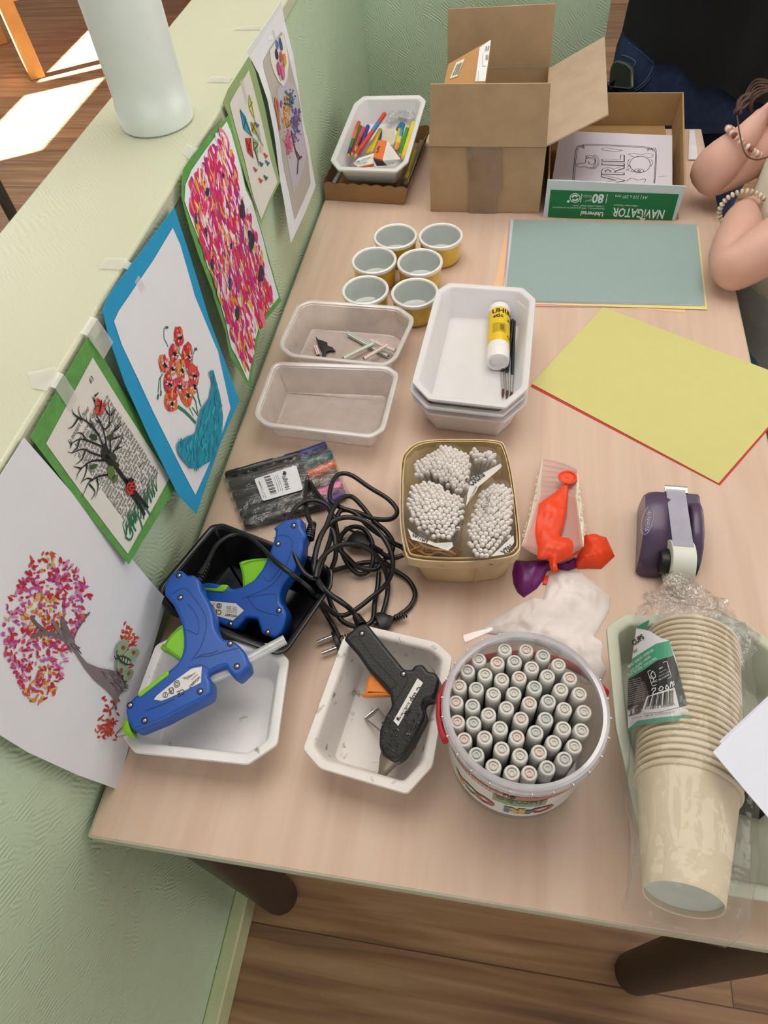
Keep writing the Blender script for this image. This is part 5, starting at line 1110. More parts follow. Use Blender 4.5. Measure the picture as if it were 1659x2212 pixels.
for a, b, c, d in (((470,480),(472,480),(464,600),(462,600)), ((464,598),(494,598),(494,601),(464,601)), ((430,640),(432,640),(426,735),(424,735))): mb.face(on_mailer(K9(a, b, c, d), .0016))
mb.build('label_print', M_INK, l2, smooth=False)

# ================================================================== copy paper carton
yn = 1.081; nx0, nx1, nb, nh = .4065, .634, 1.413, .064
nv = thing('paper_carton', 'shallow copy paper carton with white and green printed front', 'box', (.52, 1.24, T))
A_, B_, C_, D_ = PY(1175, 470, yn), PY(1455, 483, yn), PY(1482, 403, yn), PY(1183, 389, yn)
A_.z = B_.z = T+.0005
mb = MB(); q = [Vector((nx0-.001, yn, T+.0005)), Vector((nx1-.006, yn, T+.0005)), Vector((C_.x, yn, C_.z)), Vector((D_.x, yn, D_.z))]; mb.loft([q, [a+Vector((0, .003, 0)) for a in q]])
mb.build('front_panel', pm('white_board', 'c8d4d8', .5, var=.02), nv, smooth=False); fp = nv.children[-1]
Nn = lambda lo, hi, n, m: MB().box((lo[0], lo[1], T+lo[2]), (hi[0], hi[1], T+hi[2])).build(n, m, nv, bevel=.0006)
M_NV = kraft('carton_inside', 'a8875a')
Nn((nx0, yn+.003, .0005), (nx1, nb, .003), 'base', M_NV)
pb0, pb1 = PY(1316, 198, nb), PY(1485, 200, nb)
Nn((nx0, nb-.003, .003), (nx1+.020, nb, .064), 'back_panel', M_NV); Nn((nx0, yn+.003, .003), (nx0+.003, nb-.003, .062), 'side_panel', M_NV)
mb = MB(); q = [Vector((nx1-.006, yn+.003, T+.003)), Vector((nx1+.016, nb-.003, T+.003)), Vector((nx1+.020, nb-.003, T+.064)), Vector((C_.x, yn+.003, C_.z))]; mb.loft([q, [a-Vector((.003, 0, 0)) for a in q]]); mb.build('side_panel', M_NV, nv, smooth=False)
K8 = lambda *p: cr(p, 4.879, 1160, 360)
mb = MB(); mb.face([PY(u, v, yn)-Vector((0, .0006, 0)) for u, v in K8((145,242),(1496,290),(1412,598),(113,528))]); mb.build('green_print', pm('carton_green', '0a6e38', .45, var=.03), fp, smooth=False)
mb = MB()
def ntext(txt, p0, p1, hp, bold=.0):   # upside down lettering: p0 is where the line begins (right), p1 where it ends (left)
    a, b = PY(*K8(p0)[0], yn)-Vector((0, .001, 0)), PY(*K8(p1)[0], yn)-Vector((0, .001, 0)); e = b-a; ln = e.length; e = e/ln
    up = Vector((e.z, 0, -e.x)); up = up if up.z < 0 else -up; mb.text(txt, a, e*(ln/text_geo(txt, bold)[2]), up*hp, bold)
ntext('NAVIGATOR', (1350,458), (806,432), .0225, .02); ntext('Office Paper Solutions', (1060,403), (812,395), .0042); ntext('A4 | 210 x 297 mm', (1168,308), (828,292), .0082)
ntext('Universal', (702,478), (465,466), .0112, .03); ntext('Multifunctional  |  100% guaranteed for all equipment', (712,434), (165,420), .0040); ntext('| COPIER | LASER | INKJET | FAX |', (716,408), (378,400), .0038); ntext('80', (712,290), (590,286), .0225, .03)
ntext('g/m\u00b2', (575,345), (510,345), .0055); ntext('SILKY TOUCH', (580,312), (488,308), .0028); ntext('ULTRA BRIGHT', (580,297), (488,291), .0028); ntext('\u2122', (806,470), (795,470), .003)
fm = frame(Vector((0, yn-.001, T)), Vector((1, 0, 0)), Vector((0, -1, 0)))
for l, w_ in (([(742,290),(725,385)], .0006), ([(474,285),(458,378)], .0006)): ribbon(mb, K8(*l), fm, w_, 0)
cx_, cy_ = 400, 330
ribbon(mb, K8(*[(cx_+52*math.cos(t*.4), cy_+46*math.sin(t*.4)) for t in range(17)]), fm, .0007, 0)
for s in (1, -1): ribbon(mb, K8(*[(cx_+s*30*math.cos(t), cy_+s*26*math.sin(t)) for t in (.2, .7, 1.2, 1.7, 2.2, 2.6)]), fm, .0016, 0)
c = PY(*K8((1115,532))[0], yn); mb.lathe([(.0052, 0), (.0001, 0)], 24, Matrix.Translation(c-Vector((0, .001, 0))) @ Matrix.Rotation(math.pi/2, 4, 'X'), False, True)
c = PY(*K8((330,363))[0], yn); mb.lathe([(.0024, 0), (.0001, 0)], 16, Matrix.Translation(c-Vector((0, .001, 0))) @ Matrix.Rotation(math.pi/2, 4, 'X'), False, True)
mb.build('white_lettering', pm('carton_white', 'dce6e4', .5), fp, smooth=False)
mb = MB(); c = PY(*K8((1115,532))[0], yn)-Vector((0, .0014, 0)); mb.face([c+Vector((-.0016, 0, .002)), c+Vector((.0016, 0, .002)), c+Vector((0, 0, -.0024))]); mb.build('emblem_arrow', pm('carton_green', '0a6e38', .45), fp, smooth=False)
# paper sheets inside; the top one is a colouring page
def sheet_in(px, z, m, name, label, group=None):
    M = FLAT(z); R = ccw(onplane(px, M)); mb = MB(); mb.loft([[M @ Vector((p[0], p[1], 0)) for p in R], [M @ Vector((p[0], p[1], .0004)) for p in R]]); return tag(mb.build(name, m, smooth=False), label, 'paper', group)
zz = .040
rq = inset(ccw(onplane([(1210,283),(1452,293),(1452,408),(1190,400)], FLAT(zz))), .002); mb = MB(); mb.loft([[Vector((p.x, p.y, T+.0035)) for p in rq], [Vector((p.x, p.y, T+.0385)) for p in rq]]); rm = mb.build('paper_ream', pm('paper_block', 'd4cfd6', .8, bump=.1)); tag(rm, 'block of white paper under the colouring page in the carton', 'paper')
M_COLP = pm('colouring_page_paper', 'd3ccd8', .75, var=.01)
cp = sheet_in([(1210,283),(1452,293),(1452,415),(1190,405)], zz, M_COLP, 'colouring_page', 'printed colouring page with a month name and animals lying in the paper carton')
mb = MB(); Mz = FLAT(zz+.0008); KA = lambda *p: cr(p, 3.159, 1150, 0)
def arc(c, a, b, t0=0, t1=6.3, n=14): return [(c[0]+a*math.cos(lerp(t0, t1, i/n)), c[1]+b*math.sin(lerp(t0, t1, i/n))) for i in range(n+1)]
for l, w_ in (([(275,1235),(300,1010),(350,1005),(375,985),(760,1000),(790,1020),(845,1025),(835,1250)], .0005), ([(285,1235),(308,1020),(355,1012),(380,992),(755,1007),(785,1027),(838,1033),(828,1250)], .0004),
   ([(380,1060),(365,1085),(360,1110),(330,1115),(305,1120),(305,1135),(330,1140),(360,1135),(380,1145),(410,1140),(430,1115),(432,1085),(410,1065),(380,1060)], .0005), ([(365,1060),(372,1080),(390,1072)], .0005), (arc((405,1100), 22, 22, -1, 3.2), .0005), (arc((395,1085), 14, 10, -2.6, .2), .0004),
   (arc((735,1120), 70, 55), .0004), (arc((665,1110), 14, 22, 1.4, 5), .0004), (arc((805,1110), 14, 22, -1.6, 1.8), .0004), (arc((728,1165), 32, 14), .0004), (arc((728,1165), 8, 7), .0006), ([(655,1050),(700,1045),(740,1055),(780,1045),(825,1055),(800,1075),(740,1065),(700,1072),(655,1050)], .0003),
   ([(470,1020),(500,1008),(560,1018),(615,1026),(560,1032),(500,1026),(470,1020)], .0003), ([(640,1235),(680,1215),(720,1228),(770,1220),(765,1245)], .0004), (arc((660,1140), 12, 8), .0003), (arc((682,1165), 10, 7), .0003), (arc((650,1160), 7, 5), .0003), ([(860,1205),(915,1200)], .0002), ([(310,1000),(340,990),(350,1000)], .0006), ([(790,1005),(815,1015),(825,1030)], .0006)):
    ribbon(mb, KA(*l), Mz, w_, 0)
for k in range(16):
    t = lerp(-1.3, 1.7, k/15); ribbon(mb, KA((405+38*math.cos(t), 1103+42*math.sin(t)), (405+56*math.cos(t+.1), 1103+54*math.sin(t+.1))), Mz, .0004, 0)
ptext(mb, 'AVRIL', *KA((622,1345),(624,1058)), .054, Mz, 0, .03)
mb.build('line_drawing', M_INK, cp, smooth=False)
mb = MB(); ptext(mb, 'AVRIL', *KA((620,1342),(622,1061)), .0535, Mz, .0004, .004); mb.build('letter_fill', M_COLP, cp, smooth=False)
pk = sheet_in([(1489,281),(1500,282),(1508,345),(1487,345)], .002, pm('paper_white', 'e2e0e6', .8), 'paper_sheet', 'white paper sheet lying at the right side of the paper carton')

# ================================================================== scalloped kraft tray with crayons
M_KT = kraft('kraft_tray', '9a7550'); zt = .036
kx = [(682,394),(880,406),(932,274),(768,252)]; R0 = [P(u, v, zt) for u, v in kx]; Rb = [P(703, 431, .001), P(873, 442, .001), Vector((.157, 1.335, T+.001)), Vector((.014, 1.375, T+.001))]
kt = thing('kraft_tray', 'scalloped brown cardboard tray full of pens under the crayon tray', 'tray', (.08, 1.23, T))
MB().loft([[p for p in Rb], [p+Vector((0, 0, .0018)) for p in Rb]]).build('tray_base', M_KT, kt, smooth=False)
R0[0] = Vector((max(R0[0].x, .0035), R0[0].y, R0[0].z)); R0[3] = Vector((max(R0[3].x, .006), R0[3].y, R0[3].z))
for i in range(4):
    a, b, c, d = Rb[i], Rb[(i+1) % 4], R0[(i+1) % 4], R0[i]; n = 48; wv = 7 if i % 2 == 0 else 10; mb = MB(); nn = (b-a).cross(d-a).normalized()*.0016
    f = lambda u, v: lerp(lerp(a, b, u), lerp(d, c, u)+Vector((0, 0, .0035*(abs(math.sin(u*wv*math.pi))-.5))), v)
    mb.grid(f, n, 2); mb.grid(lambda u, v: f(u, v)-nn, n, 2); mb.build('scalloped_side', M_KT, kt)
# white tray standing on the pens, tipped up at the back
cpx = [(785,207),(907,205),(921,217),(882,350),(857,371),(730,367),(713,346),(764,224)]
Mt = plane3([((713,346), .070), ((882,350), .070), ((845,206), .105)])
rg = onplane(cpx, Mt); mb = MB(); tray_geo(mb, rg, 0, .009, .012, Mt, foot=-.042); tag(mb.build('food_tray', M_TRAY), 'white plastic tray full of crayons and eraser boxes on the kraft tray', 'tray')
Mi = Mt @ Matrix.Translation((0, 0, -.034))
def crayon(pts, cols, label, r=.0034, lift=.0, bands=True, cat='pencil'):
    q = [PP(u, v, Mi @ Vector((0, 0, lift+.010)), Mi.to_3x3() @ Vector((0, 0, 1))) for u, v in cr(pts, 6.144, 670, 190)]; a, b = q; d = b-a
    t = thing('pencil' if cat == 'pencil' else cat, label, cat, a, 'pencils in the white tray'); n = len(cols)
    for i, cc in enumerate(cols):
        s, e = a+d*(.08*(i == 0)+i/n*(1-.0)), a+d*((i+1)/n-.0); 
        if i == 0: s = a+d*.06
        MB().tube([s, lerp(s, e, .5), e], [r, r, r], 8).build('barrel' if i == 0 else 'colour_band', pm('crayon_'+cc, cc, .4), t)
    MB().tube([a, a+d*.06], [.0009, r*.95], 8).build('tip', pm('crayon_wood', 'c89a66', .5), t)
    MB().tube([b, b+d.normalized()*.003], [r*1.02, r*.7], 8).build('end_cap', pm('crayon_end_'+cols[-1], cols[-1], .4), t)
    return t
crayon([(500,920),(645,465)], ['3c3058','3a6a3a','d8742c','c8502c'], 'orange and green patterned pencil at the left of the crayon tray', .004, .012)
crayon([(590,860),(668,520)], ['c8a02c','2a5a34','2e6a3a'], 'dark green patterned pencil behind the red ones', .0036, .012)
crayon([(550,900),(712,540)], ['a82a34','b83040','c84a5a'], 'dark red crayon with pink end', .004, .012)
crayon([(660,800),(765,515)], ['38406a','2a3c9a','2a3ca8'], 'blue pencil standing behind the red pencil', .004, .006)
crayon([(585,930),(985,350)], ['b8302c','cc3a2e','cc3a2e','3a78b0','c8342c'], 'long red pencil lying aslant on top of the crayons', .0042, .018)
crayon([(740,900),(930,560)], ['d8b030','c8a428','d8c030'], 'yellow pencil with black dots in the middle of the tray', .004, .002)
crayon([(800,880),(925,570)], ['d8c42c','d8c838'], 'plain yellow pencil next to the dotted one', .0036, .002)
crayon([(1120,830),(1190,560)], ['d8bc2c','d8c42c','c8b024'], 'short yellow pencil beside the eraser', .004, .003)
crayon([(1150,830),(1235,490)], ['d88a4a','d8c05a','3a90b0','2a78a8'], 'blue to orange rainbow pencil', .004, .003)
crayon([(1190,910),(1285,545)], ['2c8a34','2f9438','3a9a3c'], 'green pencil between rainbow and yellow ones', .0036, .003)
crayon([(1220,960),(1370,470)], ['d8b81c','e0c424','e0c830'], 'yellow dotted pencil at the right of the crayon tray', .0046, .006)
crayon([(700,720),(800,600)], ['303a80','34408a'], 'short navy pencil half hidden under the red pencil', .003)
crayon([(900,760),(945,590)], ['2a3470','2c3a78'], 'navy pencil behind the eraser', .003)
crayon([(1160,560),(1215,480)], ['2a6a8a','2f7896'], 'teal pencil stub at the back of the tray', .0045, .002)
crayon([(1290,640),(1340,500)], ['b85a3a','c8643c'], 'brown pencil behind the yellow dotted pencil', .003, .001)
def carton(name, label, cat, fr_, up, lift, parts):
    """small box: front face outline given in enlarged-detail pixels, thickness up"""
    R = ccw(onplane(cr(fr_, 6.144, 670, 190), Mi)); t = thing(name, label, cat, Mi @ Vector((*R[0], lift)), None)
    MB().loft([[Mi @ Vector((*p, lift)) for p in R], [Mi @ Vector((*p, lift+up)) for p in R]]).build('carton', pm('eraser_carton_orange', 'dc6c2c', .45), t, smooth=False, bevel=.0006)
    for px, c, nm in parts:
        mb = MB(); mb.face([Mi @ Vector((*p, lift+up+.0006)) for p in ccw(onplane(cr(px, 6.144, 670, 190), Mi @ Matrix.Translation((0, 0, lift+up))))]); mb.build(nm, pm('eraser_'+nm, c, .5), t, smooth=False)
    return t
def hexa(name, label, pts, faces, text):
    """eraser sleeve: corners as (enlarged-detail pixel, height), faces as (corner numbers, colour, part name)"""
    V = [PP(*cr([p], 6.144, 670, 190)[0], Mi @ Vector((0, 0, h)), Mi.to_3x3() @ Vector((0, 0, 1))) for p, h in pts]; t = thing(name, label, 'box', V[0], None)
    cs = sum(V, Vector())/len(V); dn = Mi.to_3x3() @ Vector((0, 0, -1))
    for idx, c, nm in faces:
        q = [V[i] for i in idx]; n = (q[1]-q[0]).cross(q[2]-q[0]); q = q if n.dot(CAM-q[0]) > 0 else q[::-1]; n = (q[1]-q[0]).cross(q[2]-q[0]).normalized()
        mb = MB(); mb.loft([[p-n*.0012 for p in q], q]); mb.build(nm, pm('sleeve_'+nm, c, .5), t, smooth=False)
    mb = MB()
    for tx, a_, b_, h, sz, idx in text:
        q = [V[i] for i in idx]; n = (q[1]-q[0]).cross(q[2]-q[0]).normalized(); n = n if n.dot(CAM-q[0]) > 0 else -n
        A1, B1_ = [PP(*cr([p], 6.144, 670, 190)[0], q[0]+n*.0005, n) for p in (a_, b_)]; e = B1_-A1; ln = e.length; e = e/ln; mb.text(tx, A1, e*(ln/text_geo(tx, .01)[2]), n.cross(e)*sz, .01)
    mb.build('lettering', M_INK, t, smooth=False); return t
hexa('eraser_box', 'open orange and white eraser box standing on the crayons', [((905,690),.040),((1030,705),.040),((965,965),.040),((833,932),.040),((1200,945),.022),((1020,1030),.022),((885,1035),.020)],
     [((0,1,2,3),'dc6c2c','orange_face'), ((1,4,5,2),'e4e2e0','white_face'), ((3,2,5,6),'2c221c','opening_shade')], [('Softy', (905,860), (925,765), 0, .0070, (0,1,2)), ('GOMME', (1075,1015), (1040,800), 0, .0075, (1,4,5)), ('ECOLOGY', (1110,1000), (1060,800), 0, .006, (1,4,5))])  # dark plate paints the shade inside the open box end
hexa('eraser_box', 'flat white and orange eraser box lying at the front of the crayon tray', [((640,930),.026),((850,865),.026),((840,1000),.026),((640,1050),.022),((575,1000),.022),((845,1035),.020),((735,1045),.022)],
     [((0,1,2,3,4),'e6e2de','white_face'), ((2,5,6,3),'dc6c2c','orange_face')], [('GOMME CAOUTCHOUC', (600,1000), (810,925), 0, .0058, (0,1,2)), ('TECHNIC', (645,1022), (760,985), 0, .005, (0,1,2))])
Mi_e = Mi @ Matrix.Translation((0, 0, .012)); er = ccw(onplane(cr([(955,545),(1110,535),(1130,700),(1090,760),(950,690)], 6.144, 670, 190), Mi_e @ Matrix.Translation((0, 0, .012)))); mb = MB(); slab(mb, er, .002, .012, Mi_e, .0012); tag(mb.build('eraser', pm('grey_eraser', 'c8bfae', .7)), 'grey white eraser block among the crayons', 'eraser')
bg = ccw(onplane(cr([(1000,490),(1040,390),(1130,310),(1190,260),(1340,290),(1410,340),(1380,440),(1300,455),(1180,440),(1060,500)], 6.144, 670, 190), Mi)); mb = MB(); pillow(mb, bg, .016, Mi, .7, 90, .01, .004, .006); pb = thing('plastic_bag', 'crumpled clear plastic bag with bar code at the back of the crayon tray', 'bag', Mi @ Vector((*bg[0], .01))); mb.build('film', film('crumpled_film', 'e8e8ea', .3, .1, bump=.8, bs=110, gloss=.3), pb)
mb = MB(); Mq = Mi @ Matrix.Translation((0, 0, .0245))
for k in range(9): mb.face([Mq @ Vector((*p, 0)) for p in ccw(onplane(cr([(1180+k*13,385+k*3),(1185+k*13,386+k*3),(1170+k*13,430+k*3),(1165+k*13,429+k*3)], 6.144, 670, 190), Mq))])
mb.build('bar_code', M_INK, pb, smooth=False)
# pens in the kraft tray below
def low_pen(a, b, c, label, z=.006, r=.004):
    a, b = P(*cr([a], 6.144, 670, 190)[0], z), P(*cr([b], 6.144, 670, 190)[0], z); a.z = b.z = T+z; d = (b-a).normalized()
    t = thing('pen', label, 'pen', a, 'pens in the kraft tray'); MB().tube([a, a+d*.003, b-d*.004, b], [r*.5, r, r, r*.8], 10).build('barrel', pm('pen_'+c, c, .4), t); MB().tube([a+d*.001, a+d*.022], [r*1.12, r*1.12], 10).build('cap', pm('pen_cap_'+c, [min(1, x*1.25) for x in lin(c)], .4), t)
low_pen((255,1270), (345,1090), 'c88a88', 'pink and mint pen in the left corner of the kraft tray', .008)
low_pen((300,1290), (400,1110), 'b8b8b4', 'grey white pen beside the pink one in the kraft tray', .006)
low_pen((1270,1220), (1390,830), 'd0b828', 'yellow pen on the right side of the kraft tray', .010)
low_pen((1250,1310), (1480,700), '8a7a70', 'grey brown pen along the right side of the kraft tray', .007)
low_pen((1300,1300), (1520,700), 'a8a09a', 'pale grey pen nearest the right wall of the kraft tray', .006)
low_pen((1190,1330), (1290,1180), '3a3432', 'dark pen under the front corner of the crayon tray', .006)
# ================================================================== paper cups in their bag
M_CUP = pm('ivory_paper_cup', 'ddcdb2', .6, var=.03, vs=60, bump=.08); M_CUPB = pm('cup_base_white', 'd8dcd8', .5)
zA, zB = .108, .062
A_, B_ = P(1476, 1945, zA), P(1495, 1392, zB); ax = (B_-A_); AL = ax.length; ax.normalize(); Mc = orient(A_, B_)
rb_, rm_ = .0285, .0405; CL = .092; NC = 25
def cup():
    t = thing('paper_cup', 'ivory paper cup nested in the bagged stack', 'cup', (0, 0, 0), 'nested paper cups')
    MB().lathe([(rb_-.001, .006), (rb_-.001, .0005), (rb_, 0), (rm_-.001, CL-.004), (rm_-.0016, CL-.004), (rb_-.0008, .007)], 48, None, False, False).build('wall', M_CUP, t)
    MB().lathe([(rb_-.001, .005), (.001, .005)], 32, None, True, True).build('base', M_CUPB, t)
    MB().tube([Vector((rm_*math.cos(a), rm_*math.sin(a), CL-.003)) for a in [2*math.pi*k/48 for k in range(48)]], .0019, 8, True).build('rolled_rim', M_CUP, t)
    return t
pitch = (AL-CL+.003)/(NC-1); c0 = cup(); eu = (B_-A_).to_track_quat('Z', 'Y').to_euler(); c0.location = A_; c0.rotation_euler = eu
c0['label'] = 'nearest ivory paper cup of the bagged stack, its whole side and base showing'
del c0['group']
for k in range(1, NC):
    o = dup(c0, A_+ax*(pitch*k), eu, 'ivory paper cup nested in the bagged stack, only its rolled rim showing'); o['group'] = 'nested paper cups'
# the clear bag
cb = thing('cup_bag', 'crinkled clear plastic bag with green and black label around the paper cups', 'bag', A_)
M_BAG = film('cup_bag_film', 'ecece8', .05, .12, bump=.35, bs=40, gloss=.065)
ux = ax.cross(Vector((0, 0, 1))).normalized(); uz = ux.cross(ax).normalized()
st = [(-.015, .034, .005, -.040), (-.012, .037, .012, -.030), (-.007, .038, .026, -.012), (.002, .038, .036, -.004), (.03, .040, .038, 0), (.06, .043, .041, 0), (.085, .047, .0455, 0), (.10, .049, .046, 0), (.16, .050, .0465, 0), (.22, .050, .047, 0), (AL-.01, .050, .047, 0), (AL+.004, .052, .044, .004), (AL+.016, .056, .034, .004), (AL+.030, .050, .022, .000), (AL+.045, .040, .014, -.010), (AL+.060, .044, .010, -.016), (AL+.072, .040, .008, -.022)]
fine = []
for i in range(len(st)-1):
    for j in range(3): fine.append(tuple(lerp(st[i][k], st[i+1][k], j/3) for k in range(4)))
fine.append(st[-1]); rings = []
for i, (s, a, b, dz) in enumerate(fine):
    ring = []
    for j in range(72):
        t = 2*math.pi*j/72; c = A_+ax*s+Vector((0, 0, dz)); q = Vector((math.cos(t)*14, math.sin(t)*14, s*90)); e = s < .09 or s > AL-.004
        nz = noise.noise(q*.35)*.004+noise.noise(q*.16)*.004 + (abs(noise.noise(Vector((math.cos(t)*3, math.sin(t)*3, s*12))))*.006 if e else .001)
        if s > AL+.012: nz += noise.noise(Vector((math.cos(t)*9, math.sin(t)*9, s*160)))*.007
        bulge = 1.14 if math.cos(t) > 0.35 and s < .11 else 1.0
        p = c+ux*((a*bulge+nz)*math.cos(t))+uz*((b+nz*.7)*math.sin(t)); p.z = max(p.z, T+.0014)
        # stay outside of the cups
        r = (p-A_)-ax*((p-A_).dot(ax)); sl_ = (p-A_).dot(ax); lim = lerp(rb_, rm_, max(0, min(1, sl_/CL)))+.0035 if -.002 < sl_ < AL+.004 else 0
        if r.length < lim: p = p+r.normalized()*(lim-r.length)
        ring.append(p)
    rings.append(ring)
mb = MB(); mb.loft(rings, False, False); mb.build('bag_film', M_BAG, cb)
# printed panel of the bag, lying over the left of the stack
pvM = vcm('bag_print', .35, .02)
def pan(u, v, off=0.0):      # a surface that rises over the cups from left to right
    p = P(u, v, .10)
    for _ in range(8):
        f = max(0, min(1, (u-1345)/110)); yy = (v-1340)/240; z = lerp(.072, .112, math.sin(f*math.pi/2)) + .010*(max(0, yy)*f) ; p = P(u, v, z+off)
    return p
def panel(mb, px, col, off):
    mb.col = lin(col); vs, fs = cut_poly(ccw([(u, -v) for u, v in px]), 9); mb.add([pan(v.x, -v.y, off) for v in vs], fs)
K6 = lambda *p: cr(p, 3.0712, 1280, 1280)
mb = MB()
panel(mb, K6((290,235),(380,255),(450,300),(510,318),(545,420),(560,470),(625,752),(656,840),(430,862),(300,885),(235,925),(232,740),(240,560),(262,440)), 'dcdce0', 0)
panel(mb, K6((290,235),(330,205),(372,182),(378,190),(352,240)), '2f8a6a', .0006)
panel(mb, K6((262,440),(330,395),(420,340),(510,318),(538,418),(430,450),(330,520),(238,575),(245,520)), '3f9a78', .0006)
panel(mb, K6((238,575),(330,520),(430,450),(538,418),(560,480),(630,752),(575,758),(545,632),(440,660),(360,690),(330,775),(300,745),(232,775),(234,640)), '17181a', .0006)
panel(mb, K6((234,905),(300,850),(450,828),(652,806),(657,838),(430,862),(300,885),(236,928)), '3f9a78', .0006)
def lab(txt, a, b, hp, col, bold=.01, ital=0.0):
    mb.col = lin(col); (u0, v0), (u1, v1) = K6(a, b); vs, fs, wd = text_geo(txt, bold, ital); ex = ((u1-u0)/wd, (v1-v0)/wd); ln = math.hypot(u1-u0, v1-v0); up = ((v1-v0)/ln*hp, -(u1-u0)/ln*hp)
    mb.add([pan(u0+v.x*ex[0]+v.y*up[0], v0+v.x*ex[1]+v.y*up[1], .0013) for v in vs], fs)
lab('CUPS', (272,352), (345,300), 15, '1a1a1c', .03); lab('pcl', (272,398), (300,385), 10, '1a1a1c', .01, .3)
lab('BEKERS \u2022 GOBELETS \u2022 PAPPBECHER', (240,500), (408,385), 8, 'e6efe9', 0); lab('KOP \u2022 KEL\u00cdMKY \u2022 POH\u00c1R', (258,530), (388,430), 8, 'e6efe9', 0); lab('TAZA \u2022 BICCHIERI \u2022 COPO DE PAPEL', (240,560), (430,440), 8, 'e6efe9', 0)
for k in range(12): lab(['\u2022 Store in a dry place away from heat', 'Do not use in the microwave oven', 'Ne pas utiliser au four', 'Nicht in der Mikrowelle', 'Guardar en lugar seco', 'Conservare in luogo asciutto'][k % 6], (238,590+k*14), (322+k*4 if k < 8 else 350,568+k*13), 3.4, 'c8c8c8', 0)
def bline(l, w_, col='d8d8d8'):
    mb.col = lin(col); q = K6(*l); 
    for (a, b), (c, d) in zip(q, q[1:]):
        ln = math.hypot(c-a, d-b) or 1; nx, ny = -(d-b)/ln*w_, (c-a)/ln*w_; mb.face([pan(a+nx, b+ny, .0013), pan(a-nx, b-ny, .0013), pan(c-nx, d-ny, .0013), pan(c+nx, d+ny, .0013)])
bline([(366,525),(485,456),(495,460),(522,555),(518,562),(405,620),(395,615),(366,525)], .6); bline([(385,545),(398,520),(412,535),(420,560),(402,570),(385,545)], .9); bline([(402,570),(406,584)], .9); bline([(392,552),(384,566),(398,573)], .7)
lab('FSC', (400,602), (432,588), 6, 'd8d8d8'); lab('MIX', (445,510), (470,497), 5, 'd8d8d8'); lab('Paper from', (445,535), (490,512), 3.5, 'd8d8d8', 0); lab('responsible sources', (440,560), (510,525), 3.5, 'd8d8d8', 0); lab('FSC C159799', (442,585), (512,548), 5, 'd8d8d8')
for l in ([(392,650),(398,636),(420,632),(415,650),(400,660)], [(403,660),(398,675),(410,672)], [(440,640),(455,620),(470,632)], [(470,632),(462,648),(444,650),(440,640)], [(484,640),(490,612),(500,622),(508,640),(484,640)], [(515,630),(520,590),(530,605),(535,630)], [(515,605),(540,590)], [(540,600),(540,615)]): bline(l, 1.0)
panel(mb, K6((330,775),(360,690),(440,660),(545,632),(575,758),(450,790),(345,800)), 'dedee0', .0008)
x_ = 0.0
for k in range(34):
    w_ = [.6, 1.3, .8, 1.7, .7, 1.1][k*5 % 6]; t0 = k/34; a, b = (lerp(372, 545, t0), lerp(690, 640, t0)), (lerp(350, 548, t0), lerp(758, 738, t0))
    if k % 7 != 5: bline([a, b], w_*.55, '1c1c1e')
lab('713815 203581', (345,778), (545,748), 7.2, '1c1c1e', .005); lab('3260 VB Oud-Beijerland, NL', (342,822), (550,792), 5.4, '2a2a2c', 0); lab('tummer 85', (262,838), (325,826), 4.6, '2a2a2c', 0); lab('FSC MIX 2020', (540,836), (608,830), 4, '1f5a46', 0)
bline([(236,780),(300,755),(322,745),(318,790),(240,815)], .9, '1c1c1e'); bline([(285,770),(312,760),(308,790),(284,798),(285,770)], 2.4, '1c1c1e'); bline([(252,780),(262,795),(254,806),(250,795),(262,780)], .7, '1c1c1e')
mb.build('printed_panel', pvM, cb, smooth=False)
panel_o = cb.children[-1]
# loose crumpled end of the bag by the tape dispenser
M_CRK = film('crackling_film', 'f0f0f0', .05, .05, bump=1.0, bs=70, gloss=.22)
q = ccw(onplane([(1428,1262),(1440,1235),(1480,1240),(1510,1265),(1545,1290),(1578,1295),(1572,1325),(1545,1345),(1600,1350),(1640,1400),(1600,1440),(1560,1390),(1480,1365),(1425,1340),(1415,1290)], FLAT(.07)))
mb = MB(); pillow(mb, q, .030, FLAT(.066), .8, 95, .012, .0035, 0, 3); mb.build('crumpled_end', M_CRK, cb)
# things lying in the big tray beside the cups: folded dark cloth, white cards on top
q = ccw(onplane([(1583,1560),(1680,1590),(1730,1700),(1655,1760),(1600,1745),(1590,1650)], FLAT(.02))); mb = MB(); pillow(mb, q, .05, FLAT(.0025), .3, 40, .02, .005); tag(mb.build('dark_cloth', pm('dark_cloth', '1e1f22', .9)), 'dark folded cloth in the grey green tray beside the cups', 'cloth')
def card(px, z0, label, slope):
    Mq = plane3([(px[0], z0), (px[1], z0+slope), (px[3], z0+slope*.6)]); R = ccw(onplane(px, Mq)); mb = MB(); mb.loft([[Mq @ Vector((*p, 0)) for p in R], [Mq @ Vector((*p, .0008)) for p in R]]); return tag(mb.build('white_card', pm('blue_white_card', 'dfe2f2', .6, var=.01), smooth=False), label, 'card', 'white cards over the tray')
card([(1553,1602),(1700,1465),(1850,1640),(1705,1775)], .150, 'lower white card at the right of the picture, its corner peeping out', -.004)
card([(1539,1625),(1688,1480),(1850,1650),(1700,1815)], .152, 'upper white card at the right of the picture, over the tray', -.004)

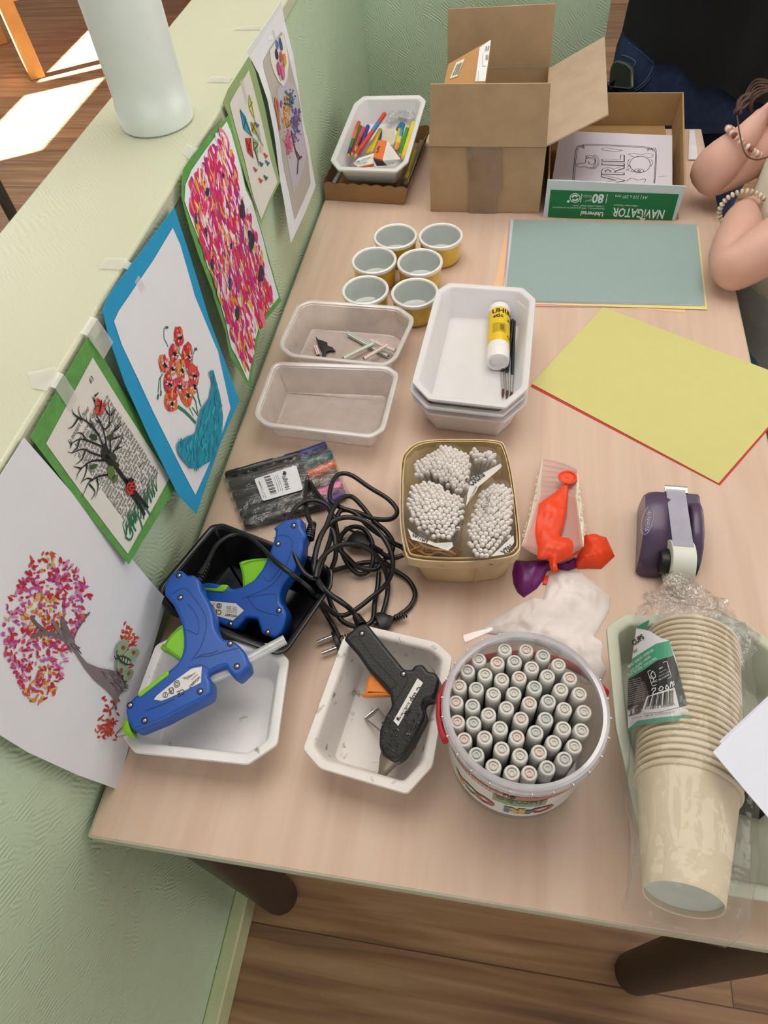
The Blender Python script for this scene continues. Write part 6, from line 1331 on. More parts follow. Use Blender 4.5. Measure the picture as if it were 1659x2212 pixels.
# ================================================================== tape dispenser
dz = lambda u, v, z: P(u, v, z)
dt = thing('tape_dispenser', 'purple translucent tape dispenser with a roll of white tape', 'tape dispenser', P(1435, 1165, 0))
M_PUR = pm('purple_plastic', '6a5478', .3, trans=.45, coat=.15, var=.05); M_PURD = pm('dark_purple_plastic', '2c2036', .25, coat=.4)
def arch(cx0, cx1, y0, y1, prof, name, m, edge=.006, tilt=0.0, par=None):
    """a rounded shell that follows a side profile; cx0..cx1 across"""
    n = len(prof); rings = []
    for x, k in ((cx0, .90), (cx0+edge*.35, .97), (cx0+edge, 1.0), (cx1-edge, 1.0), (cx1-edge*.35, .97), (cx1, .90)):
        cz = sum(p[1] for p in prof)/n; cy = sum(p[0] for p in prof)/n
        rings.append([Vector((x + tilt*((lerp(y0, y1, cy+(p[0]-cy)*k))-y0), lerp(y0, y1, cy+(p[0]-cy)*k), T+max(.0012, (cz+(p[1]-cz)*k)))) for p in prof])
    mb = MB(); mb.loft(rings); return mb.build(name, m, par or dt)
# local frame from the marks on the table
y0, y1 = P(1400, 1252, 0).y+.002, P(1440, 1068, .03).y
x0 = P(1368, 1240, 0).x; x1 = P(1505, 1250, 0).x
side = [(0, .002), (.02, .001), (.98, .001), (1, .004), (1, .012), (.97, .034), (.90, .046), (.78, .050), (.6, .050), (.4, .046), (.2, .037), (.06, .022), (0, .010)]
arch(x0+.001, x0+.034, y0, y1, side, 'body_shell', M_PUR, .012, .08)
arch(x1-.012, x1+.001, y0+.008, y1-.008, [(a, b*.86) for a, b in side], 'side_shell', M_PUR, .004, .02)
MB().box((x0+.030, y0+.006, T+.0012), (x1-.006, y1-.004, T+.006)).build('base_plate', M_PURD, dt, bevel=.002)
MB().box((x0+.036, y1-.022, T+.006), (x1+.002, y1-.002, T+.040)).build('cutter_head', M_PUR, dt, bevel=.004)
tw0, tw1 = P(1441, 1100, .045).x, P(1483, 1100, .045).x
mb = MB(); n = 34; yb = y1-.003; zb = .0475
for k in range(n):
    a = lerp(tw0-.001, tw1+.003, k/n); b = lerp(tw0-.001, tw1+.003, (k+1)/n); mb.loft([[Vector((a, yb, T+zb-.004)), Vector((b, yb, T+zb-.004)), Vector((b, yb-.006, T+zb-.004)), Vector((a, yb-.006, T+zb-.004))], [Vector((a, yb+.001, T+zb)), Vector((b, yb+.001, T+zb)), Vector((b, yb-.006, T+zb-.001)), Vector((a, yb-.006, T+zb-.001))]]); mb.face([Vector((a, yb+.001, T+zb)), Vector((b, yb+.001, T+zb)), Vector(((a+b)/2, yb+.003, T+zb+.0012))])
mb.build('cutter_blade', M_STEELB, dt)
ry, rz, rr = P(1465, 1212, .035).y, .0300, .0255
Mr = Matrix.Translation((tw0-.001, ry, T+rz)) @ Matrix.Rotation(math.pi/2, 4, 'Y') ; wd = tw1-tw0+.003
mb = MB(); mb.lathe([(.0155, 0), (rr-.0006, 0), (rr, .0006), (rr, wd-.0006), (rr-.0006, wd), (.0155, wd)], 48, Mr, False, False); mb.build('tape_roll', pm('white_tape', 'dfe2da', .45, var=.02), dt); trl = dt.children[-1]
MB().lathe([(.0157, -.0004), (.0132, -.0004), (.0132, wd+.0004), (.0157, wd+.0004)], 40, Mr, False, False).build('green_core', pm('green_core', '1f4a34', .4), trl)
MB().lathe([(.012, -.008), (.013, -.006), (.013, wd+.004), (.012, wd+.006)], 32, Mr).build('black_hub', M_BLACKP, dt)
mb = MB(); pts = [(ry+rr*math.sin(a), T+rz+rr*math.cos(a)+.0003) for a in (.25, .4)] + [(lerp(ry+.01, y1-.006, t), T+lerp(rz+rr-.002, zb+.0004, t)) for t in (.25, .6, .95, 1.0)]
mb.loft([[Vector((tw0, y, z)), Vector((tw1, y, z)), Vector((tw1, y, z+.0003)), Vector((tw0, y, z+.0003))] for y, z in pts]); mb.build('tape_end', film('matte_tape', 'c9c6dc', .55, .3, gloss=.12), dt)
fm2 = frame(Vector((x0+.003, y0, T+.0)), Vector((0, 1, 0)), Vector((-1, .08, .55)))
ov = MB(); e0 = P(1387, 1124, .040); u_, v_ = Vector((.010, .036, .010)).normalized(), Vector((.010, -.003, .0)).normalized()
pts = [P(1398+15*math.cos(t)*.8+12*math.cos(t)*0+6*-math.sin(t), 1125+30*math.sin(t), .0502) for t in [2*math.pi*k/28 for k in range(28)]]
ov.tube(pts, .0003, 5, True); ov.build('oval_mark', pm('silver_print', 'a89ab8', .4), dt)
ov = MB(); a, b = P(1401, 1150, .0506), P(1406, 1106, .0506); e = (b-a); ln = e.length; e.normalize(); ov.text('Scotch', a, e*(ln/text_geo('Scotch', .0, .2)[2]), Vector((-e.y, e.x, 0))*.006, 0, .2); ov.build('brand_print', pm('silver_print', 'a89ab8', .4), dt, smooth=False)

# ================================================================== wooden basket with cotton buds
M_VEN = pm('pale_veneer', 'dcc59a', .55, var=.08, vs=30, bump=.1); M_VEND = pm('veneer_edge', 'cdb283', .6, var=.1)
zb_ = .060; rim_px = cr([(95,240),(170,185),(300,163),(560,160),(745,172),(800,215),(850,400),(885,650),(910,900),(890,975),(800,1015),(500,1045),(150,1025),(80,960),(45,720),(55,330)], 3.318, 850, 900)
rim2 = onplane(rim_px, FLAT(zb_)); cen = sum(rim2, Vector((0, 0)))/16; bs_ = thing('basket', 'small woven wood veneer basket full of cotton buds and rubber bands', 'basket', (*cen, T))
R_ = ccw(rim2); k0 = [cen+(p-cen)*.80 for p in R_]
yb0 = P(1000, 1261, .001).y; 
def ringz(sc, z, d=0): return [Vector((cen.x+(p.x-cen.x)*sc, cen.y+(p.y-cen.y)*sc, T+z)) for p in inset(R_, d)]
ymin, ymax = min(p.y for p in R_), max(p.y for p in R_)
def footz(sc, z): return [Vector((cen.x+.004+(p.x-cen.x)*sc, lerp(yb0, ymax-.012, (p.y-ymin)/(ymax-ymin)), T+z)) for p in R_]
mb = MB(); mb.loft([footz(.80, .001), ringz(.965, zb_-.004), ringz(.955, zb_-.004), [p+Vector((0, .001, 0)) for p in footz(.785, .003)]], True, True); mb.build('basket_wall', M_VEN, bs_, angle=50)
for i, (s, z0_, z1_) in enumerate(((1.0, zb_-.014, zb_), (.955, zb_-.008, zb_+.001))):
    mb = MB(); mb.loft([catmull(ringz(s-.018, z0_), 4, True), catmull(ringz(s, z0_), 4, True), catmull(ringz(s, z1_), 4, True), catmull(ringz(s-.018, z1_), 4, True), catmull(ringz(s-.018, z0_), 4, True)], False, False); mb.build('rim_band', M_VEN if i == 0 else M_VEND, bs_)
mb = MB(); a, b = P(1026, 1262, .002), P(1032, 1218, .045); mb.tube([a-Vector((0, .0015, 0)), b-Vector((0, .001, 0))], .0009, 6); mb.build('corner_fold', M_VEND, bs_)
for u, v in ((918,1216), (950,1219), (1058,1216)):
    p = P(u, v, .052)-Vector((0, .002, 0)); MB().tube([p-Vector((.004, 0, 0)), p+Vector((.004, 0, 0))], .0006, 6).build('staple', M_STEELB, bs_)
M_COT = pm('cotton_tip', 'f0eae6', .9, var=.02, vs=200); M_STK = pm('white_paper_stick', 'e2dcd6', .6)
def bud():
    mb = MB(); mb.tube([(0, 0, 0), (0, 0, .060)], .0011, 6); mb.mi = 1; mb.ell((0, 0, .064), (.0029, .0029, .0060), 10, 8); mb.ell((0, 0, .004), (.0025, .0025, .0058), 6, 5)
    return tag(mb.build('cotton_bud', [M_STK, M_COT], at=(0, 0, 0)), 'white cotton bud', 'cotton bud', 'x')
b0 = None; budlist = []
K1 = lambda *p: cr(p, 3.318, 850, 900)
bags = [  # outline of the heads, height of the heads, lean, how many at most, label
 (K1((150,290),(300,200),(340,165),(440,180),(540,230),(560,300),(550,400),(545,480),(470,520),(400,450),(330,420),(240,370),(150,390)), .083, (.10, -.25), 92, 'white cotton bud standing in the back left bag of the basket', 'cotton buds in the back left bag'),
 (K1((110,460),(200,430),(300,430),(400,500),(500,550),(505,680),(460,780),(400,850),(330,860),(200,800),(120,720),(75,620)), .088, (-.10, -.55), 104, 'white cotton bud standing in the front left bag of the basket', 'cotton buds in the front left bag'),
 (K1((620,520),(700,440),(800,440),(860,500),(865,700),(840,830),(760,880),(700,960),(600,990),(540,880),(520,800),(560,680)), .086, (.06, -.35), 92, 'white cotton bud standing in the right hand bag of the basket', 'cotton buds in the right bag'),
 (K1((550,190),(590,185),(640,230),(700,200),(740,230),(740,290),(690,300),(620,290),(560,260)), .080, (.15, -.75), 12, 'white cotton bud lying aslant in the back right bag of the basket', 'cotton buds in the back right bag')]
for px, zt_, (lx, ly), mx, lab_, grp in bags:
    po = ccw(onplane(px, FLAT(zt_))); xs = [p.x for p in po]; ys = [p.y for p in po]; c = sum(po, Vector((0, 0)))/len(po); cand = []
    sp = .0056; j = 0; y = min(ys)
    while y < max(ys):
        x = min(xs)+(sp/2 if j % 2 else 0)
        while x < max(xs):
            p = Vector((x+RND.uniform(-.0007, .0007), y+RND.uniform(-.0007, .0007)))
            if inside(p, po): cand.append(p)
            x += sp
        y += sp*.87; j += 1
    RND.shuffle(cand)
    for p in cand:
        d = min(1, edge_dist(p, po)/.018); r_ = (p-c); zz = zt_-.010+.010*math.sqrt(d)+RND.uniform(-.0015, .0015)
        dirv = Vector((lx*.6+r_.x*7, ly*.5+r_.y*7, 1)).normalized(); tip_ = Vector((p.x, p.y, T+zz))
        foot = tip_-dirv*.070; q0 = cen+(foot.to_2d()-cen)*.84; foot = Vector((q0.x, q0.y, max(T+.006, foot.z))); dirv = (tip_-foot).normalized()
        budlist.append((zz, tip_-dirv*.0702, dirv.to_track_quat('Z', 'Y').to_euler(), lab_, grp))
budlist.sort(key=lambda b_: -b_[0]); rest = MB()
for i, (zz, loc, eu_, lab_, grp) in enumerate(budlist):
    if i < 300:
        if b0 is None: b0 = bud(); o = b0
        else: o = b0.copy(); COL.objects.link(o)
        o.location = loc; o.rotation_euler = eu_; o['label'] = lab_; o['group'] = grp
    else:
        M = Matrix.Translation(loc) @ eu_.to_matrix().to_4x4(); rest.mi = 0; rest.tube([M @ Vector((0, 0, 0)), M @ Vector((0, 0, .060))], .0011, 6); rest.mi = 1; rest.ell(M @ Vector((0, 0, .064)), (.0029, .0029, .0060), 10, 8, eu_.to_matrix())
if len(budlist) > 300:
    o = tag(rest.build('cotton_bud_heap', [M_STK, M_COT]), 'further white cotton buds lower down between the others in the basket', 'cotton bud'); o['kind'] = 'stuff'
print('buds', len(budlist))
# the bags round them
M_BUDF = film('bud_bag_film', 'f4f0f0', .05, .10, bump=.25, bs=50, gloss=.03)
def budbag(px, zt_, label, txts=(), seed=0, milky=None):
    po = ccw(onplane(px, FLAT(zt_))); c = sum(po, Vector((0, 0)))/len(po); t = thing('bud_bag', label, 'bag', (*c, T+.02), 'cotton bud bags in the basket')
    vs, fs = cut_poly(po, .005); mb = MB(); f_ = lambda v: Vector((v.x, v.y, T+zt_-.016+.021*math.sqrt(min(1, edge_dist(v.to_2d(), po)/.02))+.0035*noise.noise(Vector((v.x*120, v.y*120, seed)))))
    mb.add([f_(v) for v in vs], fs)
    ring = [Vector((p.x, p.y, 0)) for p in po]; lowr = [cen+(p-cen)*.80 for p in po]; lowr = [c+(p-c)*.95 for p in lowr]
    sk = [[f_(Vector((p.x, p.y, 0))) for p in po], [Vector((*lerp(p, q, .5), T+.045)) for p, q in zip(po, lowr)], [Vector((q.x, q.y, T+.008)) for q in lowr]]; mb.loft(sk, False, False); mb.build('bag_film', M_BUDF, t)
    return t, f_
B1, _ = budbag(K1((140,300),(290,205),(300,145),(440,150),(545,215),(580,330),(560,420),(555,500),(500,540),(420,490),(330,440),(230,390),(140,400)), .087, 'clear bag of cotton buds at the back left of the basket', seed=1)
B2, f2 = budbag(K1((70,560),(130,470),(250,415),(330,440),(400,490),(505,545),(512,640),(480,760),(440,880),(420,945),(300,920),(160,860),(95,790),(65,680)), .090, 'clear bag of cotton buds at the front left of the basket', seed=4)
B3, f3 = budbag(K1((610,520),(700,400),(810,395),(868,460),(875,700),(862,880),(800,990),(700,1005),(590,1010),(510,960),(485,880),(490,760),(540,640)), .089, 'clear bag of cotton buds at the right of the basket', seed=8)
B4, _ = budbag(K1((545,170),(640,165),(740,190),(780,240),(775,360),(700,395),(620,410),(575,330)), .082, 'clear bag of cotton buds at the back right of the basket', seed=12)
M_PRT = pm('bag_black_print', '1e1c1e', .5); M_PLAB = film('bag_white_panel', 'e2dcd8', .75, .3)
def bagtext(par, txt, p0, p1, size, z, bold=.02):
    mb = MB(); Mq = FLAT(z); ptext(mb, txt, *K1(p0, p1), size, Mq, 0, bold); return mb.build('print', M_PRT, par, smooth=False)
def bagpanel(par, px, z):
    mb = MB(); mb.face([Vector((*p, T+z)) for p in ccw(onplane(K1(*px), FLAT(z)))]); return mb.build('printed_panel', M_PLAB, par, smooth=False)
bagpanel(B3, ((560,430),(640,405),(770,335),(775,360),(720,410),(610,500),(590,540),(520,640),(530,560)), .088); bagtext(B3, 'Cotons', (560,500), (660,420), .018, .0886)
bagpanel(B3, ((700,1000),(860,850),(865,900),(810,985)), .086); bagtext(B3, '102X', (835,915), (765,965), .011, .0868); bagtext(B3, 'bastoncillos / cotonetes', (535,640), (600,500), .004, .0886, 0); bagtext(B3, 'L/1 NLX 86052', (672,690), (700,560), .008, .0925, 0); bagtext(B3, 'buds / sticks', (490,830), (505,740), .0045, .084, 0)
bagpanel(B2, ((100,800),(160,850),(300,905),(420,900),(430,930),(390,960),(240,910),(130,880)), .083); bagtext(B2, 'COTTON', (130,850), (235,905), .013, .0838, .03); bagtext(B2, 'coton', (440,960), (470,800), .008, .0838, 0)
# rubber bands in the front corner
for k in range(11):
    c = onplane(K1((RND.uniform(190, 430), RND.uniform(935, 985))), FLAT(.056))[0]; a_ = RND.uniform(.010, .020); b_ = RND.uniform(.004, .008); ph = RND.uniform(-.5, .3); pts = []
    for j in range(20):
        t = 2*math.pi*j/20; x, y = a_*math.cos(t)*(1+.2*math.sin(2*t+k)), b_*math.sin(t)*(1+.3*math.cos(t*2+k)); pts.append(Vector((c.x+x*math.cos(ph)-y*math.sin(ph), c.y+x*math.sin(ph)+y*math.cos(ph), T+.044+k*.0012+.003*math.sin(t*2+k))))
    tag(MB().tube(catmull(pts, 2, True), .0009, 6, True).build('rubber_band', pm('tan_rubber', 'c08f56', .5)), 'tan rubber band lying in the front left corner of the basket', 'rubber band', 'rubber bands in the basket')
pts = [P(850+x/3.318, 900+y/3.318, z) for x, y, z in ((105,870,.056),(160,880,.060),(220,930,.062),(300,950,.066),(390,960,.064),(440,985,.060),(420,1000,.056),(320,970,.058),(250,990,.058),(180,960,.056),(120,900,.054))]
tag(MB().tube(catmull(pts, 5, True), .0011, 6, True).build('rubber_band', pm('tan_rubber', 'c08f56', .5)), 'long tan rubber band looping along the front rim of the basket', 'rubber band')
pts = [P(850+x/3.318, 900+y/3.318, z) for x, y, z in ((265,900,.068),(265,870,.074),(290,855,.076),(318,870,.074),(315,910,.068),(300,935,.064))]
tag(MB().tube(catmull(pts, 5, True), .0010, 6, True).build('rubber_band', pm('tan_rubber', 'c08f56', .5)), 'small tan rubber band standing up as a loop before the cotton buds', 'rubber band')

# ================================================================== nested cones, balloons, napkin
M_SC = pm('blush_plastic', 'ecc4bc', .35, trans=.25, sss=.2, var=.03); M_SCE = pm('lacy_edge', 'e8dcc8', .5)
fa = [((925,945), .004), ((1310,1000), .004), ((1322,385), .012), ((1068,300), .012)]
for i in range(7):
    t_ = i/6; top_l, top_r = (lerp(1050, 1070, t_)+i*0, lerp(545, 305, t_)), (lerp(1308, 1318, t_), lerp(560, 380, t_)); 
    bl, br = (lerp(918, 960, t_), lerp(930, 800, t_)), (lerp(1362, 1366, t_), lerp(930, 800, t_)); z = .004+i*.0026
    z = .004+(6-i)*.0
    zc = lambda v, i=i: .018-.010*v + .0012*(6-i)
    L0, R0_, L1, R1 = [K1(p)[0] for p in (top_l, top_r, bl, br)]
    def f(u, v, i=i): 
        pl, pr_ = (lerp(L0[0], L1[0], v), lerp(L0[1], L1[1], v)), (lerp(R0_[0], R1[0], v), lerp(R0_[1], R1[1], v)); s_ = 4*(u-.5)**2; zz = max(.0015, .0045+.0011*(6-i)*0 + .030*s_*(.55+.45*v)*0.9 + (6-i)*.0014)
        vv = lerp(pl[1], pr_[1], u)+ (26*(1-s_) if v > .98 else 0)*v - (4*(1-s_))*(1-v); return P(lerp(pl[0], pr_[0], u), vv, zz)
    mb = MB(); mb.grid(f, 20, 14); o = mb.build('paper_cone', M_SC, solid=.0006)
    tag(o, ['front blush plastic cone of the nested stack, under the orange balloon', 'second cone from the front of the nested blush cones', 'third cone from the front of the nested blush cones', 'middle cone of the nested blush cones', 'third cone from the back of the nested blush cones', 'second cone from the back of the nested blush cones', 'rearmost cone of the nested blush cones'][i], 'cone', 'nested cones')
    mb = MB()
    for s in (0, 1):
        mb.tube([f(s, v/10) for v in range(11)], .0005, 6)
    for k in range(3):
        v = .15+.33*k+.02*i; p = f(1 if (k+i) % 2 else 0, min(1, v)); mb.tube([p+Vector((.0016*math.cos(a)+(.0012 if (k+i)%2 else -.0012), .0016*math.sin(a), .0006)) for a in [2*math.pi*j/10 for j in range(10)]], .0006, 5, True)
    mb.build('lacy_edge', M_SCE, o)
M_OR = pm('orange_balloon_rubber', 'f0481c', .45, sss=.1, var=.03); M_PU = pm('purple_balloon_rubber', '6a0f66', .4, sss=.05, var=.05)
def balloon(name, label, px, z, h, m, ring=None, seed=0, **k):
    Mz_ = FLAT(z); R = ccw(onplane(px, Mz_)); t = thing('balloon', label, 'balloon', (*(sum(R, Vector((0, 0)))/len(R)), T+z)); mb = MB(); pillow(mb, R, h, Mz_, k.get('fold', .5), k.get('fs', 45), .012, .003, 0, seed); mb.build('balloon_skin', m, t)
    if ring:
        (u, v), r_, zr_ = ring; c = P(u, v, zr_); mb = MB(); mb.tube([c+Vector((r_*math.cos(a), r_*.9*math.sin(a), .0004*math.sin(a*2))) for a in [2*math.pi*j/24 for j in range(24)]], .0012, 8, True); mb.tube([c+Vector((r_*.45*math.cos(a), r_*.4*math.sin(a), -.0004)) for a in [2*math.pi*j/20 for j in range(20)]], r_*.45, 6, True, flat=.35); mb.build('neck_ring', m, t)
    return t
balloon('b', 'limp purple balloon between the basket and the napkin', K1((875,1028),(960,1035),(1090,1032),(1180,1060),(1250,1040),(1300,1010),(1318,1030),(1310,1085),(1250,1105),(1150,1090),(1100,1110),(1075,1170),(1030,1230),(935,1296),(890,1260),(860,1200),(850,1120),(862,1060)), .0005, .012, M_PU, None, 2)
balloon('b', 'limp orange balloon lying to the right of the cones', K1((1365,850),(1440,842),(1525,865),(1550,920),(1585,1000),(1490,1090),(1400,1088),(1318,1090),(1290,1060),(1320,990),(1350,930)), .0005, .014, M_OR, None, 6, fold=.6)
balloon('b', 'long limp orange balloon draped down the blush cones', K1((1238,470),(1255,475),(1250,560),(1238,700),(1215,800),(1190,860),(1255,870),(1310,905),(1337,975),(1250,1020),(1170,1050),(1182,1110),(1130,1115),(1110,1020),(1070,1025),(1030,1025),(1035,930),(1000,850),(990,740),(1020,640),(1085,595),(1160,540)), .0205, .012, M_OR, (K1((1247,435))[0], .0105, .026), 9, fold=.65)
balloon('b', 'small orange balloon neck peeping out beside the napkin', K1((1085,1140),(1120,1135),(1110,1205),(1070,1208),(1068,1180)), .0005, .006, M_OR, None, 11)
np_ = ccw(onplane([(1040,1364),(1060,1338),(1105,1312),(1150,1287),(1174,1291),(1186,1240),(1212,1231),(1258,1233),(1285,1255),(1319,1286),(1317,1316),(1300,1345),(1284,1372),(1304,1385),(1300,1420),(1311,1445),(1298,1474),(1262,1475),(1225,1430),(1180,1395),(1110,1372)], FLAT(.004)))
mb = MB(); pillow(mb, np_, .010, FLAT(.0006), .65, 46, .016, .0025, 0, 21); tag(mb.build('napkin', film('tissue_paper', 'f2e8e6', .90, .6, gloss=.02)), 'crumpled thin white tissue napkin behind the pen bucket', 'napkin')
# ================================================================== people
M_SKIN = pm('skin', 'd6a898', .5, sss=.06, var=.05, vs=25, bump=.05, bs=500)
M_DENIM = pm('blue_denim', '26395f', .85, var=.25, vs=60, bump=.5, bs=900); M_STITCH = pm('denim_stitch', '5a6f98', .8)
M_BLACKTOP = pm('black_jersey', '08090e', .95, var=.1, bump=.2, bs=400); M_CREAMTOP = pm('cream_jersey', 'd6d0be', .9, var=.05, bump=.3, bs=300)
M_BROWNHAIR = pm('brown_hair', '4a3024', .5, var=.35, vs=120, bump=.4, bs=400)
def grow(name, J, E, m, parent, sub=2, root=None):
    """a limb-like surface grown round a skeleton: J name -> (place, radius or (rx, ry)), E pairs of names"""
    names = list(J); org = W(parent); me = bpy.data.meshes.new(name)
    me.from_pydata([Vector(J[k][0])-org for k in names], [(names.index(a), names.index(b)) for a, b in E], []); me.materials.append(m)
    o = bpy.data.objects.new(name, me); COL.objects.link(o); o.parent = parent; WL[o.name] = org
    md = o.modifiers.new('skin', 'SKIN'); md.use_smooth_shade = True; md.branch_smoothing = .6
    sv = me.skin_vertices[0].data
    for i, k in enumerate(names):
        r = J[k][1]; sv[i].radius = (r, r) if not isinstance(r, tuple) else r; sv[i].use_root = (k == (root or names[0]))
    s = o.modifiers.new('smooth', 'SUBSURF'); s.levels = sub; s.render_levels = sub; return o
def hand(J, E, pre, wrist, d, n, side, k=1.0, curl=.5):
    """palm and five fingers; d along the hand, n out of the back of the hand, side = +1 thumb along d x n"""
    d = Vector(d).normalized(); n = Vector(n); n = (n-d*d.dot(n)).normalized(); t = d.cross(n)*side; w0 = Vector(wrist)
    J[pre+'palm'] = (w0+d*.035*k, (.019*k, .012*k)); E.append((pre+'wrist', pre+'palm'))
    for i, (off, ln) in enumerate(((.020, .064), (.007, .072), (-.006, .067), (-.018, .052))):
        p = w0+d*(.070-.004*abs(i-1))*k+t*off*k; q = d; prev = pre+'palm'
        J[pre+'f%d0' % i] = (p, .0092*k); E.append((prev, pre+'f%d0' % i)); prev = pre+'f%d0' % i; a = 0.0
        for s, (fr, rr) in enumerate(((.46, .0085), (.30, .0078), (.24, .0066))):
            a += curl*(.9, 1.2, .8)[s]*(1+.08*i); q = d*math.cos(a)-n*math.sin(a); p = p+q*ln*fr*k
            J[pre+'f%d%d' % (i, s+1)] = (p, rr*k); E.append((prev, pre+'f%d%d' % (i, s+1))); prev = pre+'f%d%d' % (i, s+1)
    p = w0+d*.022*k+t*.020*k; prev = pre+'palm'
    for s, (q, ln, rr) in enumerate(((d*.6+t*.8, .018, .0105), (d*.75+t*.55-n*.3, .030, .0092), (d*.9+t*.15-n*.4, .025, .0078))):
        p = p+q.normalized()*ln*k; J[pre+'t%d' % s] = (p, rr*k); E.append((prev, pre+'t%d' % s)); prev = pre+'t%d' % s
def head(par, c, fw, r, hairm, hairlen):
    """face details and hair for a head ball at c looking along fw"""
    fw = Vector(fw).normalized(); sd = fw.cross(Vector((0, 0, 1))).normalized(); up = sd.cross(fw); c = Vector(c)
    for s in (-1, 1):
        e = c+fw*r*.86+sd*r*.36*s+up*r*.05; MB().ell(e, (r*.14,)*3, 14, 10).build('eye', pm('eye_white', 'ecebe8', .2), par); MB().ell(e+fw*r*.1, (r*.065,)*3, 10, 8).build('iris', pm('iris_brown', '3a2417', .2), par.children[-1])
    mb = MB(); mb.tube([c+fw*r*.9-up*r*.45-sd*r*.3, c+fw*r*.98-up*r*.48, c+fw*r*.9-up*r*.45+sd*r*.3], [r*.03, r*.07, r*.03], 10); mb.build('lips', pm('lips', 'b8675f', .4), par)
    mb = MB()
    rot = Matrix((( sd.x, fw.x, up.x), (sd.y, fw.y, up.y), (sd.z, fw.z, up.z)))
    def cap(u, v):
        th = 2*math.pi*u; ph = math.pi*.56*v; q = Vector((math.sin(ph)*math.cos(th), math.sin(ph)*math.sin(th), math.cos(ph)))
        k = 1.13+.03*noise.noise(q*9); q = Vector((q.x*k, q.y*k-.16, q.z*k+.05)); 
        if q.y > .45: q.y = .45+(q.y-.45)*.2
        return c+rot @ (q*r)
    mb.grid(cap, 36, 14)
    for i in range(16):
        a = math.pi*(1.0+i/15); st = c+rot @ (Vector((math.cos(a)*1.05, math.sin(a)*1.05-.1, -.1))*r); mb.tube([st, st-up*hairlen*.5+rot @ Vector((math.cos(a)*.01, -.01, 0)), st-up*hairlen], [r*.26, r*.22, r*.05], 8)
    mb.build('hair', hairm, par)

# --- standing person behind the table, black top and jeans
pa = thing('person', 'person in black top and blue jeans standing behind the table, phone in pocket', 'person', (.72, 1.64, 0))
cx, cy = .722, 1.645; J = {}; E = []
def put(k, p, r, *links):
    J[k] = (p, r)
    for l in links: E.append((l, k))
put('pelvis', (cx, cy, .70), (.13, .09)); put('waist', (cx, cy, .82), (.115, .08), 'pelvis'); put('chest', (cx, cy, .98), (.13, .09), 'waist'); put('neck', (cx, cy-.01, 1.10), .045, 'chest'); put('chin', (cx, cy-.03, 1.19), .07, 'neck'); put('crown', (cx, cy-.01, 1.30), .085, 'chin'); 
for s, pre in ((-1, 'l'), (1, 'r')):
    put(pre+'hip', (cx+s*.085, cy, .66), .085, 'pelvis'); put(pre+'knee', (cx+s*.085, cy-.01, .37), .055, pre+'hip'); put(pre+'ankle', (cx+s*.085, cy+.01, .08), .036, pre+'knee'); put(pre+'toe', (cx+s*.095, cy-.13, .035), .03, pre+'ankle')
    put(pre+'shoulder', (cx+s*.135, cy, 1.05), .05, 'chest'); put(pre+'elbow', (cx+s*.150, cy-.13, .985), .04, pre+'shoulder'); put(pre+'wrist', (cx-s*.02, cy-.20, 1.01+.02*s), .026, pre+'elbow')
    hand(J, E, pre, (cx-s*.02, cy-.20, 1.01+.02*s), (-s, .02, .06), (0, -1, 0.2), s, .85, .25)
grow('body', J, E, M_SKIN, pa, 2, 'pelvis'); head(pa, (cx, cy-.03, 1.235), (0, -1, -.3), .088, M_BROWNHAIR, .18)
# jeans: one lofted pair of hips, two legs
def ring_(c, a, b, n=40, sup=2.3): return [Vector((c[0]+a*abs(math.cos(t))**(2/sup)*(1 if math.cos(t) > 0 else -1), c[1]+b*abs(math.sin(t))**(2/sup)*(1 if math.sin(t) > 0 else -1), c[2])) for t in [2*math.pi*j/n for j in range(n)]]
mb = MB(); mb.loft([ring_((cx, cy, T+.17), .150, .105), ring_((cx, cy, T+.11), .168, .118), ring_((cx, cy, T+.05), .182, .128), ring_((cx, cy, T-.02), .184, .125), ring_((cx, cy, T-.07), .178, .115)])
for s in (-1, 1): mb.loft([ring_((cx+s*.090, cy, T-.02), .092, .118), ring_((cx+s*.092, cy, T-.09), .090, .108), ring_((cx+s*.09, cy, .37), .068, .075), ring_((cx+s*.09, cy, .06), .058, .066)])
mb.build('jeans', M_DENIM, pa); jn = pa.children[-1]
def front(u, v, off=.004):      # point on the front of the jeans seen at a pixel
    for y in [1.44+.002*i for i in range(110)]:
        p = PY(u, v, y); z = p.z-T; a = .182 if z < .05 else lerp(.182, .150, min(1, (z-.05)/.12)); b = .128 if z < .05 else lerp(.128, .105, min(1, (z-.05)/.12)); q = abs((p.x-cx)/a)**2.3+abs((p.y-cy)/b)**2.3
        if q <= 1: return p-Vector((0, off, 0))
    return PY(u, v, cy-.06)
for l in ([(1312,176),(1325,190),(1345,196),(1368,192),(1385,182),(1400,165),(1412,140)], [(1315,181),(1327,194),(1347,200),(1370,196),(1390,184),(1405,166)], [(1344,118),(1358,122),(1372,132),(1368,142)], [(1358,90),(1385,110),(1412,135)]):
    MB().tube(catmull([front(u, v, .003) for u, v in l], 4), .0011, 6).build('seam', M_STITCH, jn)
mb = MB(); lo = [(1312,178),(1325,191),(1345,197),(1366,193),(1384,183)]; hi_ = [(1312,158),(1326,160),(1346,160),(1366,160),(1384,162)]
mb.grid(lambda u, v: front(lerp(1310, 1384, u), lerp(206, lerp(177, 186, u)+13*math.sin(math.pi*u), v), .022), 8, 3); mb.build('pocket', M_DENIM, jn, solid=.001)
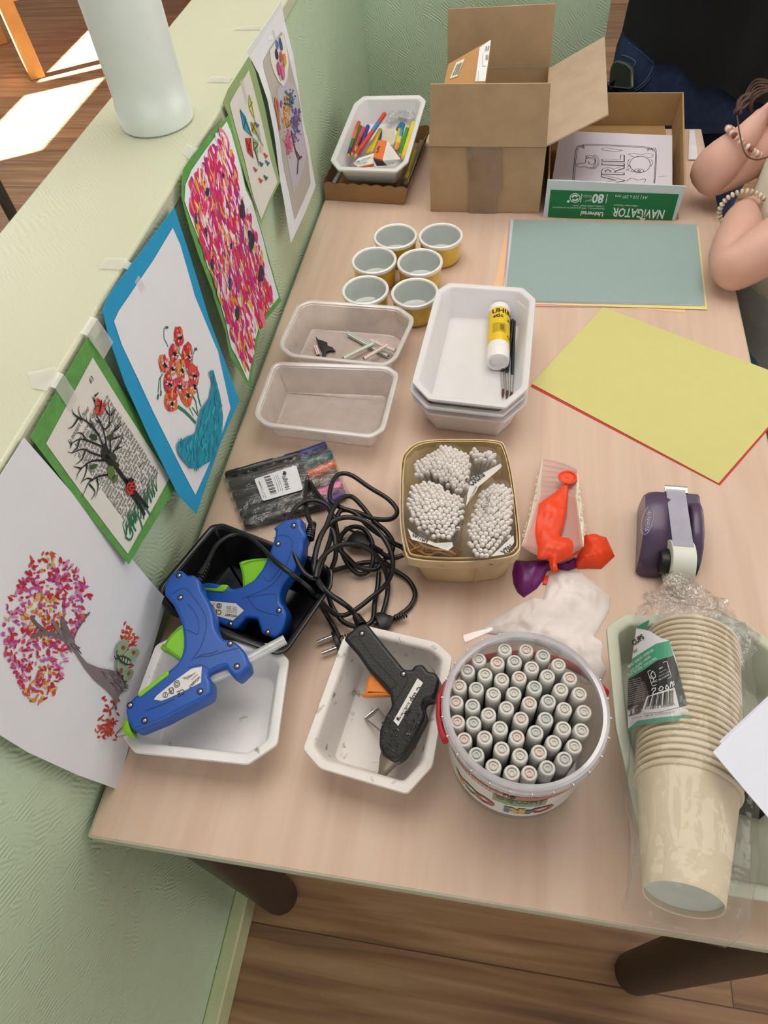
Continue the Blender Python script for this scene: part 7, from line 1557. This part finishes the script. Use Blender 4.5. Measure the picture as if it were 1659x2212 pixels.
# black top with a hanging uneven hem
mb = MB(); rs = []
for k, (z, a, b) in enumerate(((.50, .075, .07), (.46, .13, .10), (.40, .168, .115), (.28, .168, .125), (.18, .170, .132), (.10, .174, .138), (.0, .176, .142))):
    rg = ring_((cx, cy, T+z), a, b, 60)
    if k >= 4:
        rg2 = []
        for p in rg:
            f = (p.x-cx)/.17; hem = .085-.075*max(0, f+.75)*.9 if p.y < cy else .05; lowz = T+hem+.006*math.sin(p.x*70)
            zz = {4: lerp(T+.18, lowz, .0), 5: lerp(T+.18, lowz, .55), 6: lowz}[k]; rg2.append(Vector((p.x, p.y-(.006*math.sin(p.x*55+k) if p.y < cy else 0), zz)))
        rg = rg2
    rs.append(rg)
mb.loft(rs, True, False)
for s in (-1, 1): mb.tube([(cx+s*.12, cy, 1.05), (cx+s*.150, cy-.04, 1.035), (cx+s*.155, cy-.13, .985), (cx+s*.06, cy-.175, .995)], [.065, .062, .056, .046], 16)
mb.build('black_top', M_BLACKTOP, pa)
for s in (-1, 1):
    mb = MB(); mb.loft([ring_((cx+s*.092, cy-.05, z), a, b, 28) for z, a, b in ((0, .045, .115), (.012, .047, .118), (.03, .046, .112), (.05, .042, .07), (.075, .04, .05))]); mb.build('shoe', pm('dark_shoe', '1b1b20', .5), pa)
# the phone in the pocket
a_, b_, c_ = front(1335, 140, 0), front(1385, 150, 0), front(1345, 195, 0); nph = (b_-a_).cross(c_-a_).normalized(); nph = nph if nph.dot(CAM-a_) > 0 else -nph
cph = (a_+b_+c_)/3+nph*.010; Mp_ = frame(cph, Vector((1, .1, .1)), nph); ro = ccw(onplane([(1320,152),(1326,134),(1336,130),(1356,136),(1368,148),(1367,192),(1318,188)], Mp_))
ph = thing('smartphone', 'black smartphone sticking out of the jeans pocket', 'phone', cph); mb = MB(); slab(mb, rounded(ro, .006), -.004, .004, Mp_, .0012); mb.build('frame', pm('phone_frame', '7d8078', .3, metal=.6), ph)
mb = MB(); mb.face([Mp_ @ Vector((q.x, q.y, .0043)) for q in rounded(inset(ro, .003), .004)]); mb.build('screen', pm('phone_glass', '0a0b0d', .08, coat=.6), ph, smooth=False)

# --- child leaning on the table's right edge, cream shirt, bead bracelets
cd = thing('person', 'child in cream shirt leaning elbows on the table edge, wearing bead bracelets', 'person', (.92, 1.04, 0)); J = {}; E = []
elA, wrA, haA = P(1512, 397, .040), P(1612, 300, .115), P(1655, 238, .150); elB, wrB = P(1568, 590, .040), P(1588, 452, .046); elA.z = T+.040; elB.z = T+.038
put('pelvis', (.93, 1.03, T-.20), (.10, .09)); put('belly', (.91, 1.04, T-.08), (.095, .085), 'pelvis'); put('chest', (.885, 1.06, T+.10), (.10, .085), 'belly'); put('neck', (.865, 1.09, T+.20), .036, 'chest'); put('chin', (.835, 1.13, T+.265), .06, 'neck'); put('crown', (.86, 1.12, T+.38), .078, 'chin')
put('Ashoulder', (.87, 1.185, T+.165), .046, 'chest'); put('Aelbow', elA, .043, 'Ashoulder'); put('Amid', lerp(elA, wrA, .45)+Vector((0, 0, .006)), .043, 'Aelbow'); put('Awrist', wrA, .027, 'Amid')
hand(J, E, 'A', wrA, (haA-wrA), Vector((-.3, .5, .6)), -1, .80, .75)
put('Bshoulder', (.87, .95, T+.165), .046, 'chest'); put('Bmid', lerp(Vector((.87, .95, T+.165)), elB, .6), .041, 'Bshoulder'); put('Belbow', elB, .039, 'Bmid'); put('Bfore', lerp(elB, wrB, .5)+Vector((.012, 0, .008)), .038, 'Belbow'); put('Bwrist', wrB+Vector((.012, 0, 0)), .026, 'Bfore')
hand(J, E, 'B', wrB+Vector((.012, 0, 0)), Vector((.75, .35, -.15)), Vector((-.3, .8, .5)), 1, .78, .45)
for s, pre in ((-1, 'l'), (1, 'r')):
    put(pre+'hip', (.93, 1.03+s*.07, T-.21), .07, 'pelvis'); put(pre+'knee', (.64, 1.03+s*.08, T-.205), .05, pre+'hip'); put(pre+'ankle', (.66, 1.03+s*.08, .09), .034, pre+'knee'); put(pre+'toe', (.55, 1.03+s*.085, .035), .028, pre+'ankle')
grow('body', J, E, M_SKIN, cd, 2, 'pelvis'); head(cd, (.848, 1.125, T+.32), (-.85, .1, -.25), .080, M_BROWNHAIR, .10)
mb = MB(); lockp = [P(1700, 205, .17), P(1655, 190, .165), P(1612, 215, .15), P(1592, 245, .135)]
for k in range(9): q = [p+Vector((RND.uniform(-.006, .006), RND.uniform(-.006, .006), RND.uniform(-.005, .005))) for p in lockp]; mb.tube(catmull(q, 4), [.0035]*12+[.001], 6)
for k in range(6): q = [P(1690, 190, .18)+Vector((0, RND.uniform(-.01, .01), 0)), P(1645, 172+6*k, .17), P(1625, 180+8*k, .16), P(1605+4*k, 215+6*k, .14)]; mb.tube(catmull(q, 4), [.0022]*12+[.0006], 6)
mb.build('hair_lock', M_BROWNHAIR, cd)
# shirt: cream on top, grey below
def ringt(c, a, b, n=48, lean=0): return [Vector((c[0]+a*math.cos(t), c[1]+b*math.sin(t), c[2])) for t in [2*math.pi*j/n for j in range(n)]]
mb = MB(); mb.loft([ringt((.875, 1.045, T-.07), .136, .150), ringt((.870, 1.05, T+.0), .137, .156), ringt((.868, 1.06, T+.10), .126, .156), ringt((.875, 1.07, T+.165), .09, .135), ringt((.868, 1.085, T+.20), .05, .06)], False, False)
for e_, sh_ in ((elA, Vector((.87, 1.185, T+.16))), (elB, Vector((.87, .95, T+.16)))): mb.tube([Vector((.875, 1.065, T+.15)), sh_, lerp(sh_, e_, .25)], [.07, .062, .058], 18, caps=False)
mb.build('shirt', M_CREAMTOP, cd, solid=.002)
mb = MB(); mb.loft([ringt((.885, 1.03, T-.25), .150, .175), ringt((.88, 1.03, T-.16), .146, .172), ringt((.876, 1.045, T-.06), .141, .158), ringt((.876, 1.045, T-.045), .134, .149)], False, False); mb.build('grey_top', pm('grey_marl', '8d8c88', .95, var=.12, vs=30, bump=.3, bs=250), cd, solid=.002)
mb = MB()
for s in (-1, 1): mb.tube([(.95, 1.03+s*.07, T-.215), (.80, 1.03+s*.078, T-.21), (.64, 1.03+s*.08, T-.21), (.655, 1.03+s*.08, T-.30), (.66, 1.03+s*.08, .08)], [.095, .082, .064, .058, .05], 20)
mb.build('teal_trousers', pm('teal_cotton', '1d5a5c', .9, var=.1, bump=.2), cd)
mb = MB()
for i in range(2):
    pt_ = [P(u, v, z) for u, v, z in ((1592,250,.15),(1600,300,.15),(1612,335,.14),(1635,345,.13),(1662,338,.13))]
mb.tube(catmull([Vector(p) for p in pt_], 5), .0012, 6); mb.build('hair_tie', pm('brown_elastic', '5a3a2a', .6), cd)
def bracelet(c, ax_, r, cols, n, br_):
    M = orient(c, Vector(c)+Vector(ax_)); t = bpy.data.objects.new('bracelet', None); COL.objects.link(t); t.parent = cd; t.location = Vector(c)-W(cd); WL[t.name] = Vector(c)
    for i in range(n):
        a = 2*math.pi*i/n; p = M @ Vector((r*math.cos(a), r*math.sin(a), 0)); tg = (M.to_3x3() @ Vector((-math.sin(a), math.cos(a), 0))).to_track_quat('Z', 'Y').to_matrix()
        MB().ell(p, (br_, br_, br_*.62), 10, 6, tg).build('bead', pm('bead_'+cols[i % len(cols)], cols[i % len(cols)], .45), t)
bracelet(lerp(wrA, elA, .05), (haA-wrA).normalized()*.6+(wrA-elA).normalized(), .0335, ['d9b09a', 'e6d6c4', 'c98f84', 'ead8ca', '8a4a44'], 30, .0052)
bracelet(wrB+Vector((.010, -.006, .001)), (wrB-elB).normalized(), .0335, ['d8ccb8', 'e4dac6', 'cbbfa8'], 30, .0046)
stl = thing('stool', 'wooden stool the child in the cream shirt sits on', 'stool', (.95, 1.03, 0))
MB().box((.80, .86, T-.325), (1.12, 1.20, T-.30)).build('seat', M_BEECH, stl, bevel=.006)
for x, y in ((.83, .89), (1.09, .89), (.83, 1.17), (1.09, 1.17)): MB().box((x-.018, y-.018, 0), (x+.018, y+.018, T-.325)).build('leg', M_BEECH, stl, bevel=.003)
